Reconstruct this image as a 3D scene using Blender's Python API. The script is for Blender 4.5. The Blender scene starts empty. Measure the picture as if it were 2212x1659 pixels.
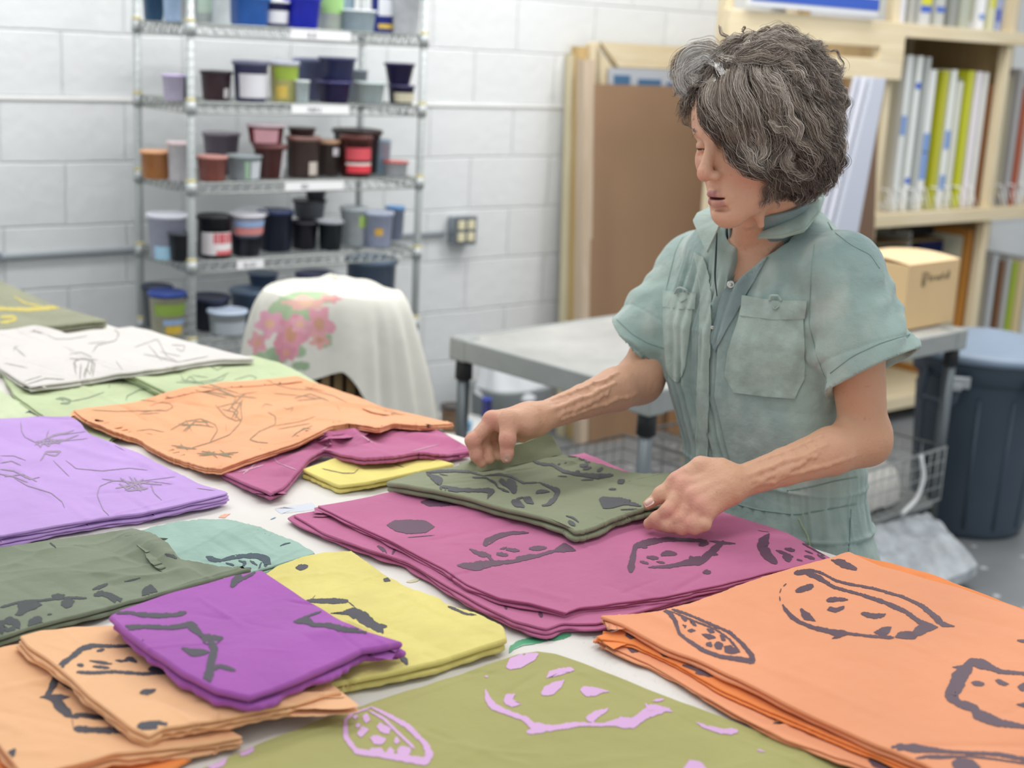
import bpy, bmesh, math, random
import numpy as np
from mathutils import Vector, Matrix
from mathutils.bvhtree import BVHTree

random.seed(7)
rng = np.random.default_rng(11)
SC = bpy.context.scene
COL = SC.collection

# ------------------------------------------------------------------ camera
W_, H_ = 2212.0, 1659.0
FPX = 3000.0
CZ = 1.63
yaw, pitch, roll = math.radians(39.45), math.radians(13.67), math.radians(2.9)
_cp, _sp = math.cos(pitch), math.sin(pitch)
FW = np.array([math.sin(yaw) * _cp, math.cos(yaw) * _cp, -_sp])
_r0 = np.array([math.cos(yaw), -math.sin(yaw), 0.0])
_u0 = np.cross(_r0, FW)
RT = math.cos(roll) * _r0 + math.sin(roll) * _u0
UP = -math.sin(roll) * _r0 + math.cos(roll) * _u0
CAMP = np.array([0.0, 0.0, CZ])

cam_data = bpy.data.cameras.new('camera')
cam = bpy.data.objects.new('camera', cam_data)
COL.objects.link(cam)
cam_data.sensor_fit = 'HORIZONTAL'
cam_data.sensor_width = 36.0
cam_data.lens = FPX / W_ * 36.0
cam_data.clip_start = 0.05
cam_data.clip_end = 60
cam_data.dof.use_dof = True
cam_data.dof.focus_distance = 1.90
cam_data.dof.aperture_fstop = 3.9
M = Matrix.Identity(4)
for i in range(3):
    M[i][0] = RT[i]; M[i][1] = UP[i]; M[i][2] = -FW[i]; M[i][3] = CAMP[i]
cam.matrix_world = M
SC.camera = cam

SC.view_settings.view_transform = 'Standard'
SC.view_settings.look = 'None'
SC.view_settings.gamma = 1.0
SC.view_settings.use_curve_mapping = False
SC.view_settings.exposure = 0.30

# world: soft daylight that fills the open side of the studio
wd = bpy.data.worlds.new('studio_ambient')
SC.world = wd
wd.use_nodes = True
wd.node_tree.nodes['Background'].inputs[0].default_value = (0.93, 0.97, 1.0, 1)
wd.node_tree.nodes['Background'].inputs[1].default_value = 0.58


def area_light(name, loc, target, sx, sy, power, col=(1, 0.98, 0.95)):
    d = bpy.data.lights.new(name, 'AREA')
    d.shape = 'RECTANGLE'; d.size = sx; d.size_y = sy
    d.energy = power; d.color = col
    o = bpy.data.objects.new(name, d)
    COL.objects.link(o)
    o.location = loc
    v = Vector(target) - Vector(loc)
    o.rotation_euler = v.to_track_quat('-Z', 'Y').to_euler()
    return o


area_light('ceiling_light_panel', (2.2, 3.2, 3.3), (2.2, 3.7, 0), 4.2, 0.5, 58)
area_light('ceiling_light_panel', (1.3, 0.9, 3.3), (1.3, 0.9, 0), 2.6, 0.5, 16)
area_light('ceiling_light_panel', (4.6, 2.0, 3.3), (4.6, 2.3, 0), 0.5, 2.6, 42)

# ------------------------------------------------------------------ picture-plane helpers


def ray(x, y):
    return (x - W_ / 2) * RT - (y - H_ / 2) * UP + FPX * FW


def at(x, y, d):                      # point seen at pixel x,y at depth d along the view axis
    return CAMP + ray(x, y) * (d / FPX)


def onz(x, y, z):
    v = ray(x, y)
    return CAMP + v * ((z - CZ) / v[2])


def onY(x, y, Y):
    v = ray(x, y)
    return CAMP + v * (Y / v[1])


def proj(P):
    P = np.asarray(P, float) - CAMP
    d = P @ FW
    return W_ / 2 + FPX * (P @ RT) / d, H_ / 2 - FPX * (P @ UP) / d, d

# ------------------------------------------------------------------ noise


def _hash(ix, iy, iz, seed):
    n = (ix * 374761393 + iy * 668265263 + iz * 2147483647 + seed * 1274126177) & 0xffffffff
    n = ((n ^ (n >> 13)) * 1274126177) & 0xffffffff
    n = n ^ (n >> 16)
    return (n & 0xffff) / 32767.5 - 1.0


def noise3(x, y, z=0.0, seed=0):
    x = np.asarray(x, float); y = np.asarray(y, float); z = np.zeros_like(x) + z
    ix = np.floor(x).astype(np.int64); iy = np.floor(y).astype(np.int64); iz = np.floor(z).astype(np.int64)
    fx, fy, fz = x - ix, y - iy, z - iz
    fx = fx * fx * (3 - 2 * fx); fy = fy * fy * (3 - 2 * fy); fz = fz * fz * (3 - 2 * fz)
    def L(a, b, t): return a + (b - a) * t
    def h(a, b, c): return _hash(ix + a, iy + b, iz + c, seed)
    return L(L(L(h(0,0,0), h(1,0,0), fx), L(h(0,1,0), h(1,1,0), fx), fy),
             L(L(h(0,0,1), h(1,0,1), fx), L(h(0,1,1), h(1,1,1), fx), fy), fz)


def fbm(x, y, z=0.0, seed=0, o=3):
    r = 0; a = 1.0; s = 0
    for i in range(o):
        r = r + a * noise3(np.asarray(x) * 2 ** i, np.asarray(y) * 2 ** i, np.asarray(z) * 2 ** i, seed + i * 17)
        s += a; a *= 0.5
    return r / s

# ------------------------------------------------------------------ colour / materials


def lin(c):
    if isinstance(c, str):
        c = [int(c[i:i + 2], 16) / 255 for i in (0, 2, 4)]
    return tuple((v / 12.92 if v <= 0.04045 else ((v + 0.055) / 1.055) ** 2.4) for v in c)


MATS = {}


def mat(name, col, rough=0.6, metal=0.0, mott=0.0, mscale=6.0, bump=0.0, bscale=60.0, sheen=0.0,
        col2=None, trans=0.0, coat=0.0, vcol=None, sss=0.0, weave=0.0, wave=None, spec=0.5, alpha=1.0):
    if name in MATS:
        return MATS[name]
    m = bpy.data.materials.new(name)
    m.use_nodes = True
    nt = m.node_tree; N = nt.nodes; Lk = nt.links
    b = N['Principled BSDF']
    c = lin(col)
    b.inputs['Base Color'].default_value = (*c, 1)
    b.inputs['Roughness'].default_value = rough
    b.inputs['Metallic'].default_value = metal
    b.inputs['Specular IOR Level'].default_value = spec
    if alpha < 1:
        b.inputs['Alpha'].default_value = alpha
    if sheen:
        b.inputs['Sheen Weight'].default_value = sheen
        b.inputs['Sheen Roughness'].default_value = 0.6
    if trans:
        b.inputs['Transmission Weight'].default_value = trans
    if coat:
        b.inputs['Coat Weight'].default_value = coat
    if sss:
        b.inputs['Subsurface Weight'].default_value = sss
        b.inputs['Subsurface Radius'].default_value = (0.012, 0.005, 0.003)
        b.inputs['Subsurface Scale'].default_value = 0.6
    tc = N.new('ShaderNodeTexCoord')
    src = None
    if vcol:
        a = N.new('ShaderNodeAttribute'); a.attribute_name = vcol
        src = a.outputs['Color']
    if mott:
        n = N.new('ShaderNodeTexNoise'); n.inputs['Scale'].default_value = mscale
        n.inputs['Detail'].default_value = 5; n.inputs['Roughness'].default_value = 0.6
        Lk.new(tc.outputs['Object'], n.inputs['Vector'])
        r = N.new('ShaderNodeValToRGB')
        r.color_ramp.elements[0].position = 0.32; r.color_ramp.elements[1].position = 0.7
        Lk.new(n.outputs['Fac'], r.inputs['Fac'])
        if col2 is not None and src is None:
            d = lin(col2)
            r.color_ramp.elements[0].color = (*c, 1)
            r.color_ramp.elements[1].color = (*d, 1)
            src = r.outputs['Color']
        else:
            r.color_ramp.elements[0].color = (1 - mott,) * 3 + (1,)
            r.color_ramp.elements[1].color = (1 + mott * 0.5,) * 3 + (1,)
            mx = N.new('ShaderNodeMix'); mx.data_type = 'RGBA'; mx.blend_type = 'MULTIPLY'
            mx.inputs['Factor'].default_value = 1
            if src is None:
                mx.inputs['A'].default_value = (*c, 1)
            else:
                Lk.new(src, mx.inputs['A'])
            Lk.new(r.outputs['Color'], mx.inputs['B'])
            src = mx.outputs['Result']
    if src is not None:
        Lk.new(src, b.inputs['Base Color'])
    hs = []
    if bump:
        n = N.new('ShaderNodeTexNoise'); n.inputs['Scale'].default_value = bscale
        n.inputs['Detail'].default_value = 4
        Lk.new(tc.outputs['Object'], n.inputs['Vector'])
        bp = N.new('ShaderNodeBump'); bp.inputs['Strength'].default_value = min(1, bump)
        bp.inputs['Distance'].default_value = 0.004
        Lk.new(n.outputs['Fac'], bp.inputs['Height'])
        hs.append(bp)
    if weave:
        w1 = N.new('ShaderNodeTexNoise'); w1.inputs['Scale'].default_value = 900
        w1.inputs['Detail'].default_value = 2
        Lk.new(tc.outputs['Object'], w1.inputs['Vector'])
        bp = N.new('ShaderNodeBump'); bp.inputs['Strength'].default_value = weave
        bp.inputs['Distance'].default_value = 0.0006
        Lk.new(w1.outputs['Fac'], bp.inputs['Height'])
        if hs:
            Lk.new(hs[-1].outputs['Normal'], bp.inputs['Normal'])
        hs.append(bp)
    if hs:
        Lk.new(hs[-1].outputs['Normal'], b.inputs['Normal'])
    MATS[name] = m
    return m


def wood(name, c1, c2, axis='Z', scale=9.0):
    if name in MATS:
        return MATS[name]
    m = bpy.data.materials.new(name); m.use_nodes = True
    nt = m.node_tree; N = nt.nodes; Lk = nt.links
    b = N['Principled BSDF']; b.inputs['Roughness'].default_value = 0.65
    tc = N.new('ShaderNodeTexCoord'); mp = N.new('ShaderNodeMapping')
    s = {'X': (0.6, 9, 9), 'Y': (9, 0.6, 9), 'Z': (9, 9, 0.6)}[axis]
    mp.inputs['Scale'].default_value = s
    n = N.new('ShaderNodeTexNoise'); n.inputs['Scale'].default_value = scale * 0.5
    n.inputs['Detail'].default_value = 6; n.inputs['Distortion'].default_value = 0.6
    r = N.new('ShaderNodeValToRGB')
    r.color_ramp.elements[0].position = 0.3; r.color_ramp.elements[1].position = 0.7
    r.color_ramp.elements[0].color = (*lin(c1), 1); r.color_ramp.elements[1].color = (*lin(c2), 1)
    Lk.new(tc.outputs['Object'], mp.inputs['Vector']); Lk.new(mp.outputs['Vector'], n.inputs['Vector'])
    Lk.new(n.outputs['Fac'], r.inputs['Fac']); Lk.new(r.outputs['Color'], b.inputs['Base Color'])
    MATS[name] = m
    return m

# ------------------------------------------------------------------ mesh helpers


class MB:
    """collects vertices and faces of one mesh"""
    def __init__(s):
        s.v = []; s.f = []; s.mi = []; s.n = 0; s.sm = []

    def add(s, V, F, mi=0, smooth=True):
        V = np.asarray(V, float).reshape(-1, 3)
        s.v.append(V)
        o = s.n
        s.f.extend([tuple(int(i) + o for i in f) for f in F])
        s.mi.extend([mi] * len(F)); s.sm.extend([smooth] * len(F))
        s.n += len(V)
        return s

    def box(s, lo, hi, mi=0, R=None, bev=0.0):
        lo = np.array(lo, float); hi = np.array(hi, float)
        bm = bmesh.new(); bmesh.ops.create_cube(bm, size=1)
        c = (lo + hi) / 2; sz = hi - lo
        for v in bm.verts:
            v.co = Vector([c[i] + v.co[i] * sz[i] for i in range(3)])
        if bev:
            bmesh.ops.bevel(bm, geom=bm.edges[:], offset=min(bev, min(sz) * .45), segments=2, affect='EDGES', profile=0.5)
        bm.verts.index_update()
        V = np.array([v.co[:] for v in bm.verts]); F = [[v.index for v in f.verts] for f in bm.faces]
        bm.free()
        if R is not None:
            V = V @ np.array(R).T
        return s.add(V, F, mi, smooth=False)

    def obox(s, c, ax, ay, az, hx, hy, hz, mi=0, bev=0.0):
        """oriented box: centre, unit axes, half sizes"""
        t = MB().box((-hx, -hy, -hz), (hx, hy, hz), 0, bev=bev)
        V = np.vstack(t.v)
        V = np.asarray(c) + V[:, :1] * np.asarray(ax) + V[:, 1:2] * np.asarray(ay) + V[:, 2:] * np.asarray(az)
        return s.add(V, t.f, mi, smooth=False)

    def tube(s, P, r, seg=8, mi=0, cap=True, closed=False):
        P = np.asarray(P, float); n = len(P)
        r = np.full(n, r) if np.isscalar(r) else np.asarray(r, float)
        T = np.gradient(P, axis=0) if not closed else (np.roll(P, -1, 0) - np.roll(P, 1, 0))
        T /= np.linalg.norm(T, axis=1)[:, None] + 1e-12
        u = np.cross(T[0], (0, 0, 1.0))
        if np.linalg.norm(u) < 1e-3: u = np.cross(T[0], (1.0, 0, 0))
        u /= np.linalg.norm(u)
        V = []
        for i in range(n):
            u = u - T[i] * (u @ T[i]); u /= np.linalg.norm(u) + 1e-12
            w = np.cross(T[i], u)
            for k in range(seg):
                a = 2 * math.pi * k / seg
                V.append(P[i] + r[i] * (math.cos(a) * u + math.sin(a) * w))
        F = []
        for i in range(n if closed else n - 1):
            j = (i + 1) % n
            for k in range(seg):
                l = (k + 1) % seg
                F.append((i * seg + k, i * seg + l, j * seg + l, j * seg + k))
        if cap and not closed:
            F.append(tuple(range(seg))[::-1]); F.append(tuple((n - 1) * seg + k for k in range(seg)))
        return s.add(V, F, mi)

    def lathe(s, prof, c=(0, 0, 0), seg=28, mi=0, sx=1.0, sy=1.0, sq=2.0):
        """profile of (r, z); sq>2 squares the section"""
        V = []; F = []
        for (r, z) in prof:
            for k in range(seg):
                a = 2 * math.pi * k / seg
                ca, sa = math.cos(a), math.sin(a)
                q = (abs(ca) ** sq + abs(sa) ** sq) ** (-1 / sq)
                V.append((c[0] + r * q * ca * sx, c[1] + r * q * sa * sy, c[2] + z))
        for i in range(len(prof) - 1):
            for k in range(seg):
                l = (k + 1) % seg
                F.append((i * seg + k, i * seg + l, (i + 1) * seg + l, (i + 1) * seg + k))
        if prof[0][0] > 1e-6: F.append(tuple(range(seg))[::-1])
        if prof[-1][0] > 1e-6: F.append(tuple((len(prof) - 1) * seg + k for k in range(seg)))
        return s.add(V, F, mi)

    def grid(s, G, mi=0, closed=False):
        n, m = G.shape[:2]
        F = []
        for i in range(n - 1):
            for j in range(m - 1 if not closed else m):
                k = (j + 1) % m
                F.append((i * m + j, i * m + k, (i + 1) * m + k, (i + 1) * m + j))
        return s.add(G.reshape(-1, 3), F, mi)

    def V(s):
        return np.vstack(s.v)


def build(name, mb, mats, parent=None, origin=None, label=None, smooth=True):
    V = mb.V() if isinstance(mb, MB) else mb[0]
    F = mb.f if isinstance(mb, MB) else mb[1]
    if parent is not None:
        org = np.array(ROOTLOC.get(parent.name, (0, 0, 0)), float)
    elif origin is not None:
        org = np.array(origin, float)
    else:
        lo, hi = V.min(0), V.max(0)
        org = np.array([(lo[0] + hi[0]) / 2, (lo[1] + hi[1]) / 2, lo[2]])
    me = bpy.data.meshes.new(name)
    V = V - org
    me.from_pydata(V.tolist(), [], F if isinstance(F, list) else F.tolist())
    if not isinstance(mats, (list, tuple)): mats = [mats]
    for m in mats: me.materials.append(m)
    if isinstance(mb, MB):
        me.polygons.foreach_set('material_index', mb.mi)
        me.polygons.foreach_set('use_smooth', [bool(a and smooth) for a in mb.sm])
    else:
        me.polygons.foreach_set('use_smooth', [smooth] * len(me.polygons))
    me.update()
    o = bpy.data.objects.new(name, me)
    COL.objects.link(o)
    if parent is not None:
        o.parent = parent
        ROOTLOC[o.name] = tuple(org)
    else:
        o.location = org
        ROOTLOC[o.name] = tuple(org)
    if label: o['label'] = label
    return o


ROOTLOC = {}


def tag(o, label, cat, group=None, kind=None):
    o['label'] = label; o['category'] = cat
    if group: o['group'] = group
    if kind: o['kind'] = kind
    return o


def thing(name, loc, label, cat, group=None):
    o = bpy.data.objects.new(name, None)
    COL.objects.link(o)
    o.empty_display_size = 0.05
    o.location = loc
    ROOTLOC[o.name] = tuple(loc)
    return tag(o, label, cat, group)


def struct(name, mb, mats):
    o = build(name, mb, mats, origin=(0, 0, 0))
    o['kind'] = 'structure'
    return o


def resample(P, n):
    P = np.asarray(P, float)
    d = np.r_[0, np.cumsum(np.linalg.norm(np.diff(P, axis=0), axis=1))]
    t = np.linspace(0, d[-1], n)
    return np.stack([np.interp(t, d, P[:, k]) for k in range(P.shape[1])], 1)


def smoothline(P, n):
    """resampled and corner-rounded polyline"""
    Q = resample(P, n)
    for _ in range(2):
        Q[1:-1] = (Q[:-2] + 2 * Q[1:-1] + Q[2:]) / 4
    return Q
# ================================================================== the setting
YW = 4.45                                  # back wall plane
CO = 0.2069                                # block course height


def wall_material():
    m = bpy.data.materials.new('white_painted_block'); m.use_nodes = True
    nt = m.node_tree; N = nt.nodes; Lk = nt.links; b = N['Principled BSDF']
    b.inputs['Roughness'].default_value = 0.42
    tc = N.new('ShaderNodeTexCoord')
    mp = N.new('ShaderNodeMapping'); mp.inputs['Rotation'].default_value = (math.radians(-90), 0, 0)
    mp.inputs['Location'].default_value = (0.12, -onY(100, 206, YW)[2], 0)
    br = N.new('ShaderNodeTexBrick')
    br.inputs['Scale'].default_value = 1.0
    br.inputs['Brick Width'].default_value = 0.4138; br.inputs['Row Height'].default_value = CO
    br.inputs['Mortar Size'].default_value = 0.006; br.inputs['Mortar Smooth'].default_value = 1.0
    br.inputs['Color1'].default_value = (*lin('E4E7E8'), 1); br.inputs['Color2'].default_value = (*lin('DFE2E3'), 1)
    br.inputs['Mortar'].default_value = (*lin('D9DCDD'), 1)
    Lk.new(tc.outputs['Object'], mp.inputs['Vector'])
    nz = N.new('ShaderNodeTexNoise'); nz.inputs['Scale'].default_value = 5
    Lk.new(tc.outputs['Object'], nz.inputs['Vector'])
    ad = N.new('ShaderNodeVectorMath'); ad.operation = 'SCALE'; ad.inputs['Scale'].default_value = 0.012
    Lk.new(nz.outputs['Color'], ad.inputs[0])
    a2 = N.new('ShaderNodeVectorMath'); a2.operation = 'ADD'
    Lk.new(mp.outputs['Vector'], a2.inputs[0]); Lk.new(ad.outputs['Vector'], a2.inputs[1])
    Lk.new(a2.outputs['Vector'], br.inputs['Vector'])
    Lk.new(br.outputs['Color'], b.inputs['Base Color'])
    n2 = N.new('ShaderNodeTexNoise'); n2.inputs['Scale'].default_value = 22; n2.inputs['Detail'].default_value = 5
    Lk.new(tc.outputs['Object'], n2.inputs['Vector'])
    b1 = N.new('ShaderNodeBump'); b1.invert = True; b1.inputs['Strength'].default_value = 1.0; b1.inputs['Distance'].default_value = 0.003
    Lk.new(br.outputs['Fac'], b1.inputs['Height'])
    b2 = N.new('ShaderNodeBump'); b2.inputs['Strength'].default_value = 0.5; b2.inputs['Distance'].default_value = 0.006
    Lk.new(n2.outputs['Fac'], b2.inputs['Height']); Lk.new(b1.outputs['Normal'], b2.inputs['Normal'])
    Lk.new(b2.outputs['Normal'], b.inputs['Normal'])
    return m


struct('wall_back', MB().box((-2.5, YW, 0), (9.0, YW + 0.2, 3.4)), wall_material())
# thin raised strip in paler paint, put in as a highlight line
led = MB()
zl = onY(100, 206, YW)[2]
led.box((-2.5, YW - 0.007, zl - 0.016), (9.0, YW, zl - .003), bev=0.003)
struct('trim_1', led, mat('highlight_line_white', 'F1F2F1', 0.4))


def floor_material():
    m = bpy.data.materials.new('grey_concrete'); m.use_nodes = True
    nt = m.node_tree; N = nt.nodes; Lk = nt.links; b = N['Principled BSDF']
    b.inputs['Roughness'].default_value = 0.45
    tc = N.new('ShaderNodeTexCoord')
    n = N.new('ShaderNodeTexNoise'); n.inputs['Scale'].default_value = 2.2; n.inputs['Detail'].default_value = 7
    r = N.new('ShaderNodeValToRGB')
    r.color_ramp.elements[0].position = 0.3; r.color_ramp.elements[1].position = 0.72
    r.color_ramp.elements[0].color = (*lin('6C7073'), 1); r.color_ramp.elements[1].color = (*lin('85898B'), 1)
    v = N.new('ShaderNodeTexVoronoi'); v.inputs['Scale'].default_value = 7.5; v.inputs['Randomness'].default_value = 1
    n3 = N.new('ShaderNodeTexNoise'); n3.inputs['Scale'].default_value = 30
    mth = N.new('ShaderNodeMath'); mth.operation = 'ADD'
    m2 = N.new('ShaderNodeMath'); m2.operation = 'MULTIPLY'; m2.inputs[1].default_value = 0.16
    r2 = N.new('ShaderNodeValToRGB')
    r2.color_ramp.elements[0].position = 0.155; r2.color_ramp.elements[1].position = 0.18
    r2.color_ramp.elements[0].color = (1, 1, 1, 1); r2.color_ramp.elements[1].color = (0, 0, 0, 1)
    mx = N.new('ShaderNodeMix'); mx.data_type = 'RGBA'
    mx.inputs['B'].default_value = (*lin('B9BBBA'), 1)
    for t in (n, v, n3): Lk.new(tc.outputs['Object'], t.inputs['Vector'])
    Lk.new(n.outputs['Fac'], r.inputs['Fac'])
    Lk.new(n3.outputs['Fac'], m2.inputs[0]); Lk.new(v.outputs['Distance'], mth.inputs[0]); Lk.new(m2.outputs[0], mth.inputs[1])
    Lk.new(mth.outputs[0], r2.inputs['Fac']); Lk.new(r2.outputs['Color'], mx.inputs['Factor'])
    Lk.new(r.outputs['Color'], mx.inputs['A']); Lk.new(mx.outputs['Result'], b.inputs['Base Color'])
    return m


struct('floor', MB().box((-2.5, -2.5, -0.1), (9.0, YW, 0)), floor_material())

# ------------------------------------------------------------------ conduit and outlet box on the wall
M_galv = mat('galvanised_steel', '9AA3AB', 0.4, 0.6)
zc = onY(600, 522, YW)[2]
pR = onY(972, 503, YW - 0.02); pL = onY(-300, 561, YW - 0.02)
cn = thing('wall_conduit', (pR[0] - 1.5, YW - 0.03, zc - 0.02), 'thin white painted electrical conduit running along the block wall', 'conduit')
M_cond = mat('conduit_paint', 'AEB6BC', 0.4, 0.2)
build('pipe', MB().tube([(-1.6, YW - 0.012, zc), (pR[0] - 0.02, YW - 0.012, zc)], 0.0105, 10), M_cond, cn)
for xx in (0.95, 1.5, 3.0):
    c = MB(); c.box((xx - .012, YW - 0.028, zc - 0.016), (xx + .012, YW, zc + 0.016), bev=.003)
    c.tube([(xx, YW - .006, zc - .03), (xx, YW - .002, zc - .028)], .006, 8)
    build('strap', c, M_galv, cn)
ob = onY(998, 497, YW - 0.03)
ox, oz = ob[0], ob[2]
bx = thing('outlet_box', (ox, YW - 0.03, oz - 0.05), 'grey metal box with four cream power sockets on white wall', 'power outlet')
build('box_body', MB().box((ox - .052, YW - .052, oz - .055), (ox + .052, YW, oz + .055), bev=.006), M_galv, bx)
build('cover_plate', MB().box((ox - .054, YW - .056, oz - .057), (ox + .054, YW - .052, oz + .057), bev=.002), mat('steel_plate', '7F858A', 0.4, .6), bx)
M_sock = mat('cream_socket', 'EFE8C4', 0.4)
for sx in (-.024, .024):
    for sz in (-.024, .024):
        s = MB(); s.box((ox + sx - .017, YW - .062, oz + sz - .017), (ox + sx + .017, YW - .056, oz + sz + .017), bev=.006)
        for q in (-.006, .006):
            s.box((ox + sx + q - .0012, YW - .0626, oz + sz - .002), (ox + sx + q + .0012, YW - .0618, oz + sz + .008), 1)
        build('socket', s, [M_sock, mat('socket_slot', '3A3630', .6)], bx)

# ------------------------------------------------------------------ wire shelving
SX0, SX1, SY0, SY1 = 1.935, 2.79, 3.95, 4.33
SZ = [1.648, 1.415, 1.17, .925, .675, .25]
sh = thing('wire_shelving_unit', ((SX0 + SX1) / 2, (SY0 + SY1) / 2, 0), 'chrome wire shelving unit full of plastic ink tubs against the wall', 'shelving')
M_chr = mat('chrome_wire', 'AEB4B1', 0.35, 0.4)
M_post = mat('chrome_post', 'B4BABA', 0.4, 0.25)
M_clip = mat('yellowed_clip', 'CDC28C', 0.5)
for px_ in (SX0, SX1):
    for py_ in (SY0, SY1):
        p = MB(); p.tube([(px_, py_, 0.0), (px_, py_, 2.0)], .0128, 14)
        for k in range(70):
            z = .06 + k * .0275
            p.tube([(px_, py_, z - .0008), (px_, py_, z + .0008)], .0133, 14)
        po = build('post', p, M_post, sh)
        for z in SZ:
            c = MB(); c.lathe([(.0135, -.034), (.0175, -.034), (.0165, .004), (.0135, .004)], (px_, py_, z), 14)
            c.lathe([(.0135, .004), (.0152, .004), (.0148, .014), (.0135, .014)], (px_, py_, z), 14, 1)
            build('clip', c, [M_post, M_clip], po)
for z in SZ:
    w = MB()
    for y in (SY0, SY1):
        for dz in (0.0, -.032):
            w.tube([(SX0, y, z + dz), (SX1, y, z + dz)], .0034, 6)
        n = 22; P = []
        for k in range(n * 2 + 1):
            P.append((SX0 + .012 + (SX1 - SX0 - .024) * k / (2 * n), y, z - (.001 if k % 2 else .031)))
        w.tube(P, .0026, 5)
    for x in (SX0, SX1):
        for dz in (0.0, -.032):
            w.tube([(x, SY0, z + dz), (x, SY1, z + dz)], .0034, 6)
        n = 9; P = []
        for k in range(n * 2 + 1):
            P.append((x, SY0 + .012 + (SY1 - SY0 - .024) * k / (2 * n), z - (.001 if k % 2 else .031)))
        w.tube(P, .0026, 5)
    for k in range(34):
        x = SX0 + (SX1 - SX0) * (k + 1) / 35
        w.tube([(x, SY0, z), (x, SY1, z)], .0017, 5, cap=False)
    for k in (1, 2):
        y = SY0 + (SY1 - SY0) * k / 3
        w.tube([(SX0, y, z - .004), (SX1, y, z - .004)], .0028, 6)
    build('wire_shelf', w, M_chr, sh)
# white tape labels with pen writing on the shelf fronts
M_tape = mat('white_tape', 'F4F4F6', .5); M_pen = mat('pen_ink', '6E6E7A', .6)


def shelf_tag(x0, x1, yb, z, word):
    a = onY(x0, yb, SY0)[0]; b_ = onY(x1, yb, SY0)[0]
    t = MB(); t.box((a, SY0 - .0055, z - .03), (b_, SY0 - .0045, z - .002), 0)
    n = 4; cw = .007; x = a + (b_ - a) * .28
    G = {'B': [[(0, 0), (0, 2), (1, 2), (1, 1), (0, 1)], [(1, 1), (1, 0), (0, 0)]], 'L': [[(0, 2), (0, 0), (1, 0)]], 'U': [[(0, 2), (0, 0), (1, 0), (1, 2)]],
         'E': [[(1, 2), (0, 2), (0, 0), (1, 0)], [(0, 1), (1, 1)]], 'P': [[(0, 0), (0, 2), (1, 2), (1, 1), (0, 1)]], 'R': [[(0, 0), (0, 2), (1, 2), (1, 1), (0, 1), (1, 0)]],
         'D': [[(0, 0), (0, 2), (.7, 2), (1, 1), (.7, 0), (0, 0)]], 'K': [[(0, 0), (0, 2)], [(1, 2), (0, 1), (1, 0)]], 'C': [[(1, 2), (0, 2), (0, 0), (1, 0)]], 'A': [[(0, 0), (.5, 2), (1, 0)]]}
    for ch in word:
        for L in G[ch]:
            t.tube([(x + q[0] * cw * .7, SY0 - .006, z - .023 + q[1] * .0065) for q in L], .0009, 4, 1)
        x += cw * 1.25
    build('shelf_label', t, [M_tape, M_pen], sh)


shelf_tag(626, 756, 72, SZ[0], 'BLUE')
shelf_tag(628, 752, 240, SZ[1], 'PURPLE')
shelf_tag(614, 740, 408, SZ[2], 'RED')
shelf_tag(510, 568, 580, SZ[3], 'BLACK')

# ------------------------------------------------------------------ tubs on the shelves


def tub(px, w, h, shelf, Y, body, lid, label, name='plastic_tub', taper=.84, sq=2.0, band=None, base=None, extra=None, trans=False, asp=1.0, lidh=None, handle=False, tilt=0):
    """px centre in picture pixels, w/h in pixels at that depth; shelf index or explicit z"""
    z0 = SZ[shelf] + .0022 if base is None else base
    w = w * 1.1
    # X from pixel column at this depth/height
    X = 2.3
    for _ in range(6):
        qx, qy, d = proj((X, Y, z0)); X += (px - qx) / 3000 * d / .78
    r = w / 2 / 3000 * d; hh = h / 3000 * d
    t = thing(name, (X, Y, z0), label, 'tub', None)
    R = r
    mb = MB(); rb = R * taper
    prof = [(rb * .9, 0), (rb, .004), (R * .955, hh * .88), (R * 1.0, hh * .885), (R * 1.0, hh * .93), (R * .97, hh * .94)]
    if lid is None:
        prof += [(R * .9, hh * .94), (rb * .9, hh * .3), (0, hh * .3)]
    else:
        prof += [(0, hh * .94)]
    mb.lathe(prof, (X, Y, z0), 30, 0, 1, asp, sq)
    mc = mat('tub_' + body + ('t' if trans else ''), body, .35, mott=.12, mscale=30)
    build('container', mb, mc, t)
    if band:
        for (z_0, z_1, c, a0, a1) in band:
            bm_ = MB(); seg = 14; G = []
            for zz in (z_0, z_1):
                rr = rb + (R * .955 - rb) * zz / .88 + .0012
                row = []
                for k in range(seg + 1):
                    a = math.radians(a0 + (a1 - a0) * k / seg)
                    ca, sa = math.cos(a), math.sin(a)
                    q = (abs(ca) ** sq + abs(sa) ** sq) ** (-1 / sq)
                    row.append((X + rr * q * ca, Y + rr * q * sa * asp, z0 + zz * hh))
                G.append(row)
            bm_.grid(np.array(G))
            build('paper_label', bm_, mat('lab_' + c, c, .5), t)
    if lid:
        l = MB()
        l.lathe([(R * 1.0, hh * .9), (R * 1.05, hh * .9), (R * 1.05, hh * .985), (R * 1.0, hh), (R * .9, hh), (R * .86, hh * .975), (0, hh * .975)], (X, Y, z0), 30, 0, 1, asp, sq)
        build('lid', l, mat('lid_' + lid, lid, .3), t)
    if handle:
        P = [(X + R * 1.03 * math.cos(a), Y - R * .3 - .01, z0 + hh * .93 + R * .45 * math.sin(a)) for a in np.linspace(0, math.pi, 14)]
        build('handle', MB().tube(P, .0022, 6), mat('wire_handle', 'B9BDC6', .4, .4), t)
    return z0 + hh


FR = (200, 340)
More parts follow.
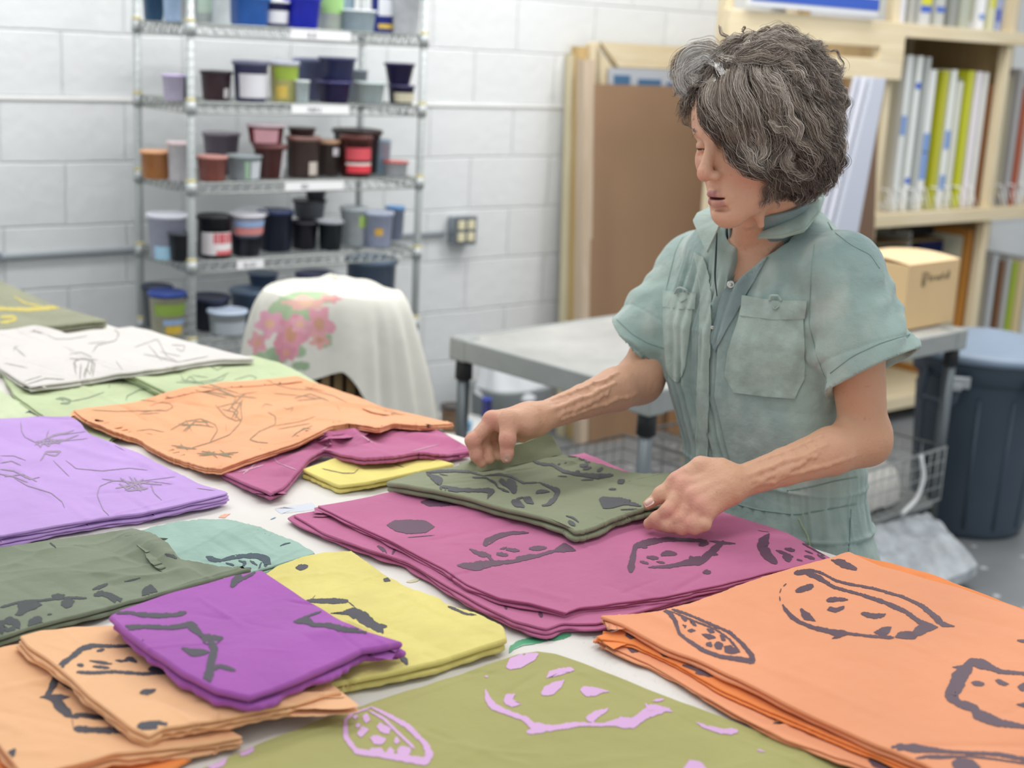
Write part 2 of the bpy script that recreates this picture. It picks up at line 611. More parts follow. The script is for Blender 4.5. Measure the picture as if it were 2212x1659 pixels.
# top shelf (blue inks)
tub(332, 42, 60, 0, 4.12, '2C5273', '35597D', 'dark teal tub at the left end of the top shelf', sq=2.4)
tub(372, 38, 90, 0, 4.02, 'A9C4E6', None, 'pale blue open cup on the top shelf behind the left post')
tub(400, 34, 60, 0, 4.14, 'C9CBCB', '2B2D30', 'grey tub with a black lid top shelf beside the post')
tub(443, 46, 110, 0, 4.1, 'C9D2D0', None, 'tall cloudy grey container with green label on top shelf', band=[(.2, .8, 'B9CDBE', *FR)])
tub(478, 36, 100, 0, 4.02, 'E4ECF0', 'F2F5F6', 'slim white bottle left of the bright blue bucket', taper=1)
tub(537, 74, 62, 0, 4.05, '3B78D6', '4586E0', 'sky blue square bucket on the top shelf', sq=3.5)
tub(594, 56, 56, 0, 4.04, '2C2F63', 'DADCE2', 'navy tub with silver-white label between two blue buckets', band=[(.15, .62, 'DCDDE4', 190, 350)])
tub(651, 66, 68, 0, 4.03, '2A36D8', '3A45E2', 'royal blue bucket on the top shelf above the tape label', sq=3.5)
tub(712, 56, 100, 0, 4.06, 'DFE8DA', None, 'tall green and white yoghurt tub on top shelf', band=[(.35, .7, '9BC67E', *FR)])
tub(750, 30, 110, 0, 4.2, 'BBD8E6', '6FB2D6', 'light blue bottle behind the clear tub on top shelf')
tub(772, 68, 46, 0, 4.02, 'BFD2DC', 'E4EDF0', 'clear low tub with white lid on top shelf near right', sq=2.6)
tub(826, 52, 120, 0, 4.12, '2F3F9F', '2F3F9F', 'deep blue tub with round white emblem on the top shelf', band=[(.3, .6, 'E9EBF3', 215, 325), (.08, .16, 'E3C25A', 215, 325)])
tub(876, 60, 92, 0, 4.06, 'ECEEF3', 'F4F5F8', 'plain white jar at the right end of the top shelf')
# second shelf (purple)
tub(375, 44, 56, 1, 4.0, 'C8C0DA', 'C9B9E0', 'pale lilac tub behind the dark cup on the second shelf')
tub(385, 46, 52, 1, 4.1, '1F2E3C', '7F97CF', 'black tub with a blue rim at left of second shelf')
tub(467, 62, 62, 1, 4.08, '4A3840', '2E2628', 'dark brown plum tub right of the front post', band=[(.1, .42, 'D4CFCF', 275, 300)])
tub(541, 70, 86, 1, 4.04, '4B4D74', '7E8099', 'tall slate purple bucket with a scribbled white label', band=[(.1, .68, 'DCDCE2', 200, 340)])
tub(613, 58, 86, 1, 4.05, 'D8D58A', 'D5D8E6', 'yellow and green yoghurt tub on the second shelf', band=[(.55, .85, '9FB944', *FR), (.1, .4, 'DDC15C', 205, 255)])
tub(652, 30, 48, 1, 4.0, 'C6D5D6', 'E0E8E8', 'small white spray cap beside the yoghurt tub')
tub(668, 64, 88, 1, 4.2, '7D87B2', '97A0C4', 'cloudy lavender blue bucket at back of second shelf')
z = tub(720, 60, 46, 1, 4.04, '2A2352', '4B4A80', 'deep violet square tub at the bottom of a two-tub stack', sq=3.5, name='plastic_tub')
tub(728, 64, 50, 1, 4.04, '3A3E66', '50557E', 'slate blue square tub stacked on the violet tub', sq=3.5, base=z)
tub(770, 44, 70, 1, 4.2, 'B9C7D2', None, 'pale clear cup behind the frosted tub')
tub(797, 62, 46, 1, 4.02, 'BCCBCB', 'C6D4D4', 'frosted grey-green tub on second shelf near right', trans=True)
z = tub(866, 50, 40, 1, 4.04, '33304F', '52507A', 'dark purple low tub with a cream label, lower of the right stack', band=[(.1, .6, 'D9D2B8', 200, 340)], sq=2.6)
tub(862, 60, 46, 1, 4.04, '241E4A', '35305E', 'dark violet cup stacked at the right end of second shelf', base=z, taper=.7)
# third shelf (reds)
tub(338, 62, 60, 2, 4.1, 'C07F49', 'E2A77A', 'orange tub at the left end of the third shelf', taper=.86)
tub(388, 48, 84, 2, 4.02, 'DAD7DB', 'D9C6C9', 'tall white tub with pinkish lid behind the front post')
z = tub(475, 62, 36, 2, 4.2, '5A4A54', '7A6B78', 'dark grey cup under the smoky clear bowl')
tub(478, 74, 52, 2, 4.2, '7E7480', '9A8F9C', 'smoky clear bowl stacked at back of third shelf', base=z, trans=True)
tub(458, 60, 54, 2, 4.0, '9B5A50', 'C98D85', 'brick red tub on the third shelf right of post')
tub(527, 68, 54, 2, 4.0, 'A9B2B8', '8F9A9E', 'clear grey tub with small green label on third shelf', band=[(.1, .8, '9CBBA0', 245, 262), (.1, .8, 'C9CFD6', 268, 330)])
z = tub(583, 66, 72, 2, 4.05, '5E302C', '8C5B5B', 'dark rust bucket with a white strip label', band=[(.0, .85, 'D9D6DA', 292, 330)], taper=.72)
tub(574, 74, 42, 2, 4.05, '7C2F38', 'D3BFC8', 'crimson tub with pink label stacked on rust bucket', base=z, band=[(.1, .8, 'D8A3AC', 200, 285)])
z = tub(654, 66, 88, 2, 4.05, '57443F', 'A37C74', 'tall brown round container in middle of third shelf', band=[(.08, .4, 'C9BFB6', 262, 300)], taper=.92)
tub(652, 56, 18, 2, 4.05, '3D3234', '57494B', 'dark brown lid-like dish on the tall brown container', base=z)
tub(708, 50, 76, 2, 4.08, '4A3C38', 'C49A7C', 'brown jar with a tan lid and white sticker', band=[(.58, .8, 'E3DEE4', 262, 300)], taper=.9)
tub(770, 86, 94, 2, 4.14, '38302F', '45393A', 'large black bucket behind the red-labelled jar', sq=3)
tub(767, 62, 88, 2, 4.03, '4F2320', '6B3A32', 'red-labelled coffee jar on the third shelf', band=[(.42, .72, 'D2505A', 200, 330), (.12, .3, 'DB3A48', 205, 330), (.3, .36, 'E9D8D4', 200, 330)], taper=.96, name='ink_jar')
tub(822, 40, 78, 2, 4.1, 'A9C3D6', None, 'slim pale blue bottle behind the small red cup')
tub(854, 50, 32, 2, 4.02, 'C9CCD2', 'C24840', 'small clear tub with a red rim at right of third shelf')
# fourth shelf (blacks)
tub(362, 78, 96, 3, 4.06, 'C7CBE0', 'D9DBE6', 'tall white bucket with pale blue base at left of fourth shelf', band=[(.0, .3, 'A9D3EA', *FR)])
tub(392, 50, 62, 3, 3.99, '23262B', '3C4046', 'small black cup in front of the white bucket')
tub(463, 66, 92, 3, 4.02, '17191D', '1C1F23', 'black coffee jar with a red and white label on fourth shelf', band=[(.1, .62, 'E6E0E2', 195, 345), (.36, .6, 'C8505A', 240, 345), (.1, .2, 'D8404A', 250, 340)], taper=.98, name='ink_jar')
z = tub(531, 62, 44, 3, 4.02, '171A26', '23263A', 'black cup under the white confetti tub')
tub(532, 74, 46, 3, 4.02, 'D5D2DE', 'DDDCE6', 'white confetti patterned tub with a raised handle', base=z, band=[(.1, .4, 'D98A86', 200, 340), (.45, .75, '9FB6DE', 200, 340)], handle=True)
tub(595, 68, 88, 3, 4.08, '161D36', '2B3A63', 'tall midnight blue bucket on the fourth shelf', taper=.9)
z = tub(657, 56, 60, 3, 4.08, '1C1A26', '26232E', 'black cup beneath grey dishes on fourth shelf')
z = tub(668, 66, 40, 3, 4.14, '6A6E74', '2C2E33', 'grey dish with black lid stacked on a black cup', base=z)
tub(682, 42, 20, 3, 4.14, '4A4C52', '2C2E33', 'small dark dish on top of the grey dish', base=z)
tub(713, 50, 64, 3, 4.03, '141C24', 'B5BAC2', 'black cup with pale rim right of centre fourth shelf')
tub(763, 54, 84, 3, 4.08, 'C8CFD4', 'BFC8CC', 'white tub with a green leaf label on fourth shelf', band=[(.5, .8, 'A6C46A', 262, 310)])
tub(815, 60, 76, 3, 4.04, 'B9C1DE', 'C5CFE6', 'pale blue bucket with a small yellow square label', band=[(.35, .55, 'DDB04A', 225, 258)], handle=False)
tub(852, 38, 72, 3, 4.16, '8E97AE', '6FA0D6', 'blue-grey tub behind the pale blue bucket')
# fifth shelf
tub(362, 72, 98, 4, 4.05, 'D3D0B4', '2E4A9C', 'cream yoghurt tub with green band and blue lid on fifth shelf', band=[(.5, .76, '90AE4E', *FR), (.3, .42, '9DB9DE', 230, 320), (.1, .28, 'E2C04A', 240, 300)])
tub(340, 60, 90, 4, 4.2, '5F656B', '27324A', 'grey container with dark lid at the back left of fifth shelf')
tub(450, 84, 72, 4, 4.1, '161C34', '232A48', 'wide midnight blue bowl on fifth shelf behind the post')
tub(491, 76, 54, 4, 3.99, 'C9D2D8', 'C9D8EE', 'small white tub with a blue lid at front of fifth shelf', band=[(.1, .6, 'B9C2CA', *FR)])
z = tub(548, 92, 72, 4, 4.14, '4F6280', '7287A2', 'blue-grey tub behind the small white tub')
tub(568, 60, 26, 4, 4.2, '4B5B74', '6E819A', 'slate dish resting on the blue-grey tub', base=z)
tub(680, 76, 92, 4, 4.16, '343C5A', '3C4770', 'navy tub with gold corner label behind the draped stool', band=[(.5, .85, 'B08A3C', 205, 235)])
tub(800, 100, 122, 4, 4.1, '5B6D86', '74869C', 'large slate blue bucket at right of the fifth shelf', taper=.9)
# ================================================================== right-hand side of the room
M_pine = wood('pine_lumber', 'D9C7A2', 'E8DABB', 'X')
M_pinev = wood('pine_upright', 'D6C4A0', 'E6D8B9', 'Z')
M_dark = mat('dark_ply', '8F7A5A', .7, mott=.2)  # darker brown ply of one inner shelf board


def Xat(px, Y, z=1.2):
    X = 3.0
    for _ in range(12):
        qx, qy, d = proj((X, Y, z)); X += (px - qx) / 3000 * d / .8
    return X


YR = 3.75
rk = thing('wooden_storage_rack', (Xat(1915, YR), YR + .3, 0), 'pale pine storage rack built of lumber holding screen frames', 'rack')
xs_up = [Xat(1572, YR, 1.7), Xat(1912, YR, 1.4), Xat(2162, YR, 1.4), Xat(2162, YR, 1.4) + .9]
for x in xs_up:
    for (y0, y1) in ((YR, YR + .045), (YR + .55, YR + .595))[:1 if x == xs_up[0] else 2]:
        b = MB(); b.box((x - .022, y0, 0), (x + .022, y1, 2.35), bev=.003)
        build('upright', b, M_pinev, rk)
zs_up = onY(1950, 52, YR)[2]; zs_mid = onY(2000, 458, YR)[2]; zs_lo = .12
zlo = onY(2160, 750, YR)[2]
for z in (zs_up, zs_mid, zs_lo):
    b = MB(); b.box((xs_up[1], YR - .02, z - .02), (xs_up[3], YR + .57, z + .0), bev=.002)
    b.box((xs_up[1] - .02, YR - .024, z - .055), (xs_up[3], YR - .004, z + .004), bev=.003)
    build('shelf_board', b, M_pine, rk)
for i in (1, 2):      # side panels between bays
    b = MB(); b.box((xs_up[i] + .0225, YR + .05, .12), (xs_up[i] + .034, YR + .55, 2.3))
    build('side_panel', b, wood('ply_side', 'B79B6D', 'C7AC80', 'Z'), rk)
b = MB(); b.box((xs_up[1], YR + .58, .1), (xs_up[3], YR + .59, 2.3))
build('back_panel', b, mat('raw_ply_back', '8C7750', .8, mott=.15), rk)
# header boards of the left bay
z1 = onY(1740, 32, YR - .02)[2]; z2 = onY(1740, 92, YR - .02)[2]
z3 = onY(1740, 118, YR - .02)[2]; z4 = onY(1740, 165, YR - .02)[2]
b = MB(); b.box((xs_up[0] - .05, YR - .045, z2), (xs_up[1] + .02, YR - .004, z1), bev=.004)
build('header_board', b, M_pine, rk)
b = MB(); b.box((xs_up[0] - .05, YR - .045, z4), (xs_up[1] + .02, YR - .004, z3), bev=.004)
build('header_board', b, M_pine, rk)
b = MB(); b.box((Xat(1878, YR, 1.6), YR - .046, z3 - .01), (xs_up[1] + .02, YR - .0035, z2 + .01), bev=.004)
build('joint_block', b, M_pine, rk)
# framed white board edged with blue tape above the header
zt = onY(1750, 8, YR - .06)[2]; zb = onY(1750, 24, YR - .06)[2]
xa, xb = Xat(1618, YR - .06, zt), Xat(1890, YR - .06, zt)
ss = thing('printing_screen', ((xa + xb) / 2, YR - .06, zb), 'wide white printing screen edged with bright blue tape above the header boards', 'screen')
build('frame', MB().box((xa, YR - .075, zb), (xb, YR - .047, zb + .42), bev=.004), mat('screen_white', 'E3E6EC', .4), ss)
build('blue_tape', MB().box((xa - .004, YR - .078, zb + .022), (xb + .004, YR - .0755, zb + .07)), mat('blue_tape', '2E55B4', .45), ss)
# brackets under the rack screens: folded white wire dividers
for (bay, n) in ((1, 9), (2, 5)):
    x0 = xs_up[bay] + .06
    for k in range(n):
        x = x0 + k * (.092 if bay == 1 else .1)
        w = MB()
        w.tube([(x, YR + .01, zs_mid + .004), (x - .05, YR + .015, zs_mid + .105), (x - .05, YR + .3, zs_mid + .105), (x, YR + .31, zs_mid + .004)], .0035, 6)
        w.tube([(x - .03, YR + .01, zs_mid + .004), (x - .065, YR + .012, zs_mid + .07)], .003, 6)
        build('wire_divider', w, mat('white_wire', 'EDEDEF', .4), rk)

M_alu = mat('frame_aluminium', 'BCC0BF', .35, .5)
ALT = {}


def screen(px, wpx, ytop, zbase, Y, col, label, group=None, tapes=(), lean=0.0, hmax=None):
    x = Xat(px, Y, zbase + .3)
    ztop = onY(px, ytop, Y)[2]
    if hmax: ztop = zbase + hmax
    hw = wpx / 2 / 3000 * proj((x, Y, ztop))[2] / .8
    t = thing('screen_frame', (x, Y + .2, zbase), label, 'screen frame', group)
    lc = '%02X%02X%02X' % tuple(min(255, int(int(col[i:i + 2], 16) * 1.1)) for i in (0, 2, 4))
    m = mat('frame_' + col, lc, .45)
    d = .42; rail = .035
    def sh_(z): return lean * (z - zbase)
    b = MB()
    for (y0, y1, z0, z1) in ((Y, Y + rail, zbase, ztop), (Y + d - rail, Y + d, zbase, ztop), (Y + rail, Y + d - rail, zbase, zbase + rail), (Y + rail, Y + d - rail, ztop - rail, ztop)):
        b.box((x - hw, y0, z0), (x + hw, y1, z1), bev=.002)
    V = b.V(); V[:, 0] += sh_(V[:, 2]); b.v = [V]
    build('frame', b, m, t)
    s = MB(); s.box((x - hw * .9, Y + rail * .8, zbase + rail * .8), (x - hw * .75, Y + d - rail * .8, ztop - rail * .8))
    V = s.V(); V[:, 0] += sh_(V[:, 2]); s.v = [V]
    build('mesh', s, mat('screen_mesh', 'D8D9C6', .6), t)
    for (y0, y1, c) in tapes:
        za, zb_ = onY(px, y0, Y)[2], onY(px, y1, Y)[2]
        q = MB(); q.box((x - hw * 1.02, Y - .0015, zb_), (x + hw * 1.02, Y + .0005, za))
        V = q.V(); V[:, 0] += sh_(V[:, 2]); q.v = [V]
        build('tape', q, mat('tape_' + c, c, .5), t)
    return t


B = '7FA0D8'
Ys = YR + .03
zm = zs_mid + .003
LST = [(1944, 14, 118, 'CFD3D2', 'pale grey screen frame nearest the left upright, blue tape halfway', [(250, 292, B)]),
       (1966, 13, 120, 'D9DCDB', 'white grey screen frame with two small blue tape dots', [(178, 192, '3E6BD0'), (384, 396, '3E6BD0')]),
       (1984, 12, 122, 'A9ADAA', 'darker grey screen frame with plain edge, third from left upright', []),
       (1997, 17, 150, 'D6D8D6', 'lower white screen frame with large blue tape patches', [(288, 330, B), (328, 388, B)]),
       (2024, 17, 152, 'A8A81E', 'mustard green screen frame, first of the two green ones', []),
       (2042, 14, 150, 'DADCD8', 'white screen frame with blue tape between the green frames', [(282, 322, B), (378, 410, B)]),
       (2058, 13, 176, 'CBCCC0', 'shorter cream screen frame beside the second green frame', []),
       (2078, 17, 152, 'B4B722', 'yellow green screen frame, second of the two green ones', []),
       (2096, 14, 154, 'DCD6DC', 'faintly lilac screen frame right of the green ones', []),
       (2111, 12, 156, 'D3D3D0', 'light grey screen frame left of the brown frame', []),
       (2124, 11, 182, '7C5230', 'brown wooden screen frame next to the right upright', []),
       (2137, 11, 186, 'B8BABA', 'short grey screen frame against the right upright', [])]
for (px, w, yt, c, lab, tp) in LST:
    screen(px + 3, w, yt, zm, Ys + .02, c, lab, 'screen frames in the middle compartment', tp)
for (px, w, yt, c, lab) in [(2190, 12, 148, '9C9C9E', 'grey screen frame in the right bay beside the upright'), (2204, 14, 190, '9A4A28', 'rust red screen frame in the right bay'),
                            (2220, 12, 160, 'C9C9C7', 'pale screen frame at the picture edge in the right bay')]:
    screen(px, w, yt, zm, Ys + .02, c, lab, 'screen frames in the right bay')
# top shelf
zt_ = zs_up + .003
TS = [(1938, 12, 'BFC0C4', 'grey frame with dark blue tape at left of the top shelf', [(-8, 20, '2B46B0')]), (1962, 22, 'CDCCD2', 'lilac grey frame on the top shelf left', []),
      (1985, 12, 'A9A9A3', 'thin grey frame left of the yellow taped one on top', []), (2014, 28, 'BDBEBE', 'grey frame with yellow and blue tape on top shelf', [(-30, 12, 'D6D32E'), (14, 28, '4164C4')]),
      (2046, 24, 'B1B3AF', 'wide grey frame right of the yellow taped frame on top', [(16, 28, '4A6CC0')]), (2075, 18, '8B8D8A', 'dark grey frame in the middle of the top shelf', []),
      (2100, 24, 'A7AA9C', 'olive grey frame on the top shelf', []), (2136, 16, 'DDDEE2', 'white frame with pale blue tape on the top shelf', [(32, 44, '7FA0D8')]),
      (2158, 15, 'C8C8A8', 'frame with yellow band on the top shelf right', [(-30, 18, 'D9D64A')]), (2172, 10, '9AA5C8', 'thin frame with strong blue tape on the top shelf right', [(22, 48, '3448B8')]),
      (2194, 18, 'C9C9CB', 'pale grey frame at the right edge of the top shelf', [])]
for (px, w, c, lab, tp) in TS:
    screen(px, w, -60, zt_, Ys, c, lab, 'screen frames on the top shelf', tp, hmax=.3)
# lower compartment, right bay
zl_ = .123
LB = [(2122, 14, 552, 'A9ADB0', 'grey metal screen frame leaning beside the upright, lower right'), (2140, 12, 566, '6E4A2C', 'dark brown wooden frame in the lower right bay'),
      (2153, 12, 560, 'A8A9A6', 'grey frame between the brown and green frames below'), (2168, 12, 568, '95A92C', 'leaf green frame in the lower right bay'),
      (2184, 20, 566, 'C2AF84', 'tan wooden frame in the lower right bay'), (2206, 18, 560, 'C5C9CE', 'pale grey frame with yellow tape in the lower right bay')]
for (px, w, yt, c, lab) in LB:
    screen(px + 14, w, yt, zl_, Ys + .05, c, lab, 'screen frames in the lower right bay', [(600, 625, 'E0DC3A')] if 'yellow' in lab else ())
# lower compartment, left bay: dark rolls, blue cloth and amber boards
xl = Xat(1990, YR + .3, .8)
for (pa, pb, ya, yb, c, nm, lab, cat) in [(1944, 2030, 512, 545, '1D2A66', 'folded_fabric', 'dark blue folded cloth behind the cardboard box', 'fabric'),
                                      (1930, 2062, 482, 508, '22242B', 'fabric_roll', 'black roll lying high in the lower compartment', 'roll'),
                                      (1920, 1940, 492, 545, 'CDD0D0', 'folded_fabric', 'pale grey cloth behind the box at left of the lower compartment', 'fabric')]:
    a = onY(pa, yb, YR + .3); c_ = onY(pb, ya, YR + .3)
    b = MB()
    if nm == 'fabric_roll':
        r = (c_[2] - a[2]) / 2
        b.tube([(a[0], YR + .3, a[2] + r), ((a[0] + c_[0]) / 2, YR + .28, a[2] + r * .8), (c_[0], YR + .3, a[2] + r)], r, 14)
        b.tube([(a[0] - .01, YR + .3, a[2] + r), (a[0] + .002, YR + .3, a[2] + r)], r * .4, 10)
    else:
        for k in range(3):
            h = (c_[2] - a[2]) / 3
            b.box((a[0] + .01 * k, YR + .2, a[2] + h * k), (c_[0] - .012 * k, YR + .5, a[2] + h * (k + .94)), bev=.012)
    tag(build(nm, b, mat('cl_' + c, c, .8)), lab, cat)
# hanging support strap shelf for them
sb = MB(); zz = onY(2000, 546, YR + .3)[2]
sb.box((xs_up[1] + .03, YR + .12, zz - .03), (xs_up[2] - .03, YR + .56, zz - .002), bev=.002)
build('shelf_board', sb, M_pine, rk)
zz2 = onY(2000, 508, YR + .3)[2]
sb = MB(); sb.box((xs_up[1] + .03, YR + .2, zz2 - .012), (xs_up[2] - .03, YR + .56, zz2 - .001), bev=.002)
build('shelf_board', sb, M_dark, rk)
for (px, w, yt, yb2, c, lab) in [(2076, 12, 498, 700, 'B07A3A', 'amber wooden frame beside the cardboard box'), (2090, 14, 520, 700, 'C48E4C', 'orange brown frame right of the cardboard box')]:
    screen(px, w, yt, .123, YR + .06, c, lab, None)

# ------------------------------------------------------------------ boards leaning on the wall
def leaning(name, p_tl, p_tr, Ytop, Ybot, th, m, label, cat, zbot=0.0, parts=None, w=None, slant=0.0):
    """sheet standing on the floor: top corners from the picture on plane Ytop"""
    a = onY(*p_tl, Ytop)
    x0 = a[0]; x1 = onY(*p_tr, Ytop)[0] if w is None else x0 + w
    z = a[2]
    b = MB()
    dy = Ybot - Ytop
    V = []
    for (x, zz, yy) in ((x0, z, Ytop), (x1, z, Ytop), (x1 + slant, zbot, Ybot), (x0 + slant, zbot, Ybot)):
        for t in (0, th):
            V.append((x, yy + t, zz))
    F = [(0, 2, 4, 6), (1, 7, 5, 3), (0, 1, 3, 2), (4, 5, 7, 6), (0, 6, 7, 1), (2, 3, 5, 4)]
    b.add(V, F, 0, smooth=False)
    o = build(name, b, m)
    tag(o, label, cat)
    return o, (x0, x1, z)


leaning('hardboard_sheet', (1277, 181), (1500, 188), 4.30, 4.17, .006, mat('brown_hardboard', '9B7C60', .6, mott=.06, mscale=3), 'large brown hardboard sheet leaning against the white wall', 'board', w=1.0)
leaning('plywood_sheet', (1700, 150), (1884, 152), 4.0, 3.82, .012, mat('brown_ply', 'A98866', .6, mott=.08), 'brown board leaning behind her head in front of the rack', 'board', slant=.0)
leaning('hardboard_sheet', (1800, 190), (1900, 190), 3.66, 3.52, .008, mat('dark_hardboard', '6F5540', .6, mott=.08), 'dark brown board edge standing against the rack upright', 'board')
for k, (xa_, xb_) in enumerate(((1852, 1872), (1870, 1892), (1888, 1914))):
    yy = 3.5 - .03 * k
    a = onY(xa_, 165 + k * 2, yy); c_ = onY(xb_, 165 + k * 2, yy)
    a2 = onY(xa_ - 82, 500, yy - .02); c2 = onY(xb_ - 60, 500, yy - .02)
    s = (a[2]) / (a[2] - a2[2])
    def ext(p, q): return p + (q - p) * s
    A_, C_ = a, c_
    Ab, Cb = ext(a, a2), ext(c_, c2)
    V = []
    for p in (A_, C_, Cb, Ab):
        V.append(p); V.append(p + np.array([0, .02, 0]))
    b = MB(); b.add(V, [(0, 2, 4, 6), (1, 7, 5, 3), (0, 1, 3, 2), (4, 5, 7, 6), (0, 6, 7, 1), (2, 3, 5, 4)], 0, smooth=False)
    o = build('foam_board', b, mat('foam_%d' % k, ['C9CCD8', 'D4D7E2', 'BFC4D2'][k], .5))
    tag(o, ['lilac white foam board, leftmost of three leaning by the rack', 'middle lilac white foam board leaning by the rack', 'rightmost pale foam board leaning nearest the rack upright'][k], 'board', 'foam boards leaning by the rack')

# lumber pieces and stretcher frame at left of the hardboard
M_lum = wood('smeared_lumber', 'B9A388', 'CBB9A2', 'Z')
for (xa_, xb_, yt, Yt, Yb, c, lab) in [(1237, 1249, 118, 4.40, 4.32, ('CFC3A0', 'DDD2B2'), 'thin pale plank standing furthest left against the wall'),
                                       (1250, 1268, 100, 4.38, 4.26, ('B99A60', 'CDB27E'), 'golden brown plank with a yellow edge against the wall'),
                                       (1262, 1284, 128, 4.30, 4.18, ('BCA68C', 'CDBBA6'), 'tan plank smeared with white paint beside the brown hardboard')]:
    a = onY(xa_, yt, Yt); c_ = onY(xb_, yt, Yt); w_ = c_[0] - a[0]
    b = MB(); V = []
    for (x, zz, yy) in ((a[0], a[2], Yt), (a[0] + w_, a[2], Yt), (a[0] + w_, 0, Yb), (a[0], 0, Yb)):
        for t in (0, .045): V.append((x, yy + t, zz))
    b.add(V, [(0, 2, 4, 6), (1, 7, 5, 3), (0, 1, 3, 2), (4, 5, 7, 6), (0, 6, 7, 1), (2, 3, 5, 4)], 0, smooth=False)
    tag(build('lumber_plank', b, wood('lum' + c[0], c[0], c[1], 'Z')), lab, 'plank', 'planks leaning on the wall')
sf = thing('stretcher_frame', tuple(onY(1400, 120, 4.3)[:2]) + (0,), 'large pale pine stretcher frame with mitred corner behind the hardboard', 'frame')
a = onY(1283, 98, 4.34)
X0 = a[0]; X1 = X0 + 1.15; Zt = onY(1330, 92, 4.3)[2]
def fr_bar(nm, x0, z0, x1, z1, m=M_pine):
    b = MB(); V = []
    for (x, zz) in ((x0[0], z0[0]), (x0[1], z0[1]), (x1[1], z1[1]), (x1[0], z1[0])):
        yy = 4.36 - .12 * (Zt - zz) / Zt
        for t in (0, .035): V.append((x, yy + t, zz))
    b.add(V, [(0, 2, 4, 6), (1, 7, 5, 3), (0, 1, 3, 2), (4, 5, 7, 6), (0, 6, 7, 1), (2, 3, 5, 4)], 0, smooth=False)
    build(nm, b, m, sf)
ww = .125
fr_bar('top_rail', (X0 + .055, X1), (Zt, Zt), (X0 + ww + .035, X1 - ww), (Zt - ww * .78, Zt - ww * .78))
fr_bar('side_rail', (X0, X0 + .05), (Zt - .01, Zt), (X0, X0 + ww), (0.0, 0.0), M_pinev)
fr_bar('side_rail', (X0 + .03, X0 + ww + .03), (Zt - .02, Zt - ww), (X0, X0 + ww), (0.1, 0.1), M_pinev)
fr_bar('side_rail', (X1 - ww, X1), (Zt - ww, Zt), (X1 - ww, X1), (0, 0), M_pinev)
fr_bar('bottom_rail', (X0 + ww, X1 - ww), (.13, .13), (X0 + ww, X1 - ww), (0, 0))
bp = thing('wrapped_panel', tuple(onY(1420, 165, 4.27)[:2]) + (0,), 'grey white panel with torn blue print behind the top of the hardboard', 'panel')
p0 = onY(1316, 146, 4.335); p1 = onY(1560, 156, 4.335)
b = MB(); V = []
for (x, zz, yy) in ((p0[0], p0[2], 4.335), (p1[0] + .3, p0[2], 4.335), (p1[0] + .3, 0, 4.215), (p0[0], 0, 4.215)):
    for t in (0, .01): V.append((x, yy + t, zz))
b.add(V, [(0, 2, 4, 6), (1, 7, 5, 3), (0, 1, 3, 2), (4, 5, 7, 6), (0, 6, 7, 1), (2, 3, 5, 4)], 0, smooth=False)
build('sheet', b, mat('panel_grey', 'B7BCC4', .5), bp)
b = MB()
for (q0, q1, y0, y1) in ((1326, 1361, 163, 178), (1378, 1428, 172, 182), (1440, 1470, 178, 190)):
    a = onY(q0, y1, 4.33); c_ = onY(q1, y0, 4.33); b.box((a[0], 4.3265, a[2] - .01), (c_[0], 4.3345, c_[2]), bev=.0005)
build('blue_print', b, mat('print_blue', '4A7399', .5), bp)

# ------------------------------------------------------------------ grey utility cart
ZC = .80
A = onz(1022, 722, ZC); Bc = onz(1405, 848, ZC); C = onz(2090, 712, ZC)
exv = (C - Bc); LX = np.linalg.norm(exv); exv = exv / LX
eyv = np.array([-exv[1], exv[0], 0]); LY = .77
def cw(u, v, z): return Bc * [1, 1, 0] + exv * u + eyv * v + np.array([0, 0, z])
cart = thing('utility_cart', tuple(cw(LX / 2, LY / 2, 0)), 'long grey work cart with a paint-smeared top and wire baskets below', 'cart')
M_cg = mat('cart_grey_plastic', '9A9E9C', .5, mott=.08, mscale=12)
M_ct = mat('cart_top_smeared', 'ADADA9', .55, mott=.18, mscale=5)
def obx(b, u0, u1, v0, v1, z0, z1, mi=0, bev=.004):
    c = cw((u0 + u1) / 2, (v0 + v1) / 2, (z0 + z1) / 2)
    return b.obox(c, exv, eyv, np.array([0, 0, 1.0]), (u1 - u0) / 2, (v1 - v0) / 2, (z1 - z0) / 2, mi, bev)
b = MB(); obx(b, 0.02, LX - .02, .02, LY - .02, ZC - .03, ZC - .002)
build('top_surface', b, M_ct, cart)
b = MB()
for (u0, u1, v0, v1) in ((0, LX, 0, .022), (0, LX, LY - .022, LY), (0, .022, .022, LY - .022), (LX - .022, LX, .022, LY - .022)):
    obx(b, u0, u1, v0, v1, ZC - .062, ZC)
build('rim', b, M_cg, cart)
b = MB(); obx(b, 0.02, LX - .02, .02, LY - .02, .19, .215)
build('lower_shelf', b, M_cg, cart)
for (u, v) in ((.03, .03), (LX - .03, .03), (.03, LY - .03), (LX - .03, LY - .03)):
    q = cw(u, v, 0)
    l = MB(); l.tube([q + [0, 0, .09], q + [0, 0, ZC - .06]], .019, 16)
    lg = build('leg', l, mat('leg_grey_metal', '70777B', .35, .6), cart)
    s = MB(); s.lathe([(.019, 0), (.026, .004), (.025, .055), (.022, .06), (.019, .06)], tuple(q + [0, 0, ZC - .125]), 16)
    build('sleeve', s, mat('black_plastic', '1C1E20', .45), lg)
    s = MB(); obx(s, u - .034, u + .034, v - .034, v + .034, ZC - .066, ZC + .004, bev=.008)
    build('corner_cap', s, M_cg, lg)
    s = MB(); s.tube([q + exv * .0 + [-.012, 0, .05], q + [.012, 0, .05]], .045, 18)
    s.box(q + [-.02, -.012, .05], q + [.02, .012, .1])
    build('caster', s, mat('caster_rubber', '3E4144', .6), lg)
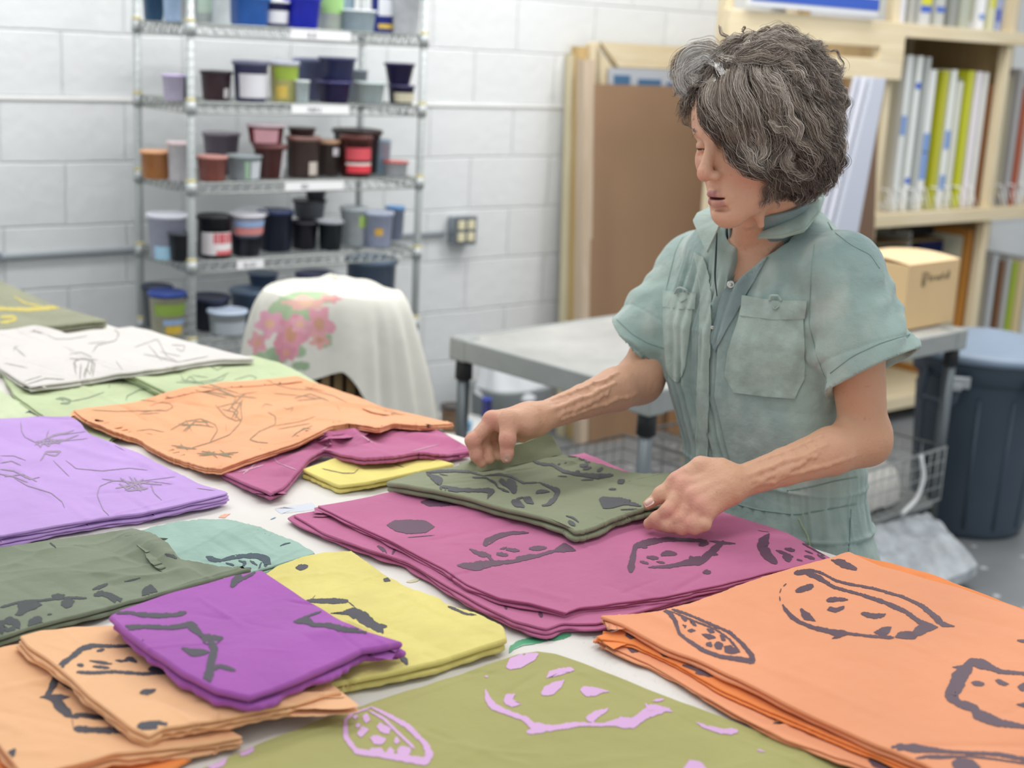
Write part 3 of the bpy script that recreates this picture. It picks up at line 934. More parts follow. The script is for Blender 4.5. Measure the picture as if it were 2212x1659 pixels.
# wire baskets on the lower shelf
M_wire = mat('basket_wire', 'B4B7B6', .4, .5)
for (u0, u1) in ((.06, .72), (.82, LX - .04)):
    w = MB()
    for z in (.225, .27, .315, .36, .405):
        P = [cw(u0, .0, z), cw(u1, .0, z), cw(u1, LY - .06, z), cw(u0, LY - .06, z)]
        w.tube(P + [P[0]], .005 if z > .4 else .0022, 6, cap=False)
    n = 15
    for k in range(n + 1):
        u = u0 + (u1 - u0) * k / n
        w.tube([cw(u, 0, .405), cw(u, 0, .222), cw(u, LY - .06, .222), cw(u, LY - .06, .405)], .002, 5)
    for k in range(9):
        v = (LY - .06) * k / 8
        w.tube([cw(u0, v, .405), cw(u0, v, .222), cw(u1, v, .222), cw(u1, v, .405)], .002, 5)
    tag(build('wire_basket', w, M_wire), 'wire basket on the lower shelf of the grey cart, ' + ('left one' if u0 < .5 else 'right one beneath the cardboard box'), 'basket', 'wire baskets on the grey cart')


def crumple(name, outline, Z0, h, m, label, cat, seed=0, amp=.012, n=26, group=None, drop=0.0):
    """soft folded bundle on an oval footprint (u,v,ru,rv) of the cart"""
    u, v, ru, rv = outline
    G = []
    for i in range(n):
        t = i / (n - 1)
        row = []
        for j in range(40):
            a = 2 * math.pi * j / 40
            r = math.sin(t * math.pi / 2) ** .55
            sq = (abs(math.cos(a)) ** 3.5 + abs(math.sin(a)) ** 3.5) ** (-1 / 3.5)
            z = h * (1 - t ** 3.2)
            nz = float(fbm(math.cos(a) * 3 * r + seed, math.sin(a) * 3 * r, t * 2, seed)) * amp * (1 if t > .02 else 0)
            row.append(cw(u + ru * r * sq * math.cos(a), v + rv * r * sq * math.sin(a), Z0 + max(0, z + nz) - drop * (math.cos(a) * .0 - math.sin(a)) * 0))
        G.append(row)
    o = build(name, MB().grid(np.array(G), closed=True), m)
    return tag(o, label, cat, group)


crumple('folded_fabric', (1.2, .2, .25, .15), .228, .13, mat('white_check', 'DAD7D0', .8, mott=.12, mscale=40), 'white checked cloth piled in the right wire basket', 'fabric', 3)
crumple('folded_fabric', (.97, .3, .12, .16), .228, .17, mat('plain_white_cloth', 'E6E6E4', .8, mott=.06), 'plain white paper-like cloth left of the checked cloth in basket', 'fabric', 5)
crumple('folded_fabric', (.4, .35, .2, .2), .228, .10, mat('ochre_cloth', 'A68B52', .8, mott=.1), 'ochre cloth lying in the left wire basket', 'fabric', 8)
# hanging tape loop on basket
P = [cw(1.35, -.012, .41), cw(1.36, -.03, .34), cw(1.33, -.03, .27), cw(1.26, -.02, .23)]
tag(build('white_strap', MB().tube(smoothline(P, 16), .008, 6), mat('strap_white', 'E4E6E6', .6)), 'white plastic strap curling over the wire basket', 'strap')
# plastic wrapped sheet bundle sticking out
bun = MB(); G = []
c0 = onz(1965, 1140, .16)
for i in range(28):
    row = []
    for j in range(40):
        s_, t_ = i / 27, j / 39
        p = cw(.86 + .58 * t_, -.21 + .20 * s_, .07 + .16 * s_ * (1 - .2 * t_))
        nz = float(fbm(s_ * 7, t_ * 9, 0, 9, 4)) * .014
        row.append(p + np.array([0, 0, nz + .02 * math.sin(math.pi * s_)]))
    G.append(row)
G = np.array(G); bun.grid(G); Gb = G.copy(); Gb[..., 2] -= .035; bun.grid(Gb[::-1])
for e in (0, -1): bun.grid(np.stack([G[e], Gb[e]]))
for e in (0, -1): bun.grid(np.stack([G[:, e], Gb[:, e]]))
tag(build('plastic_bundle', bun, mat('crinkled_plastic', 'B9BFC4', .16, mott=.35, mscale=14, spec=.9, bump=.8, bscale=30)), 'crinkled clear plastic wrapped bundle sticking out below the cart', 'bundle')
wb = onz(2005, 1204, 0)
tag(build('wood_block', MB().box((wb[0] - .09, wb[1] - .04, 0), (wb[0] + .09, wb[1] + .05, .05), bev=.012), wood('blockwood', 'CDB077', 'DDC592', 'X')), 'small pale wood block on the floor under the plastic bundle', 'block')

# ------------------------------------------------------------------ cardboard boxes
M_card = mat('cardboard', 'D8B98A', .7, mott=.04, mscale=8)
ZB = ZC + .004
q0 = onz(1949, 716, ZB)
bw, bd, bh = .315, .27, None
P0 = q0.copy()
e1 = exv; e2 = eyv
# height from the picture: front-left vertical edge reaches y 577
hh = .05
for _ in range(40):
    if proj(P0 + [0, 0, hh])[1] > 577: hh += .006
bx = thing('cardboard_box', tuple(P0 + e1 * bw / 2 + e2 * bd / 2), 'closed brown cardboard box with dark printed mark on the grey cart', 'box')
b = MB(); b.obox(P0 + e1 * bw / 2 + e2 * bd / 2 + [0, 0, hh / 2], e1, e2, np.array([0, 0, 1.]), bw / 2, bd / 2, hh / 2, 0, .003)
build('box_body', b, M_card, bx)
b = MB()
for s in (0, 1):
    G = []
    for i in range(10):
        t = i / 9
        row = []
        for j in range(2):
            v = (bd * .5 - .001) * t if s == 0 else bd - (bd * .5 - .001) * t
            row.append(P0 + e1 * (bw * j) + e2 * v + [0, 0, hh + .0015 + .012 * math.sin(t * math.pi / 2)])
        G.append(row)
    b.grid(np.array(G))
build('flap', b, mat('cardboard_top', 'DFC398', .7), bx)
M_cink = mat('box_print', '5A4F42', .7)
b = MB()
def bp_(u, z): return P0 + e1 * u - e2 * .0012 + [0, 0, z]
zt0 = hh * .66
ic = [[(0, 0), (0, 5)], [(0, 5), (4, 5)], [(4, 5), (4, 2.6)], [(0, 2.6), (4, 2.6)], [(0, 0), (3, 0)], [(2, 5), (2, 0)], [(0, 1.3), (3.6, 1.3)]]
for L in ic: b.tube([bp_(.085 + x * .007, zt0 + y * .0085) for x, y in L], .0013, 5)
wd_ = [[(0, 4), (0, 1), (1.4, 1), (1.4, 2.4), (0, 2.4)], [(2.2, 1), (2.2, 2.5), (3.2, 2.5)], [(3.8, 1.7), (5, 1.7), (4.6, 2.5), (3.8, 2), (4, 1), (5, 1)], [(5.6, 1.7), (6.8, 1.7), (6.4, 2.5), (5.6, 2), (5.8, 1), (6.8, 1)],
       [(8.4, 3.6), (7.6, 3.4), (7.6, 1)], [(7.2, 2.4), (8.2, 2.4)], [(9, 2.5), (9, 1), (10, 1), (10, 2.5)], [(10.8, 4), (10.8, 1)], [(11.6, 4), (11.6, 1)]]
for L in wd_: b.tube([bp_(.128 + x * .0105, zt0 + .006 + y * .0085) for x, y in L], .0013, 5)
build('printed_mark', b, M_cink, bx)

q0 = onz(1385, 912, 0.0)
tag(build('cardboard_box', MB().box((q0[0] - .02, q0[1] - .58, 0.0), (q0[0] + .36, q0[1] - .18, .26), bev=.004), mat('dark_cardboard', 'A8835C', .7)), 'brown cardboard box on the floor under the grey cart behind her', 'box')

# ------------------------------------------------------------------ refuse bin
cb = onz(2080, 1165, 0) * [1, 1, 0]
vd = cb / np.linalg.norm(cb)
bc = cb + vd * .2
can = thing('refuse_bin', tuple(bc), 'tall blue-grey round refuse bin with a pale lid beside the cart', 'bin')
M_can = mat('bin_bluegrey', '465462', .45, mott=.06)
b = MB()
b.lathe([(.185, 0), (.195, .01), (.2, .03), (.232, .56), (.238, .57), (.252, .575), (.256, .62), (.262, .64), (.25, .655)], tuple(bc), 48)
for k in range(12):   # moulded ribs
    a = 2 * math.pi * k / 12
    b.tube([bc + [math.cos(a) * .197, math.sin(a) * .197, .04], bc + [math.cos(a) * .229, math.sin(a) * .229, .52]], .008, 6)
build('bin_body', b, M_can, can)
b = MB(); b.lathe([(.262, .645), (.285, .648), (.288, .668), (.27, .682), (.22, .69), (.14, .71), (.0, .735)], tuple(bc), 48)
build('lid', b, mat('bin_lid', '8494A8', .4, mott=.05), can)
for sgn in (-1, 1):
    rv_ = np.array([RT[0], RT[1], 0]); rv_ /= np.linalg.norm(rv_)
    nrm = -vd * [1, 1, 0] * .75 + rv_ * sgn * .66; nrm[2] = 0; nrm /= np.linalg.norm(nrm)
    tng = np.array([-nrm[1], nrm[0], 0])
    base = bc + nrm * .245
    b = MB()
    b.tube(smoothline([base - tng * .07 + [0, 0, .6], base - tng * .068 + nrm * .03 + [0, 0, .5], base + tng * .068 + nrm * .03 + [0, 0, .5], base + tng * .07 + [0, 0, .6]], 24), .011, 8)
    build('handle', b, M_can, can)
cl = onz(1990, 850, .62); cl = bc - vd * .262 - rv_ * .09
b = MB(); b.obox(cl + [0, 0, .585], rv_, vd, np.array([0, 0, 1.]), .045, .012, .02, 0, .005)
b.obox(cl + [0, 0, .57] - vd * .01, rv_, vd, np.array([0, 0, 1.]), .018, .01, .012, 0, .004)
build('latch', b, mat('latch_grey', 'A4AAAE', .4), can)
# white stretcher bar stub on the floor
fb = onz(2180, 1008, 0)
tag(build('paint_scrap', MB().box((fb[0] - .1, fb[1] - .02, 0), (fb[0] + .1, fb[1] + .03, .003)), mat('scrap_cream', 'BDB6A8', .6)), 'cream paper scrap on the grey floor right of the bin', 'paper')

# ------------------------------------------------------------------ small things near the wall behind the cart
ls = onY(990, 960, 3.9)
lt = thing('low_stool', (ls[0], 3.95, 0), 'low white-topped stool holding jars by the cart leg', 'stool')
zs_ = onY(985, 935, 3.9)[2]
b = MB(); b.lathe([(.0, 0), (.195, 0), (.20, .006), (.20, .02), (.195, .026), (0, .026)], (ls[0] + .03, 3.98, zs_ - .026), 30)
build('seat', b, mat('stool_white', 'DADCDA', .5), lt)
for a in (0.6, 2.1, 3.7, 5.2):
    build('leg', MB().tube([(ls[0] + .03 + .1 * math.cos(a), 3.98 + .1 * math.sin(a), zs_ - .027), (ls[0] + .03 + .13 * math.cos(a), 3.98 + .13 * math.sin(a), 0)], .011, 8), mat('stool_leg', '8A8E90', .5), lt)
tub(975, 46, 58, 0, 3.93, '7D5F43', '3A3431', 'brown ink jar with a dark lid on the low stool', base=zs_ + .001, taper=.95, name='ink_jar')
tub(1006, 26, 22, 0, 3.9, '6FA3C8', '8AB9D8', 'small light blue pot on the low stool beside the cart leg', base=zs_ + .001)
tub(1050, 20, 42, 0, 4.02, '2B2F7A', '2B3FA8', 'dark blue bottle behind the cart leg on low stool', base=zs_ + .001, taper=1)
gb = onY(1128, 880, 4.1)
t = thing('grey_tote', (gb[0], 4.18, 0), 'grey storage tote with a white liner bag under the cart', 'tote')
zg = onY(1128, 862, 4.0)[2]
b = MB(); b.lathe([(.11, 0), (.125, .01), (.15, zg), (.155, zg + .01)], (gb[0], 4.18, 0), 32, 0, 1, .8, 4)
build('tote_body', b, mat('tote_grey', '9CA2A4', .5), t)
G = []
for i in range(14):
    row = []
    for j in range(36):
        a = 2 * math.pi * j / 36; tt = i / 13
        r = (.158 * (1 - tt * .35)) + .008 * math.sin(a * 7 + tt * 3)
        row.append((gb[0] + r * math.cos(a), 4.18 + r * .78 * math.sin(a), zg - .02 + .17 * tt + .01 * math.sin(a * 5)))
    G.append(row)
build('liner_bag', MB().grid(np.array(G), closed=True), mat('liner_white', 'E3E6EA', .5), t)

# ------------------------------------------------------------------ draped stool behind the table
dcx, dcy = 1.985, 3.2
stl = thing('wooden_stool', (dcx, dcy, 0), 'brown slatted wooden stool standing under the floral cloth', 'stool')
b = MB(); b.box((dcx - .14, dcy - .12, .88), (dcx + .14, dcy + .12, .93), bev=.02)
build('seat', b, mat('stool_brown', 'A98C62', .6), stl)
for k in range(8):
    xx = dcx - .145 + k * .04
    for yy in (dcy - .125, dcy + .115):
        build('slat', MB().box((xx, yy, 0), (xx + .025, yy + .014, .88), bev=.003), mat('stool_brown', 'A98C62', .6), stl)
for (u, v) in ((-.15, -.13), (.13, -.13), (-.15, .11), (.13, .11)):
    build('leg', MB().box((dcx + u, dcy + v, 0), (dcx + u + .025, dcy + v + .025, .88), bev=.004), mat('stool_dark', '4A4C50', .6), stl)
b = MB(); b.box((dcx - .12, dcy - .09, .02), (dcx + .12, dcy + .09, .86))
build('slat_gap_shade', b, mat('slat_gap_dark', '3A3D42', .8), stl)  # dark block standing in for the shade between the slats
# cloth
nA, nR = 260, 120
G = np.zeros((nR, nA, 3)); zT = .985
for j in range(nA):
    a = 2 * math.pi * j / nA
    ca, sa = math.cos(a), math.sin(a)
    sq = (abs(ca) ** 3 + abs(sa) ** 3) ** (-1 / 3.0)
    # length of the drop below the rim: long at the right (+x), short in front-left
    g = math.atan2(sa, ca)
    drop = .22 + .44 * max(0, math.cos(g + .35)) ** 1.3 + .12 * max(0, math.sin(g))
    front = max(0.0, math.cos(g + 1.35)); drop -= .06 * front
    for i in range(nR):
        t = i / (nR - 1)
        s = t * (.17 + drop)
        if s < .15:
            r = s; z = zT - .022 * (s / .15) ** 3
        else:
            q = s - .15
            r = .15 + .026 * (1 - math.exp(-q / .03)) + q * (.13 + .09 * max(0, ca))
            z = zT - .022 - max(0, q - .010)
        f = min(1, max(0, (s - .14) / .14))
        r += f * (.007 * math.sin(a * 13 + 3 * math.sin(a * 2 + 1)) + .004 * math.sin(a * 23 + 2 * math.sin(a * 5))) * (.4 + 1.0 * min(1, max(0, (s - .16) / .3)))
        G[i, j] = (dcx + r * sq * ca * 1.12, dcy + r * sq * sa * .92, z + .004 * math.sin(a * 5 + s * 30))
G[..., 2] += .012 * noise3(G[..., 0] * 9, G[..., 1] * 9, G[..., 2] * 5, 3)
mb = MB().grid(G, closed=True)
col = np.tile(np.array(lin('DEDCD2')), (nR * nA, 1))
Pp = G.reshape(-1, 3); qx, qy, qd = proj(Pp)
facing = ((Pp - [dcx, dcy, 0])[:, :2] @ np.array([-.6, -.8])) > -.12
warp = 6 * noise3(qx * .05, qy * .05, 0, 5)
def blob(cx_, cy_, rx, ry, c, petals=0, ang=0.0):
    dx = (qx - cx_) / rx; dy = (qy - cy_) / ry
    rr = np.hypot(dx, dy); th = np.arctan2(dy, dx)
    lim = 1.0 + (0.22 * np.cos(petals * th + ang) if petals else 0) + warp * .02
    msk = (rr < lim) & facing; col[msk] = np.array(lin(c)) * .72 + np.array(lin('DEDCD2')) * .28
for (x, y, rx, ry, c) in [(628, 672, 46, 26, '8CB07A'), (668, 645, 60, 16, '93B883'), (596, 770, 26, 20, '6E9C6A'), (668, 705, 30, 24, '8DB17D'), (582, 790, 24, 14, '7CA673'),
                          (640, 760, 24, 14, '7FA877'), (700, 735, 18, 16, '86AC7A'), (560, 778, 22, 18, '86AC7A'), (650, 790, 20, 10, '6F9A68')]:
    blob(x, y, rx, ry, c)
for (x, y, rx, ry, c, c2) in [(628, 722, 34, 42, 'DB6F93', 'C8703F'), (690, 700, 28, 38, 'E07F9B', 'C97A4E'), (582, 700, 28, 26, 'E288AC', 'E7A27E'), (662, 655, 44, 14, 'E6A298', 'E9B48A'),
                              (716, 645, 22, 9, 'E0808E', 'E8A07C'), (556, 740, 18, 22, 'DF8497', 'D98A68'), (618, 762, 20, 18, 'CF5D86', 'D87A58'), (690, 735, 20, 18, 'DF8C8C', 'CB6F44'), (648, 700, 20, 18, 'E58FA8', 'E5A57E')]:
    blob(x, y, rx, ry, c, 5, x); blob(x, y, rx * .4, ry * .4, c2)
dc = build('floral_cloth', mb, [mat('floral_cloth', 'DEDCD2', .85, vcol='col', bump=.3, bscale=25, mott=.05)])
ca_ = dc.data.color_attributes.new('col', 'FLOAT_COLOR', 'POINT')
ca_.data.foreach_set('color', np.c_[col, np.ones(len(col))].astype('f').ravel())
tag(dc, 'off-white cloth with pink flowers and green leaves draped over a stool', 'cloth')
# ================================================================== the print table and its cloths
TZ = .93
tE = lambda Y: 1.600 - .138 * (Y - 1.178)          # far long edge of the table
tdir = np.array([-.138, 1.0, 0]) / math.hypot(.138, 1); tnor = np.array([-tdir[1], tdir[0], 0])   # pointing to camera side
te0 = np.array([tE(.25), .25, 0]); tl = 4.02; twd = 1.42
tb = thing('print_table', tuple(te0 + tdir * tl / 2 + tnor * twd / 2), 'long white topped printing table with paint smudges under the folded cloths', 'table')
M_top = mat('table_canvas', 'DAD6D0', .6, mott=.05, mscale=4, bump=.15, bscale=120)
M_tedge = mat('table_edge', 'C9C4BA', .6)
b = MB(); c = te0 + tdir * tl / 2 + tnor * twd / 2
b.obox(c + [0, 0, TZ - .02], tdir, tnor, Z3 if 'Z3' in globals() else np.array([0, 0, 1.]), tl / 2, twd / 2, .02, 0, .006)
# paint marks left on the canvas


def spline_px(pts, step=2.2):
    pts = np.array(pts, float)
    n = max(6, int(np.linalg.norm(np.diff(pts[:, :2], axis=0), axis=1).sum() / step))
    Q = resample(pts, n)
    for _ in range(1): Q[1:-1] = (Q[:-2] + 2 * Q[1:-1] + Q[2:]) / 4
    return Q


def ink_mesh(mb, mi, zf, strokes, org=(0, 0), sc=2.0, lift=.0006, seed=0, ws_=1.5):
    """strokes: (points, width) ribbons; ('B', points) blobs; zoom coordinates divided by sc plus org"""
    r_ = np.random.default_rng(seed + 5)
    bv = getattr(zf, 'bv', None)
    if bv is None: ws_ = 1.0
    miss = [None]
    def to3(Q):
        miss[0] = np.zeros(len(Q), bool)
        if bv is None:
            P = zf(Q)
        else:
            P = np.zeros((len(Q), 3))
            for i, (x, y) in enumerate(Q):
                v = ray(x, y); r = bv.ray_cast(Vector(CAMP), Vector(v / np.linalg.norm(v)))
                if r[0] is None: miss[0][i] = True; P[i] = zf(Q[i:i + 1])[0]
                else: P[i] = r[0]
        P[:, 2] += lift; return P
    def put(V, Fq):
        m = miss[0]
        mb.add(V, [f for f in Fq if not any(m[k] for k in f)], mi)
    for s in strokes:
        if s[0] == 'B':
            q = np.array(s[1], float) / sc + org
            q = np.vstack([q, q[:1]]); q = resample(q, max(16, int(np.linalg.norm(np.diff(q, axis=0), axis=1).sum() / 3)))[:-1]
            n = len(q)
            q = (np.roll(q, 1, 0) + q * 3 + np.roll(q, -1, 0)) / 5
            q += r_.normal(0, .5, q.shape)
            c = q.mean(0); V = [c[None]]
            for k in (.34, .67, 1.0): V.append(c + (q - c) * k)
            V = to3(np.vstack(V)); Fq = []
            for i in range(n):
                j = (i + 1) % n
                Fq.append((0, 1 + i, 1 + j))
                for k in range(2): Fq.append((1 + k * n + i, 1 + (k + 1) * n + i, 1 + (k + 1) * n + j, 1 + k * n + j))
            put(V, Fq)
        else:
            pts, w = s[0], s[1]
            P = np.array([p[:2] for p in pts], float) / sc + org
            Q = spline_px(P)
            n = len(Q); T = np.gradient(Q, axis=0); T /= np.linalg.norm(T, axis=1)[:, None] + 1e-9
            Nn = np.stack([-T[:, 1], T[:, 0]], 1)
            ws = np.interp(np.linspace(0, 1, n), np.linspace(0, 1, len(w)), w) if not np.isscalar(w) else np.full(n, float(w))
            ws = ws * ws_ / sc / 2 * (1 + .22 * noise3(np.arange(n) * .35, 3.3 + seed, P[0, 0], seed))
            e = np.minimum(np.arange(n), np.arange(n)[::-1]) / 2.0
            ws = ws * np.sqrt(np.clip(.12 + e * .34, 0, 1))
            jl = r_.normal(0, .4, n) * min(1, ws.mean() / 2); jr = r_.normal(0, .4, n) * min(1, ws.mean() / 2)
            A = Q + Nn * (ws + jl)[:, None]; B_ = Q - Nn * (ws + jr)[:, None]
            V = to3(np.vstack([A, Q, B_]))
            Fq = []
            for i in range(n - 1):
                Fq.append((i, i + 1, n + i + 1, n + i)); Fq.append((n + i, n + i + 1, 2 * n + i + 1, 2 * n + i))
            put(V, Fq)


def plane_z(z):
    def f(Q): return np.array([onz(x, y, z) for x, y in Q])
    return f


tm = [M_top]
def tink(col, strokes, org, lift=.0006):
    tm.append(mat('paint_' + col, col, .5)); ink_mesh(b, len(tm) - 1, plane_z(TZ), strokes, org, lift=lift)
Z0o, Z1o, Z2o, Z3o = (0, 829), (1106, 829), (600, 829), (0, 560)
tink('C9CDD6', [('B', [(1185, 540), (1350, 515), (1372, 545), (1210, 562)])], Z0o, .0003)
tink('D3CDBE', [([(1580, 1010), (1650, 1000), (1700, 990)], 30), ([(430, 1640), (560, 1600)], 20)], Z0o, .0003)
tink('4E9C74', [([(1000, 1165), (1012, 1140), (1060, 1116), (1130, 1108), (1180, 1100)], (14, 26, 28, 22)), ([(1170, 1108), (1215, 1098), (1268, 1084)], 18)], Z2o)
tink('7DB996', [([(1015, 1150), (1060, 1130), (1110, 1125)], 5)], Z2o, .0009)
tink('4F9A78', [([(930, 885), (990, 878), (1050, 864)], 7)], Z1o)
tink('E2A98A', [([(945, 578), (970, 572), (995, 562)], (14, 16, 4)), ([(1100, 615), (1130, 625)], 8)], Z0o)
tink('E0B094', [([(1150, 1103), (1185, 1092)], 10)], Z2o, .0012)
tink('A5A06A', [([(1382, 653), (1410, 660), (1432, 668)], 14)], Z0o)
tink('C9C4A0', [([(1755, 858), (1790, 852), (1822, 842)], 12)], Z0o)
tink('4C8CA6', [([(1168, 588), (1192, 578)], 5)], Z0o)
tink('9FB4BC', [([(1360, 1095), (1400, 1105), (1430, 1090)], (10, 20, 10))], Z2o)
tink('B4B0AA', [([(1430, 1410), (1440, 1416)], 8), ([(2085, 1150), (2160, 1190)], 1.6), ([(885 * 2, 1250), (1820, 1262)], 1.4)], Z0o)
r_ = np.random.default_rng(3)
sp = []
for k in range(130):
    u, v = r_.uniform(0, 1), r_.uniform(0, 1)
    x, y = (r_.uniform(1250, 1750), 0); y = 1390 + (x - 1250) * .5 + r_.uniform(-10, 60)
    a = r_.uniform(0, 6.3); l = r_.uniform(2, 8)
    sp.append(([(x * 2 - 2212, (y - 829) * 2), (x * 2 - 2212 + l * math.cos(a), (y - 829) * 2 + l * math.sin(a))], r_.uniform(1, 2.4)))
tink('BDB8B2', sp, Z1o, .0004)
build('table_top', b, tm, tb)
b = MB(); b.obox(c + [0, 0, TZ - .075], tdir, tnor, np.array([0, 0, 1.]), tl / 2 - .04, twd / 2 - .05, .034, 0, .004)
build('apron', b, M_tedge, tb)
for u in (.06, .5, .94):
    for v in (.08, .92):
        q = te0 + tdir * tl * u + tnor * twd * v
        l = MB(); l.obox(q + [0, 0, (TZ - .1) / 2], tdir, tnor, np.array([0, 0, 1.]), .04, .04, (TZ - .1) / 2, 0, .004)
        build('leg', l, M_tedge, tb)

# ---- height field of everything lying on the table
HX0, HY0, HS_ = -.2, .0, .005
HN = (420, 880)
HM = np.full(HN, TZ + .0005)


def hsample(A, x, y):
    fx = np.clip((x - HX0) / HS_, 0, HN[0] - 1.001); fy = np.clip((y - HY0) / HS_, 0, HN[1] - 1.001)
    i, j = fx.astype(int), fy.astype(int); u, v = fx - i, fy - j
    return A[i, j] * (1 - u) * (1 - v) + A[i + 1, j] * u * (1 - v) + A[i, j + 1] * (1 - u) * v + A[i + 1, j + 1] * u * v


def maxf(A, r):
    for ax in (0, 1):
        B_ = A.copy()
        for s in range(1, r + 1):
            B_ = np.maximum(B_, np.roll(A, s, ax)); B_ = np.maximum(B_, np.roll(A, -s, ax))
        A = B_
    return A


def blur(A, r):
    for _ in range(2):
        for ax in (0, 1):
            B_ = A.copy()
            for s in range(1, r + 1): B_ = B_ + np.roll(A, s, ax) + np.roll(A, -s, ax)
            A = B_ / (2 * r + 1)
    return A


def coons(AB, BC, DC, AD, n, m):
    """grid [n along A->D][m along A->B] in pixel space"""
    T, Bm, Lf, Rt = resample(AB, m), resample(DC, m), resample(AD, n), resample(BC, n)
    u = np.linspace(0, 1, m)[None, :, None]; v = np.linspace(0, 1, n)[:, None, None]
    P00, P01, P10, P11 = T[0], T[-1], Bm[0], Bm[-1]
    return (1 - v) * T[None] + v * Bm[None] + (1 - u) * Lf[:, None] + u * Rt[:, None] - ((1 - u) * (1 - v) * P00 + u * (1 - v) * P01 + (1 - u) * v * P10 + u * v * P11)


def inpoly(X, Y, poly):
    c = np.zeros(X.shape, bool); n = len(poly)
    for i in range(n):
        x1, y1 = poly[i]; x2, y2 = poly[(i + 1) % n]
        m = ((y1 > Y) != (y2 > Y)) & (X < (x2 - x1) * (Y - y1) / (y2 - y1 + 1e-12) + x1)
        c ^= m
    return c


_cid = [0]


def cloth(AB, BC, DC, AD, th=.02, layers=3, seed=None, wr=.0016, wf=9, jit=4, fray=(0, 0, 0, 0), creases=(), bumps=(), n=90, m=130,
          mb=None, mi=0, spread=0.0, ridge=0.0, regist=True, shift=(0, 0), over=0.0, smooth_r=6, mx=3, flat=False, nc=16, cs=1.0, zadd=0.0, lay_dir=None):
    _cid[0] += 1; seed = seed or _cid[0] * 3
    D = blur(maxf(HM, mx), smooth_r)
    if flat: D = np.full(HN, TZ + .0005)
    cr = [(np.array(onz(*c_[0], TZ + th)), np.array(onz(*c_[1], TZ + th)), c_[2], c_[3]) for c_ in creases]
    bp = [(np.array(onz(*c_[0], TZ + th)), c_[1], c_[2]) for c_ in bumps]
    rq = np.random.default_rng(seed + 50)
    ou = np.array(list(AB) + list(BC) + list(DC) + list(AD), float); ou = ou[(ou[:, 0] > -200) & (ou[:, 1] < 1900)]
    lo_, hi_ = ou.min(0), ou.max(0)
    for _ in range(nc):
        a_ = lo_ + (hi_ - lo_) * rq.uniform(.05, .95, 2); an = rq.choice([.33, -.22, .5, -.1]) + rq.normal() * .2; l_ = rq.uniform(60, 260)
        b_ = a_ + l_ * np.array([math.cos(an), math.sin(an)])
        cr.append((np.array(onz(*a_, TZ + th)), np.array(onz(*b_, TZ + th)), rq.choice([-1, 1]) * rq.uniform(.0008, .0022) * cs, rq.uniform(.0035, .008)))
    n, m = int(n * 1.35), int(m * 1.35); wr *= 1.35
    def wrf(x, y):
        z = wr * fbm(x * wf, y * wf, seed * .7, seed, 4)
        z = z + wr * .8 * np.abs(noise3(x * wf * 1.7 + y * 4, y * wf * .8, 0, seed + 2))
        if ridge: z = z + ridge * (1 - np.abs(noise3(x * 5 + y * 2, y * 16, 0, seed + 9)) * 2).clip(0, 1) ** 3
        for (a, c_, h, w) in cr:
            ab = (c_ - a)[:2]; t = np.clip(((x - a[0]) * ab[0] + (y - a[1]) * ab[1]) / (ab @ ab), 0, 1)
            d = np.hypot(x - a[0] - t * ab[0], y - a[1] - t * ab[1])
            z = z + h * np.exp(-(d / w) ** 2) * (1 - (2 * t - 1) ** 6 * .7)
        for (a, h, w) in bp:
            z = z + h * np.exp(-((x - a[0]) ** 2 + (y - a[1]) ** 2) / w ** 2)
        return z
    def top(x, y): return hsample(D, x, y) + th + zadd + wrf(x, y)
    def zf(Q, frac=1.0):
        Q = np.asarray(Q, float)
        v = (Q[:, :1] - W_ / 2) * RT - (Q[:, 1:] - H_ / 2) * UP + FPX * FW
        z = np.full(len(Q), TZ + th)
        for _ in range(9):
            P = CAMP + v * ((z - CZ) / v[:, 2])[:, None]
            z = .5 * z + .5 * (hsample(D, P[:, 0], P[:, 1]) + (th + zadd) * frac + wrf(P[:, 0], P[:, 1]) * frac)
        P = CAMP + v * ((z - CZ) / v[:, 2])[:, None]
        return P
    sides = []
    for k, s in enumerate((AB, BC, DC, AD)):
        s = np.array(s, float) + shift
        L = np.linalg.norm(np.diff(s, axis=0), axis=1).sum()
        q = resample(s, max(8, int(L / 4)))
        if len(s) > 2:
            for _ in range(2): q[1:-1] = (q[:-2] + 2 * q[1:-1] + q[2:]) / 4
        q[1:-1] += 1.0 * np.stack([noise3(np.arange(len(q)) * .11, k, 0, seed), noise3(np.arange(len(q)) * .11, k + 9, 0, seed)], 1)[1:-1]
        if fray[k]:
            q[1:-1] += fray[k] * np.stack([noise3(np.arange(len(q)) * .9, k, 2, seed), noise3(np.arange(len(q)) * .9, k + 9, 2, seed)], 1)[1:-1]
        sides.append(q)
    G = coons(*sides, n, m)
    P = zf(G.reshape(-1, 2)).reshape(n, m, 3)
    mb = mb or MB()
    mb.grid(P[::-1], mi)
    gq = np.arange(n * m).reshape(n, m)
    Fq = np.stack([gq[:-1, :-1], gq[:-1, 1:], gq[1:, 1:], gq[1:, :-1]], -1).reshape(-1, 4)
    zf.bv = BVHTree.FromPolygons([tuple(v) for v in P.reshape(-1, 3).tolist()], [tuple(f) for f in Fq.tolist()])
    for a_, b_ in ((AB[-1], BC[0]), (BC[-1], DC[-1]), (AD[-1], DC[0]), (AB[0], AD[0])):
        if math.hypot(a_[0] - b_[0], a_[1] - b_[1]) > 14: print('corner mismatch cloth', _cid[0], a_, b_)
    # boundary loop
    bl = np.vstack([P[0, :-1], P[:-1, -1], P[-1, :0:-1], P[:0:-1, 0]])
    nb = len(bl)
    T = np.roll(bl, -1, 0) - np.roll(bl, 1, 0); T[:, 2] = 0; T /= np.linalg.norm(T, axis=1)[:, None] + 1e-9
    O = np.stack([T[:, 1], -T[:, 0], np.zeros(nb)], 1)
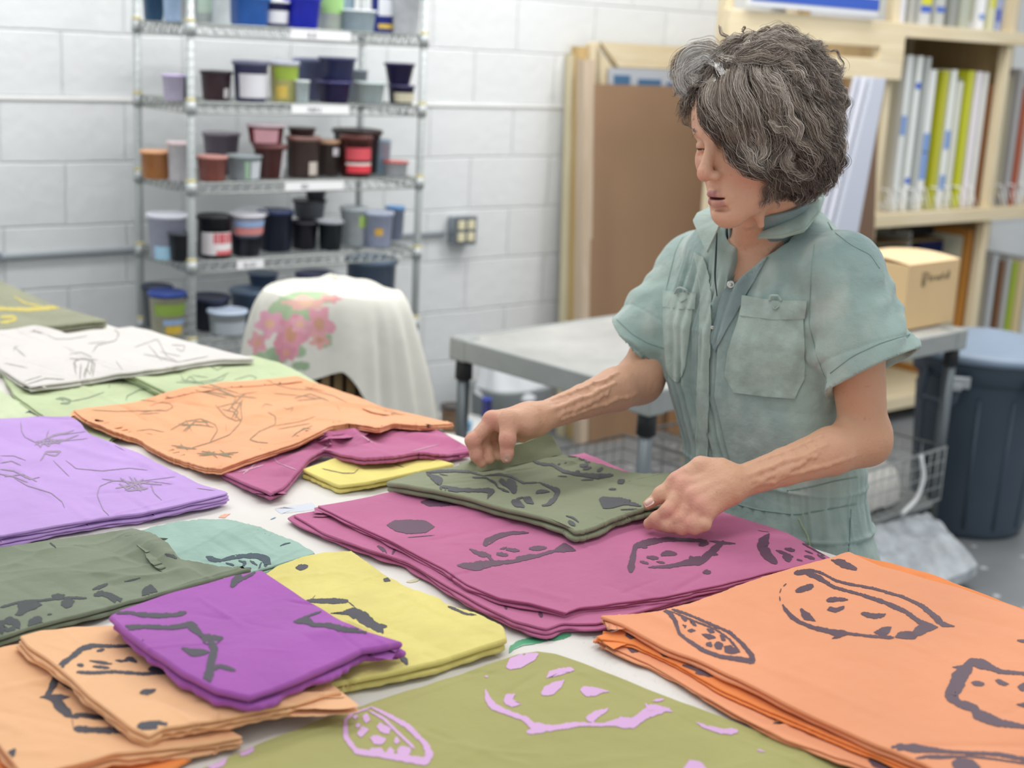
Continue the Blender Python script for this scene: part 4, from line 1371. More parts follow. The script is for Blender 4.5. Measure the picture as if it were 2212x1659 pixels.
    ctr = bl.mean(0)
    if ((bl - ctr) * O).sum() < 0: O = -O
    tk = (th + zadd) / layers
    hb = hsample(D, bl[:, 0], bl[:, 1])
    ii = np.arange(nb)
    per = 2 * math.pi / nb
    for k in range(layers):
        if k == 0:
            off = np.zeros(nb)
        else:
            off = spread * k + jit * .001 * (noise3(np.cos(ii * per) * 3 + k * 5, np.sin(ii * per) * 3, 0, seed + k * 7) + .5 * noise3(np.cos(ii * per) * 14 + k * 5, np.sin(ii * per) * 14, 0, seed + k * 5))
        ztop = bl[:, 2] - tk * k - (0 if k == 0 else .0)
        hh = tk * .76
        if layers > 1:
            hh = hh * (1 + .12 * noise3(np.cos(ii * per) * 5, np.sin(ii * per) * 5, k, seed))
        rr = min(.36 * hh.mean() if not np.isscalar(hh) else .36 * hh, .004)
        rows = []
        if k: rows.append(bl - O * .03 + O * off[:, None] + np.stack([0 * off, 0 * off, ztop - bl[:, 2]], 1))
        for (o_, zf_) in ((0.0, 0.0), (.55, -.12), (.9, -.32), (1.0, -.5), (.9, -.7), (.55, -.9), (0.0, -1.0), (-4, -1.0)):
            q = bl + O * (off + o_ * rr)[:, None]
            q[:, 2] = ztop + zf_ * hh
            rows.append(q)
        R_ = np.array(rows)
        mb.grid(R_, mi, closed=True)
    if regist:
        poly = bl[::2, :2]
        lo, hi = poly.min(0), poly.max(0)
        i0, j0 = np.maximum(((lo - [HX0, HY0]) / HS_).astype(int) - 1, 0); i1, j1 = np.minimum(((hi - [HX0, HY0]) / HS_).astype(int) + 2, HN)
        if i1 > i0 and j1 > j0:
            X, Y = np.meshgrid(HX0 + np.arange(i0, i1) * HS_, HY0 + np.arange(j0, j1) * HS_, indexing='ij')
            msk = inpoly(X, Y, poly)
            tt = top(X, Y)
            sub = HM[i0:i1, j0:j1]; sub[msk] = np.maximum(sub[msk], tt[msk])
    return mb, zf, P


def threads(mb, mi, zf, pts, n, seed, l=18):
    r = np.random.default_rng(seed)
    for k in range(n):
        x, y = pts[r.integers(len(pts))]; x += r.normal(0, 5); y += r.normal(0, 3)
        a = r.uniform(0, 6.28); c_ = r.uniform(-1.5, 1.5)
        q = []; 
        for t in range(9):
            q.append((x, y)); x += math.cos(a) * l / 9; y += math.sin(a) * l / 9 * .7; a += c_ * .25
        P = zf(np.array(q)); P[:, 2] += .0015 + .001 * np.sin(np.linspace(0, 3, 9))
        mb.tube(P, .00018, 4, mi)


def cmat(name, c, c2=None, mott=.10, ms=9, rough=.85, bump=.55, bs=32):
    return mat(name, c, rough, mott=mott, mscale=ms, bump=bump, bscale=bs, weave=.45, sheen=.12, spec=.2)


def finish(name, mb, mats, label, cat='cloth', group=None):
    return tag(build(name, mb, mats), label, cat, group)


I_dk = mat('ink_charcoal', '3F3D47', .6); I_pl = mat('ink_plum_grey', '5C4753', .6); I_bk = mat('ink_on_green', '343A3C', .6); I_nv = mat('ink_navy', '2F4350', .6)
I_ol = mat('ink_olive_line', '8C7A5C', .6); I_mg = mat('ink_on_magenta', '5B3C52', .6); I_lv = mat('ink_on_lavender', '96859C', .6)
I_gl = mat('ink_grey_line', '8F8C84', .6); I_gn = mat('ink_green_line', '7F8E72', .6); I_pk = mat('ink_pink', 'CFA3CF', .6)
I_ye = mat('ink_yellow', 'C2B25A', .6)

# 1 far olive cloth with yellow lines
mb, zf, _ = cloth([(-150, 560), (-60, 582), (0, 607)], [(0, 607), (60, 634), (120, 661), (228, 691)], [(-170, 735), (-60, 720), (0, 712), (110, 703), (228, 692)], [(-150, 560), (-160, 640), (-170, 735)], th=0.0198, layers=2, n=50, m=60, wr=.003)
ink_mesh(mb, 1, zf, [([(-60, 216), (0, 214), (120, 219), (262, 206)], 11), ([(0, 250), (60, 248), (68, 262), (30, 272), (0, 274)], 9), ([(60, 160), (110, 190), (180, 205)], 5)], Z3o)
finish('folded_cloth', mb, [cmat('sage_grey_cloth', '8E9078', mott=.12), I_ye], 'sage grey cloth with yellow painted lines at the far end of the table')
# 2-4 light green cloths
mb, zf, _ = cloth([(-120, 818), (-40, 828), (0, 842)], [(0, 842), (50, 872), (100, 902), (140, 930)], [(-120, 960), (0, 955), (140, 948)], [(-120, 818), (-120, 960)], th=0.0099, layers=2, n=40, m=50, fray=(0, 1, 0, 0))
ink_mesh(mb, 1, zf, [([(110, 665), (125, 658), (150, 668), (180, 680)], 5)], Z3o)
finish('folded_cloth', mb, [cmat('light_sage_a', 'C3CEAA'), I_bk], 'small pale sage cloth showing at the left edge above the lavender pile')
mb, zf, _ = cloth([(0, 800), (120, 790), (250, 780)], [(250, 780), (330, 830), (400, 868), (460, 900)], [(220, 962), (246, 943), (300, 930), (460, 905)], [(0, 800), (30, 850), (78, 888), (140, 925), (220, 962)], th=0.0074, layers=2, n=60, m=70, fray=(0, 0, 0, .6))
ink_mesh(mb, 1, zf, [([(240, 605), (275, 600), (305, 612), (300, 622), (262, 624)], 7), ([(255, 598), (275, 612)], 8), ([(305, 615), (380, 600), (450, 575)], 3), ([(545, 612), (548, 592), (600, 566), (665, 560)], 3),
                     ([(430, 542), (480, 522), (540, 512)], 2), ([(470, 560), (475, 540)], 2.4), ([(525, 545), (545, 505)], 2), ([(0, 520), (60, 515), (100, 530)], 2)], Z3o)
finish('folded_cloth', mb, [cmat('light_sage_b', 'B9C69C'), I_gn], 'pale green cloth with thin line drawing between white and orange piles')
mb, zf, _ = cloth([(268, 801), (400, 782), (545, 768)], [(545, 768), (600, 782), (650, 806), (690, 830)], [(392, 862), (500, 850), (690, 835)], [(268, 801), (330, 832), (392, 862)], th=0.0186, layers=3, n=50, m=80, jit=3)
ink_mesh(mb, 1, zf, [([(640, 482), (700, 490)], 2), ([(780, 522), (860, 532), (930, 520), (990, 490)], 2.4), ([(860, 472), (920, 452), (1000, 450)], 2), ([(830, 502), (900, 512)], 2), ([(870, 540), (960, 522), (975, 500)], 2),
                     ([(900, 460), (940, 480), (985, 455)], 2), ([(1010, 522), (1080, 502), (1110, 512), (1090, 530)], 2), ([(760, 532), (880, 536)], 2), ([(780, 500), (800, 530), (820, 505), (850, 530)], 2)], Z3o)
finish('folded_cloth', mb, [cmat('light_sage_c', 'B7C49B'), I_gn], 'thick folded pale green cloth partly under the white cloth near the table edge')
# 5 white
mb, zf, _ = cloth([(-60, 716), (0, 712), (45, 708), (75, 702), (105, 708), (150, 722), (220, 712), (285, 705)], [(285, 705), (330, 716), (400, 735), (480, 757), (547, 773)], [(66, 834), (180, 821), (260, 806), (340, 797), (420, 783), (480, 776), (547, 775)], [(-60, 716), (-30, 770), (0, 795), (66, 834)], th=0.0136, layers=2, n=80, m=110, wr=.003, bumps=[((85, 715), .012, .05)])
wi = [([(60, 382), (70, 386), (110, 422)], 3), ([(60, 400), (62, 378), (80, 378)], 3), ([(200, 325), (240, 345), (300, 345), (380, 332)], 2), ([(400, 402), (420, 372), (500, 352), (515, 322), (490, 300)], 3), ([(380, 365), (460, 355)], 2),
      ([(330, 472), (320, 442), (350, 430), (400, 436), (392, 500)], 4), ([(345, 520), (350, 450)], 4), ([(365, 515), (385, 440)], 4), ([(330, 500), (318, 450)], 3), ([(400, 510), (410, 450), (378, 440)], 3), ([(300, 430), (420, 436)], 3), ([(300, 412), (350, 402), (400, 425)], 2),
      ([(20, 450), (120, 470)], 2), ([(120, 540), (200, 515), (280, 520)], 3), ([(580, 382), (680, 345), (720, 420), (760, 440)], 2), ([(640, 370), (700, 440)], 2), ([(620, 410), (720, 430)], 2), ([(740, 370), (800, 375), (790, 400), (760, 385)], 2.4),
      ([(690, 400), (780, 420)], 2), ([(500, 440), (530, 480)], 2), ([(700, 430), (770, 445), (900, 420)], 2), ([(100, 530), (180, 505)], 2), ([(360, 505), (372, 470), (390, 500)], 3)]
ink_mesh(mb, 1, zf, wi, Z3o, ws_=1.2)
finish('folded_cloth', mb, [cmat('white_cloth', 'CFCAC6', mott=.03), I_gl], 'white cloth with thin grey flower line drawings near the shelving')
# 6 lavender
mb, zf, _ = cloth([(-170, 915), (0, 904), (80, 900), (150, 899)], [(150, 899), (172, 912), (188, 934), (255, 962), (300, 978), (360, 1010), (430, 1045), (490, 1064)], [(-170, 1186), (-80, 1172), (0, 1156), (100, 1140), (200, 1123), (300, 1110), (400, 1090), (440, 1080), (490, 1068)], [(-170, 915), (-170, 1186)], th=0.0186, layers=4, n=100, m=130, wr=.0030, jit=5, fray=(0, .7, 0, 0),
                  creases=[((60, 940), (300, 1010), .003, .012), ((180, 930), (400, 1060), .003, .010), ((0, 1010), (240, 1060), .0025, .015)])
lv = [([(90, 700), (94, 745), (108, 770), (150, 790), (180, 815)], 3), ([(150, 805), (230, 760), (300, 750)], 5), ([(180, 800), (260, 790), (340, 760)], 5), ([(200, 775), (320, 740)], 4), ([(150, 790), (280, 780)], 6), ([(170, 815), (190, 790), (210, 810), (230, 775)], 6), ([(210, 740), (200, 770), (260, 800)], 4),
      ([(260, 760), (370, 745)], 2), ([(240, 790), (380, 775)], 2), ([(175, 872), (200, 832), (262, 830), (240, 850), (200, 842)], 6), ([(285, 870), (330, 905), (440, 915), (560, 903), (640, 912)], 2.4), ([(480, 1117), (445, 1082), (420, 1022), (430, 982), (480, 960), (540, 955)], 3),
      ([(520, 945), (600, 1000)], 6), ([(540, 1000), (620, 950)], 6), ([(560, 940), (610, 1005)], 6), ([(500, 990), (650, 960)], 5), ([(530, 960), (700, 975)], 4), ([(550, 1002), (640, 990)], 7), ([(515, 970), (560, 1000)], 7), ([(580, 945), (625, 1000)], 6), ([(440, 950), (600, 970)], 2.4), ([(650, 968), (665, 1010), (700, 1042)], 3), ([(650, 960), (745, 972)], 2), ([(600, 960), (760, 940)], 2),
      ([(0, 908), (60, 915), (130, 952), (172, 942)], 4), ([(0, 882), (50, 872), (92, 892)], 4), ([(20, 940), (100, 930), (160, 962)], 4), ([(-20, 925), (60, 940), (120, 965)], 4), ([(60, 945), (120, 980), (220, 1010), (268, 1048), (280, 1076)], 3), ([(230, 870), (300, 940)], 2.4), ([(0, 850), (60, 850), (112, 870)], 2.4), ([(495, 805), (540, 828)], 2), ([(850, 990), (930, 1000)], 2), ([(150, 1205), (175, 1226)], 4)]
ink_mesh(mb, 1, zf, lv, Z3o, ws_=1.2)
finish('folded_cloth', mb, [cmat('lavender_cloth', 'BA97D3', mott=.06), I_lv], 'large lavender cloth folded in layers with grey flower scribbles')
# 7 far yellow
mb, zf, _ = cloth([(655, 1013), (720, 990), (850, 975)], [(850, 975), (920, 985), (978, 1001)], [(735, 1047), (800, 1040), (880, 1022), (978, 1003)], [(655, 1013), (695, 1032), (735, 1047)], th=0.0161, layers=2, n=40, m=70, wr=.003)
ink_mesh(mb, 1, zf, [([(1390, 905), (1480, 925), (1530, 925), (1550, 905)], 2.4), ([(1700, 885), (1745, 900)], 3)], Z3o)
finish('folded_cloth', mb, [cmat('yellow_far', 'E2D47A', mott=.08), I_ol], 'small yellow cloth poking out under the crumpled magenta cloth')
# 8 crumpled magenta under the orange
mb, zf, _ = cloth([(470, 975), (640, 940), (900, 910)], [(900, 910), (960, 935), (1020, 973)], [(584, 1064), (612, 1050), (640, 1022), (665, 992), (700, 972), (745, 985), (780, 994), (850, 992), (905, 983), (960, 990), (1020, 983)], [(470, 975), (480, 1018), (530, 1042), (584, 1064)], th=0.0099, layers=2, n=70, m=120, wr=.004,
                  creases=[((745, 938), (690, 980), .032, .022), ((745, 938), (800, 985), .018, .02), ((690, 955), (610, 1040), .008, .018), ((880, 950), (1000, 970), .010, .03)], zadd=.004, jit=2, fray=(0, 0, .8, 0))
ink_mesh(mb, 1, zf, [([(1170, 840), (1200, 880), (1290, 915)], 2), ([(1400, 765), (1430, 800), (1380, 830)], 4), ([(1395, 790), (1470, 770)], 4), ([(1560, 760), (1610, 795)], 3), ([(1050, 930), (1120, 870)], 4), ([(1030, 920), (1140, 890)], 4), ([(1780, 830), (1900, 800)], 2)], Z3o)
finish('folded_cloth', mb, [cmat('magenta_far', 'B5638B', mott=.10), mat('ink_pale_magenta', 'C79AAE', .6)], 'crumpled magenta cloth peeking out under the far orange cloth')
# 9 far orange
mb, zf, _ = cloth([(160, 885), (220, 878), (300, 868), (350, 850), (400, 836), (460, 828), (560, 820), (640, 812)], [(640, 812), (700, 832), (760, 852), (830, 880), (900, 896), (978, 914)], [(478, 1012), (560, 985), (640, 962), (690, 940), (712, 928), (760, 924), (820, 936), (850, 926), (915, 934), (978, 932)], [(160, 885), (180, 902), (240, 930), (300, 948), (330, 968), (380, 990), (440, 1008), (478, 1012)], th=0.0112, layers=3, n=90, m=140, wr=.0032, jit=3, fray=(.6, 0, .6, 1.2),
                  creases=[((540, 905), (700, 872), .006, .014), ((700, 872), (860, 888), .007, .016), ((450, 960), (640, 905), .003, .012), ((340, 850), (280, 900), .004, .02)])
of = [([(395, 652), (500, 658), (640, 655), (720, 655), (748, 640), (735, 624), (640, 612), (560, 608)], 2.2), ([(610, 662), (700, 650)], 2), ([(600, 670), (690, 665)], 2),
      ([(1048, 600), (1040, 640), (1045, 690), (1035, 712), (990, 760), (900, 795), (830, 815)], 3), ([(940, 640), (1000, 625), (1045, 620)], 3), ([(930, 630), (975, 680), (1020, 700), (1048, 690)], 3), ([(960, 650), (1010, 660), (1040, 702)], 3), ([(1045, 610), (1000, 690)], 5), ([(980, 660), (1045, 590), (1060, 585)], 4), ([(1020, 600), (1000, 640), (1030, 660), (1015, 690)], 4),
      ([(860, 550), (940, 560), (1020, 600)], 3), ([(880, 570), (1000, 590)], 4), ([(840, 565), (980, 600)], 3), ([(900, 540), (1030, 580)], 3), ([(1000, 590), (1110, 600)], 3), ([(920, 555), (1010, 590)], 5), ([(1030, 585), (1110, 575)], 2),
      ([(735, 740), (800, 702), (870, 690), (905, 722)], 3), ([(790, 745), (840, 702), (905, 705)], 4), ([(780, 720), (860, 715), (925, 727)], 3), ([(800, 690), (830, 747)], 2), ([(850, 695), (800, 747)], 3), ([(870, 690), (930, 715), (940, 740), (905, 795)], 3), ([(770, 712), (900, 720)], 3),
      ([(740, 805), (830, 817)], 4), ([(760, 815), (850, 820)], 4), ([(780, 800), (812, 827)], 4), ([(850, 840), (1010, 845)], 4), ([(870, 830), (1000, 855)], 4), ([(860, 850), (1030, 835)], 4), ([(900, 828), (940, 860)], 4), ([(950, 825), (1000, 860)], 4), ([(880, 848), (930, 832)], 3),
      ([(1155, 660), (1190, 680), (1190, 715), (1120, 745), (1078, 780), (1110, 790), (1158, 795)], 3), ([(1190, 720), (1300, 702), (1362, 680)], 2), ([(1200, 735), (1340, 710)], 2), ([(1260, 770), (1290, 745), (1350, 720)], 3), ([(1290, 750), (1310, 730), (1345, 735)], 3),
      ([(1150, 520), (1200, 545), (1260, 560), (1340, 565), (1362, 540)], 2), ([(1270, 602), (1340, 582), (1420, 612)], 3), ([(1320, 560), (1440, 590), (1500, 620)], 2), ([(1280, 612), (1400, 600)], 3), ([(1300, 590), (1360, 600)], 3), ([(1180, 580), (1300, 590)], 2), ([(1130, 642), (1145, 625), (1175, 632)], 2.4), ([(1225, 640), (1240, 650), (1268, 640), (1255, 662)], 2),
      ([(1625, 655), (1720, 665)], 2), ([(1640, 665), (1750, 672)], 2), ([(1660, 652), (1700, 677)], 2), ([(975, 715), (978, 745)], 2), ([(590, 742), (650, 735), (710, 748)], 2), ([(630, 752), (660, 758)], 2), ([(1455, 630), (1468, 655)], 2)]
ink_mesh(mb, 1, zf, of, Z3o, ws_=1.2)
threads(mb, 0, zf, [(478, 1010), (500, 1003)], 4, 3, 20)
finish('folded_cloth', mb, [cmat('orange_far', 'E8A57A', mott=.06), I_ol], 'orange cloth with olive flower line drawings in the middle distance')
# 10 teal
mb, zf, _ = cloth([(300, 1145), (380, 1127), (430, 1122), (490, 1121), (560, 1137)], [(560, 1137), (610, 1158), (640, 1170), (678, 1194)], [(420, 1262), (520, 1242), (580, 1226), (678, 1196)], [(300, 1145), (360, 1200), (420, 1262)], th=0.0087, layers=2, n=60, m=80, wr=.0035, ridge=.002, fray=(1.2, 1, 0, 0))
ink_mesh(mb, 1, zf, [([(890, 748), (925, 762), (960, 765)], 14), ([(955, 765), (1000, 752), (1050, 745), (1110, 744), (1148, 758), (1158, 785), (1135, 802)], (10, 12, 12, 16, 22, 20)), ([(975, 775), (1012, 786)], 8), ([(1030, 765), (1062, 776), (1045, 790)], 8), ([(1080, 765), (1112, 785)], 8), ([(1050, 803), (1085, 798)], 8), ([(1130, 772), (1118, 802)], 6), ([(1000, 800), (1030, 792)], 6), ([(1210, 702), (1230, 693), (1255, 688)], 4)], Z0o)
finish('folded_cloth', mb, [cmat('pale_teal_cloth', '97B4A8', mott=.14, ms=14, bump=1.0, bs=24), I_nv], 'pale teal cloth with navy print behind the grey-green cloth')
# 11 grey green
mb, zf, _ = cloth([(-120, 1202), (0, 1182), (100, 1168), (200, 1155), (287, 1141)], [(287, 1141), (330, 1152), (362, 1175), (385, 1206), (420, 1212), (470, 1222), (540, 1228)], [(-120, 1415), (0, 1386), (60, 1372), (130, 1360), (250, 1340), (420, 1310), (540, 1290)], [(-120, 1202), (-120, 1415)], th=0.0136, layers=2, n=100, m=130, wr=.0045, ridge=.003, fray=(.5, 1.4, 0, 0),
                  creases=[((250, 1150), (420, 1260), .007, .016), ((290, 1160), (480, 1250), .005, .012), ((30, 1250), (300, 1240), .003, .02)])
gg = [([(0, 968), (70, 948), (120, 940), (180, 938), (240, 930), (300, 925), (375, 928)], 7), ('B', [(75, 945), (120, 935), (150, 940), (185, 955), (150, 975), (120, 985), (90, 1005), (62, 1000), (80, 980)]), ('B', [(220, 915), (245, 908), (285, 912), (262, 932), (235, 930)]),
      ('B', [(262, 940), (300, 925), (325, 940), (310, 965), (285, 972), (265, 960)]), ([(18, 1028), (50, 1024), (74, 1040), (66, 1066), (30, 1074), (5, 1062), (2, 1040), (20, 1028)], 22), ('B', [(125, 1020), (160, 1003), (185, 1012), (178, 1030), (218, 1032), (210, 1050), (160, 1063), (120, 1050)]),
      ([(205, 998), (225, 996)], 7), ([(400, 890), (435, 878), (466, 866)], 10), ([(405, 915), (440, 906), (480, 920), (520, 945), (568, 972)], (16, 14, 20, 24, 20)), ('B', [(612, 925), (615, 890), (650, 866), (680, 895), (686, 925), (655, 935)]), ('B', [(448, 1025), (455, 980), (485, 963), (512, 985), (480, 1030), (460, 1036)]),
      ([(537, 856), (575, 848), (607, 840)], 4), ([(712, 737), (745, 745), (765, 755)], 10), ([(758, 722), (790, 750), (828, 766)], (10, 8, 4)), ([(216, 688), (230, 698), (242, 710)], 7)]
ink_mesh(mb, 1, zf, gg, Z0o)
finish('folded_cloth', mb, [cmat('grey_green_cloth', '7A836E', mott=.08, ms=6, bump=.9, bs=22), I_bk], 'large grey-green cloth with black leaf print at the left front')
# 12 yellow
mb, zf, _ = cloth([(572, 1242), (600, 1222), (650, 1203), (700, 1193), (758, 1190)], [(758, 1190), (785, 1210), (830, 1242), (880, 1268), (945, 1290), (960, 1304), (1030, 1325), (1086, 1352), (1091, 1378)], [(682, 1480), (780, 1462), (860, 1446), (950, 1424), (1040, 1396), (1091, 1380)], [(572, 1242), (620, 1350), (682, 1480)], th=0.0186, layers=2, n=80, m=110, wr=.004, fray=(.6, .8, 0, 0), ridge=.002)
yl = [('B', [(1275, 795), (1295, 780), (1335, 785), (1325, 800), (1295, 810)]), ('B', [(1655, 845), (1675, 838), (1688, 853), (1660, 858)]), ([(1322, 938), (1400, 940), (1505, 940)], (8, 16, 14)), ([(1500, 940), (1520, 955), (1535, 968)], 3),
      ('B', [(1425, 992), (1480, 985), (1530, 965), (1560, 985), (1530, 1020), (1505, 1000)]), ([(1525, 975), (1560, 1005), (1600, 1035), (1655, 1070)], (26, 34, 26, 22)), ([(1590, 1045), (1640, 1048), (1672, 1050)], 12), ([(1640, 1050), (1655, 1080)], 12), ([(1935, 963), (1970, 976), (2010, 995), (2060, 1000)], (8, 7, 6, 3)), ([(1722, 1178), (1750, 1195), (1760, 1216)], (8, 18, 12)), ([(1345, 935), (1362, 915)], 2)]
ink_mesh(mb, 1, zf, yl, Z0o)
threads(mb, 0, zf, [(700, 1485), (760, 1470), (800, 1455), (700, 1490), (850, 1420)], 16, 5, 28)
finish('folded_cloth', mb, [cmat('yellow_cloth', 'DACD7A', mott=.10, ms=14, bump=.9, bs=26), I_dk], 'pale yellow cloth with dark print lying between violet and magenta')
# 13 bright orange under the peach
mb, zf, _ = cloth([(-120, 1620), (120, 1600), (330, 1610)], [(330, 1610), (380, 1618), (410, 1634)], [(-60, 1800), (200, 1760), (410, 1640)], [(-120, 1620), (-60, 1800)], th=0.0074, layers=1, n=40, m=50, fray=(0, 1.5, 1, 0))
finish('folded_cloth', mb, [cmat('bright_orange', 'EF8F4A', mott=.06)], 'bright orange cloth showing below the lowest peach cloth at bottom left')
# 14 peach lower
mb, zf, _ = cloth([(-120, 1435), (0, 1398), (60, 1388), (200, 1400)], [(200, 1400), (330, 1480), (450, 1555), (520, 1590)], [(60, 1682), (130, 1656), (195, 1640), (250, 1625), (400, 1612), (520, 1592)], [(-120, 1435), (-60, 1530), (0, 1606), (60, 1682)], th=0.0149, layers=3, n=90, m=110, wr=.0022, jit=4)
p1 = [([(250, 1252), (235, 1290), (215, 1330), (205, 1350), (240, 1370), (265, 1400), (310, 1440)], (16, 22, 18, 18, 28, 26, 22)), ([(172, 1357), (210, 1352), (240, 1355), (302, 1354)], (6, 14, 18, 6)), ([(248, 1262), (290, 1300), (330, 1325), (368, 1342)], (20, 24, 14, 10)), ([(305, 1440), (350, 1432), (420, 1442), (505, 1440)], 14), ([(310, 1445), (318, 1490)], 2), ([(318, 1492), (400, 1497), (500, 1500), (592, 1502)], 18),
      ('B', [(30, 1590), (70, 1575), (66, 1600), (50, 1626), (35, 1612)]), ([(560, 1620), (605, 1608)], 14), ([(700, 1595), (772, 1578)], 12)]
ink_mesh(mb, 1, zf, p1, Z0o)
finish('folded_cloth', mb, [cmat('peach_lower', 'E8B385', mott=.04), I_dk], 'lower peach cloth with dark face print in the bottom left corner')
# 15 peach upper
mb, zf, _ = cloth([(46, 1374), (90, 1362), (160, 1354), (240, 1352), (400, 1340)], [(400, 1340), (560, 1440), (650, 1495), (738, 1492)], [(322, 1586), (350, 1570), (450, 1556), (560, 1534), (640, 1520), (700, 1502), (738, 1494)], [(46, 1374), (60, 1392), (130, 1440), (200, 1505), (290, 1572), (322, 1586)], th=0.0161, layers=3, n=90, m=120, wr=.0018, jit=4, smooth_r=14, mx=10)
p2 = [([(262, 1245), (266, 1212), (300, 1190), (355, 1145), (400, 1133), (500, 1135), (590, 1133)], (18, 14, 16, 14, 8, 9, 8)), ([(330, 1247), (400, 1250), (500, 1245), (620, 1255), (700, 1250), (765, 1235)], 9), ('B', [(635, 1235), (665, 1216), (712, 1242), (662, 1252)]), ([(418, 1157), (452, 1148)], 12),
      ([(333, 1215), (362, 1218)], 14), ([(385, 1198), (430, 1204), (485, 1212)], (4, 9, 5)), ([(400, 1222), (475, 1229)], 8), ([(498, 1196), (530, 1200), (560, 1188), (592, 1204)], (6, 6, 16, 12)), ('B', [(600, 1335), (620, 1322), (675, 1318), (668, 1335), (640, 1345), (615, 1345)]),
      ([(595, 1500), (612, 1480), (680, 1474), (790, 1486)], (22, 26, 18, 12)), ([(830, 1500), (900, 1492), (990, 1474)], (14, 16, 8)), ([(1232, 1456), (1275, 1428), (1318, 1420)], (8, 22, 24))]
ink_mesh(mb, 1, zf, p2, Z0o)
threads(mb, 0, zf, [(420, 1562), (400, 1566), (470, 1550), (700, 1500), (740, 1492)], 14, 9, 26)
finish('folded_cloth', mb, [cmat('peach_upper', 'EAB688', mott=.04), I_dk], 'upper peach cloth with dark face print, just under the violet cloth')
# 16 violet
mb, zf, _ = cloth([(241, 1330), (262, 1318), (290, 1308), (350, 1286), (420, 1268), (500, 1244), (565, 1233)], [(565, 1233), (650, 1290), (740, 1343), (800, 1366), (864, 1386)], [(538, 1500), (580, 1488), (640, 1464), (700, 1438), (780, 1402), (864, 1388)], [(241, 1330), (270, 1358), (330, 1402), (400, 1450), (470, 1486), (538, 1500)], th=0.0198, layers=2, n=90, m=110, wr=.0024, jit=6, zadd=.002, smooth_r=16, mx=12,
                  creases=[((660, 1440), (860, 1380), .006, .02), ((300, 1310), (560, 1240), .002, .02)])
vi = [([(1000, 880), (1018, 848), (1060, 830), (1110, 808)], (24, 22, 16, 14)), ([(500, 992), (560, 990), (600, 998), (680, 1003), (760, 1000), (806, 988)], (8, 8, 14, 16, 12, 14)), ([(530, 1072), (545, 1055), (620, 1050), (740, 1055), (800, 1045), (835, 1033)], (18, 14, 12, 12, 14, 14)),
      ('B', [(800, 1045), (828, 1025), (850, 1040), (875, 1080), (905, 1100), (880, 1112), (850, 1085), (825, 1070)]), ([(870, 1085), (905, 1110), (940, 1105), (964, 1098)], (18, 30, 28, 16)), ([(905, 1110), (928, 1150), (912, 1200), (905, 1250), (885, 1312)], (26, 20, 24, 28, 26)), ([(785, 1142), (830, 1163), (905, 1160)], (12, 22, 12)), ([(905, 1238), (950, 1220), (1018, 1240)], (16, 12, 12)), ([(612, 1110), (640, 1140), (665, 1172)], 26),
      ([(1388, 985), (1330, 1005), (1268, 1030)], 6), ([(1268, 1030), (1330, 1025), (1350, 1042), (1420, 1045), (1500, 1065), (1580, 1070), (1655, 1082)], (8, 18, 10, 18, 14, 12, 10)), ('B', [(1630, 1150), (1665, 1138), (1722, 1142), (1690, 1152)])]
ink_mesh(mb, 1, zf, vi, Z0o)
finish('folded_cloth', mb, [cmat('violet_cloth', 'A357AA', mott=.07, ms=7), I_dk], 'bright violet folded cloth with dark plum brush strokes')
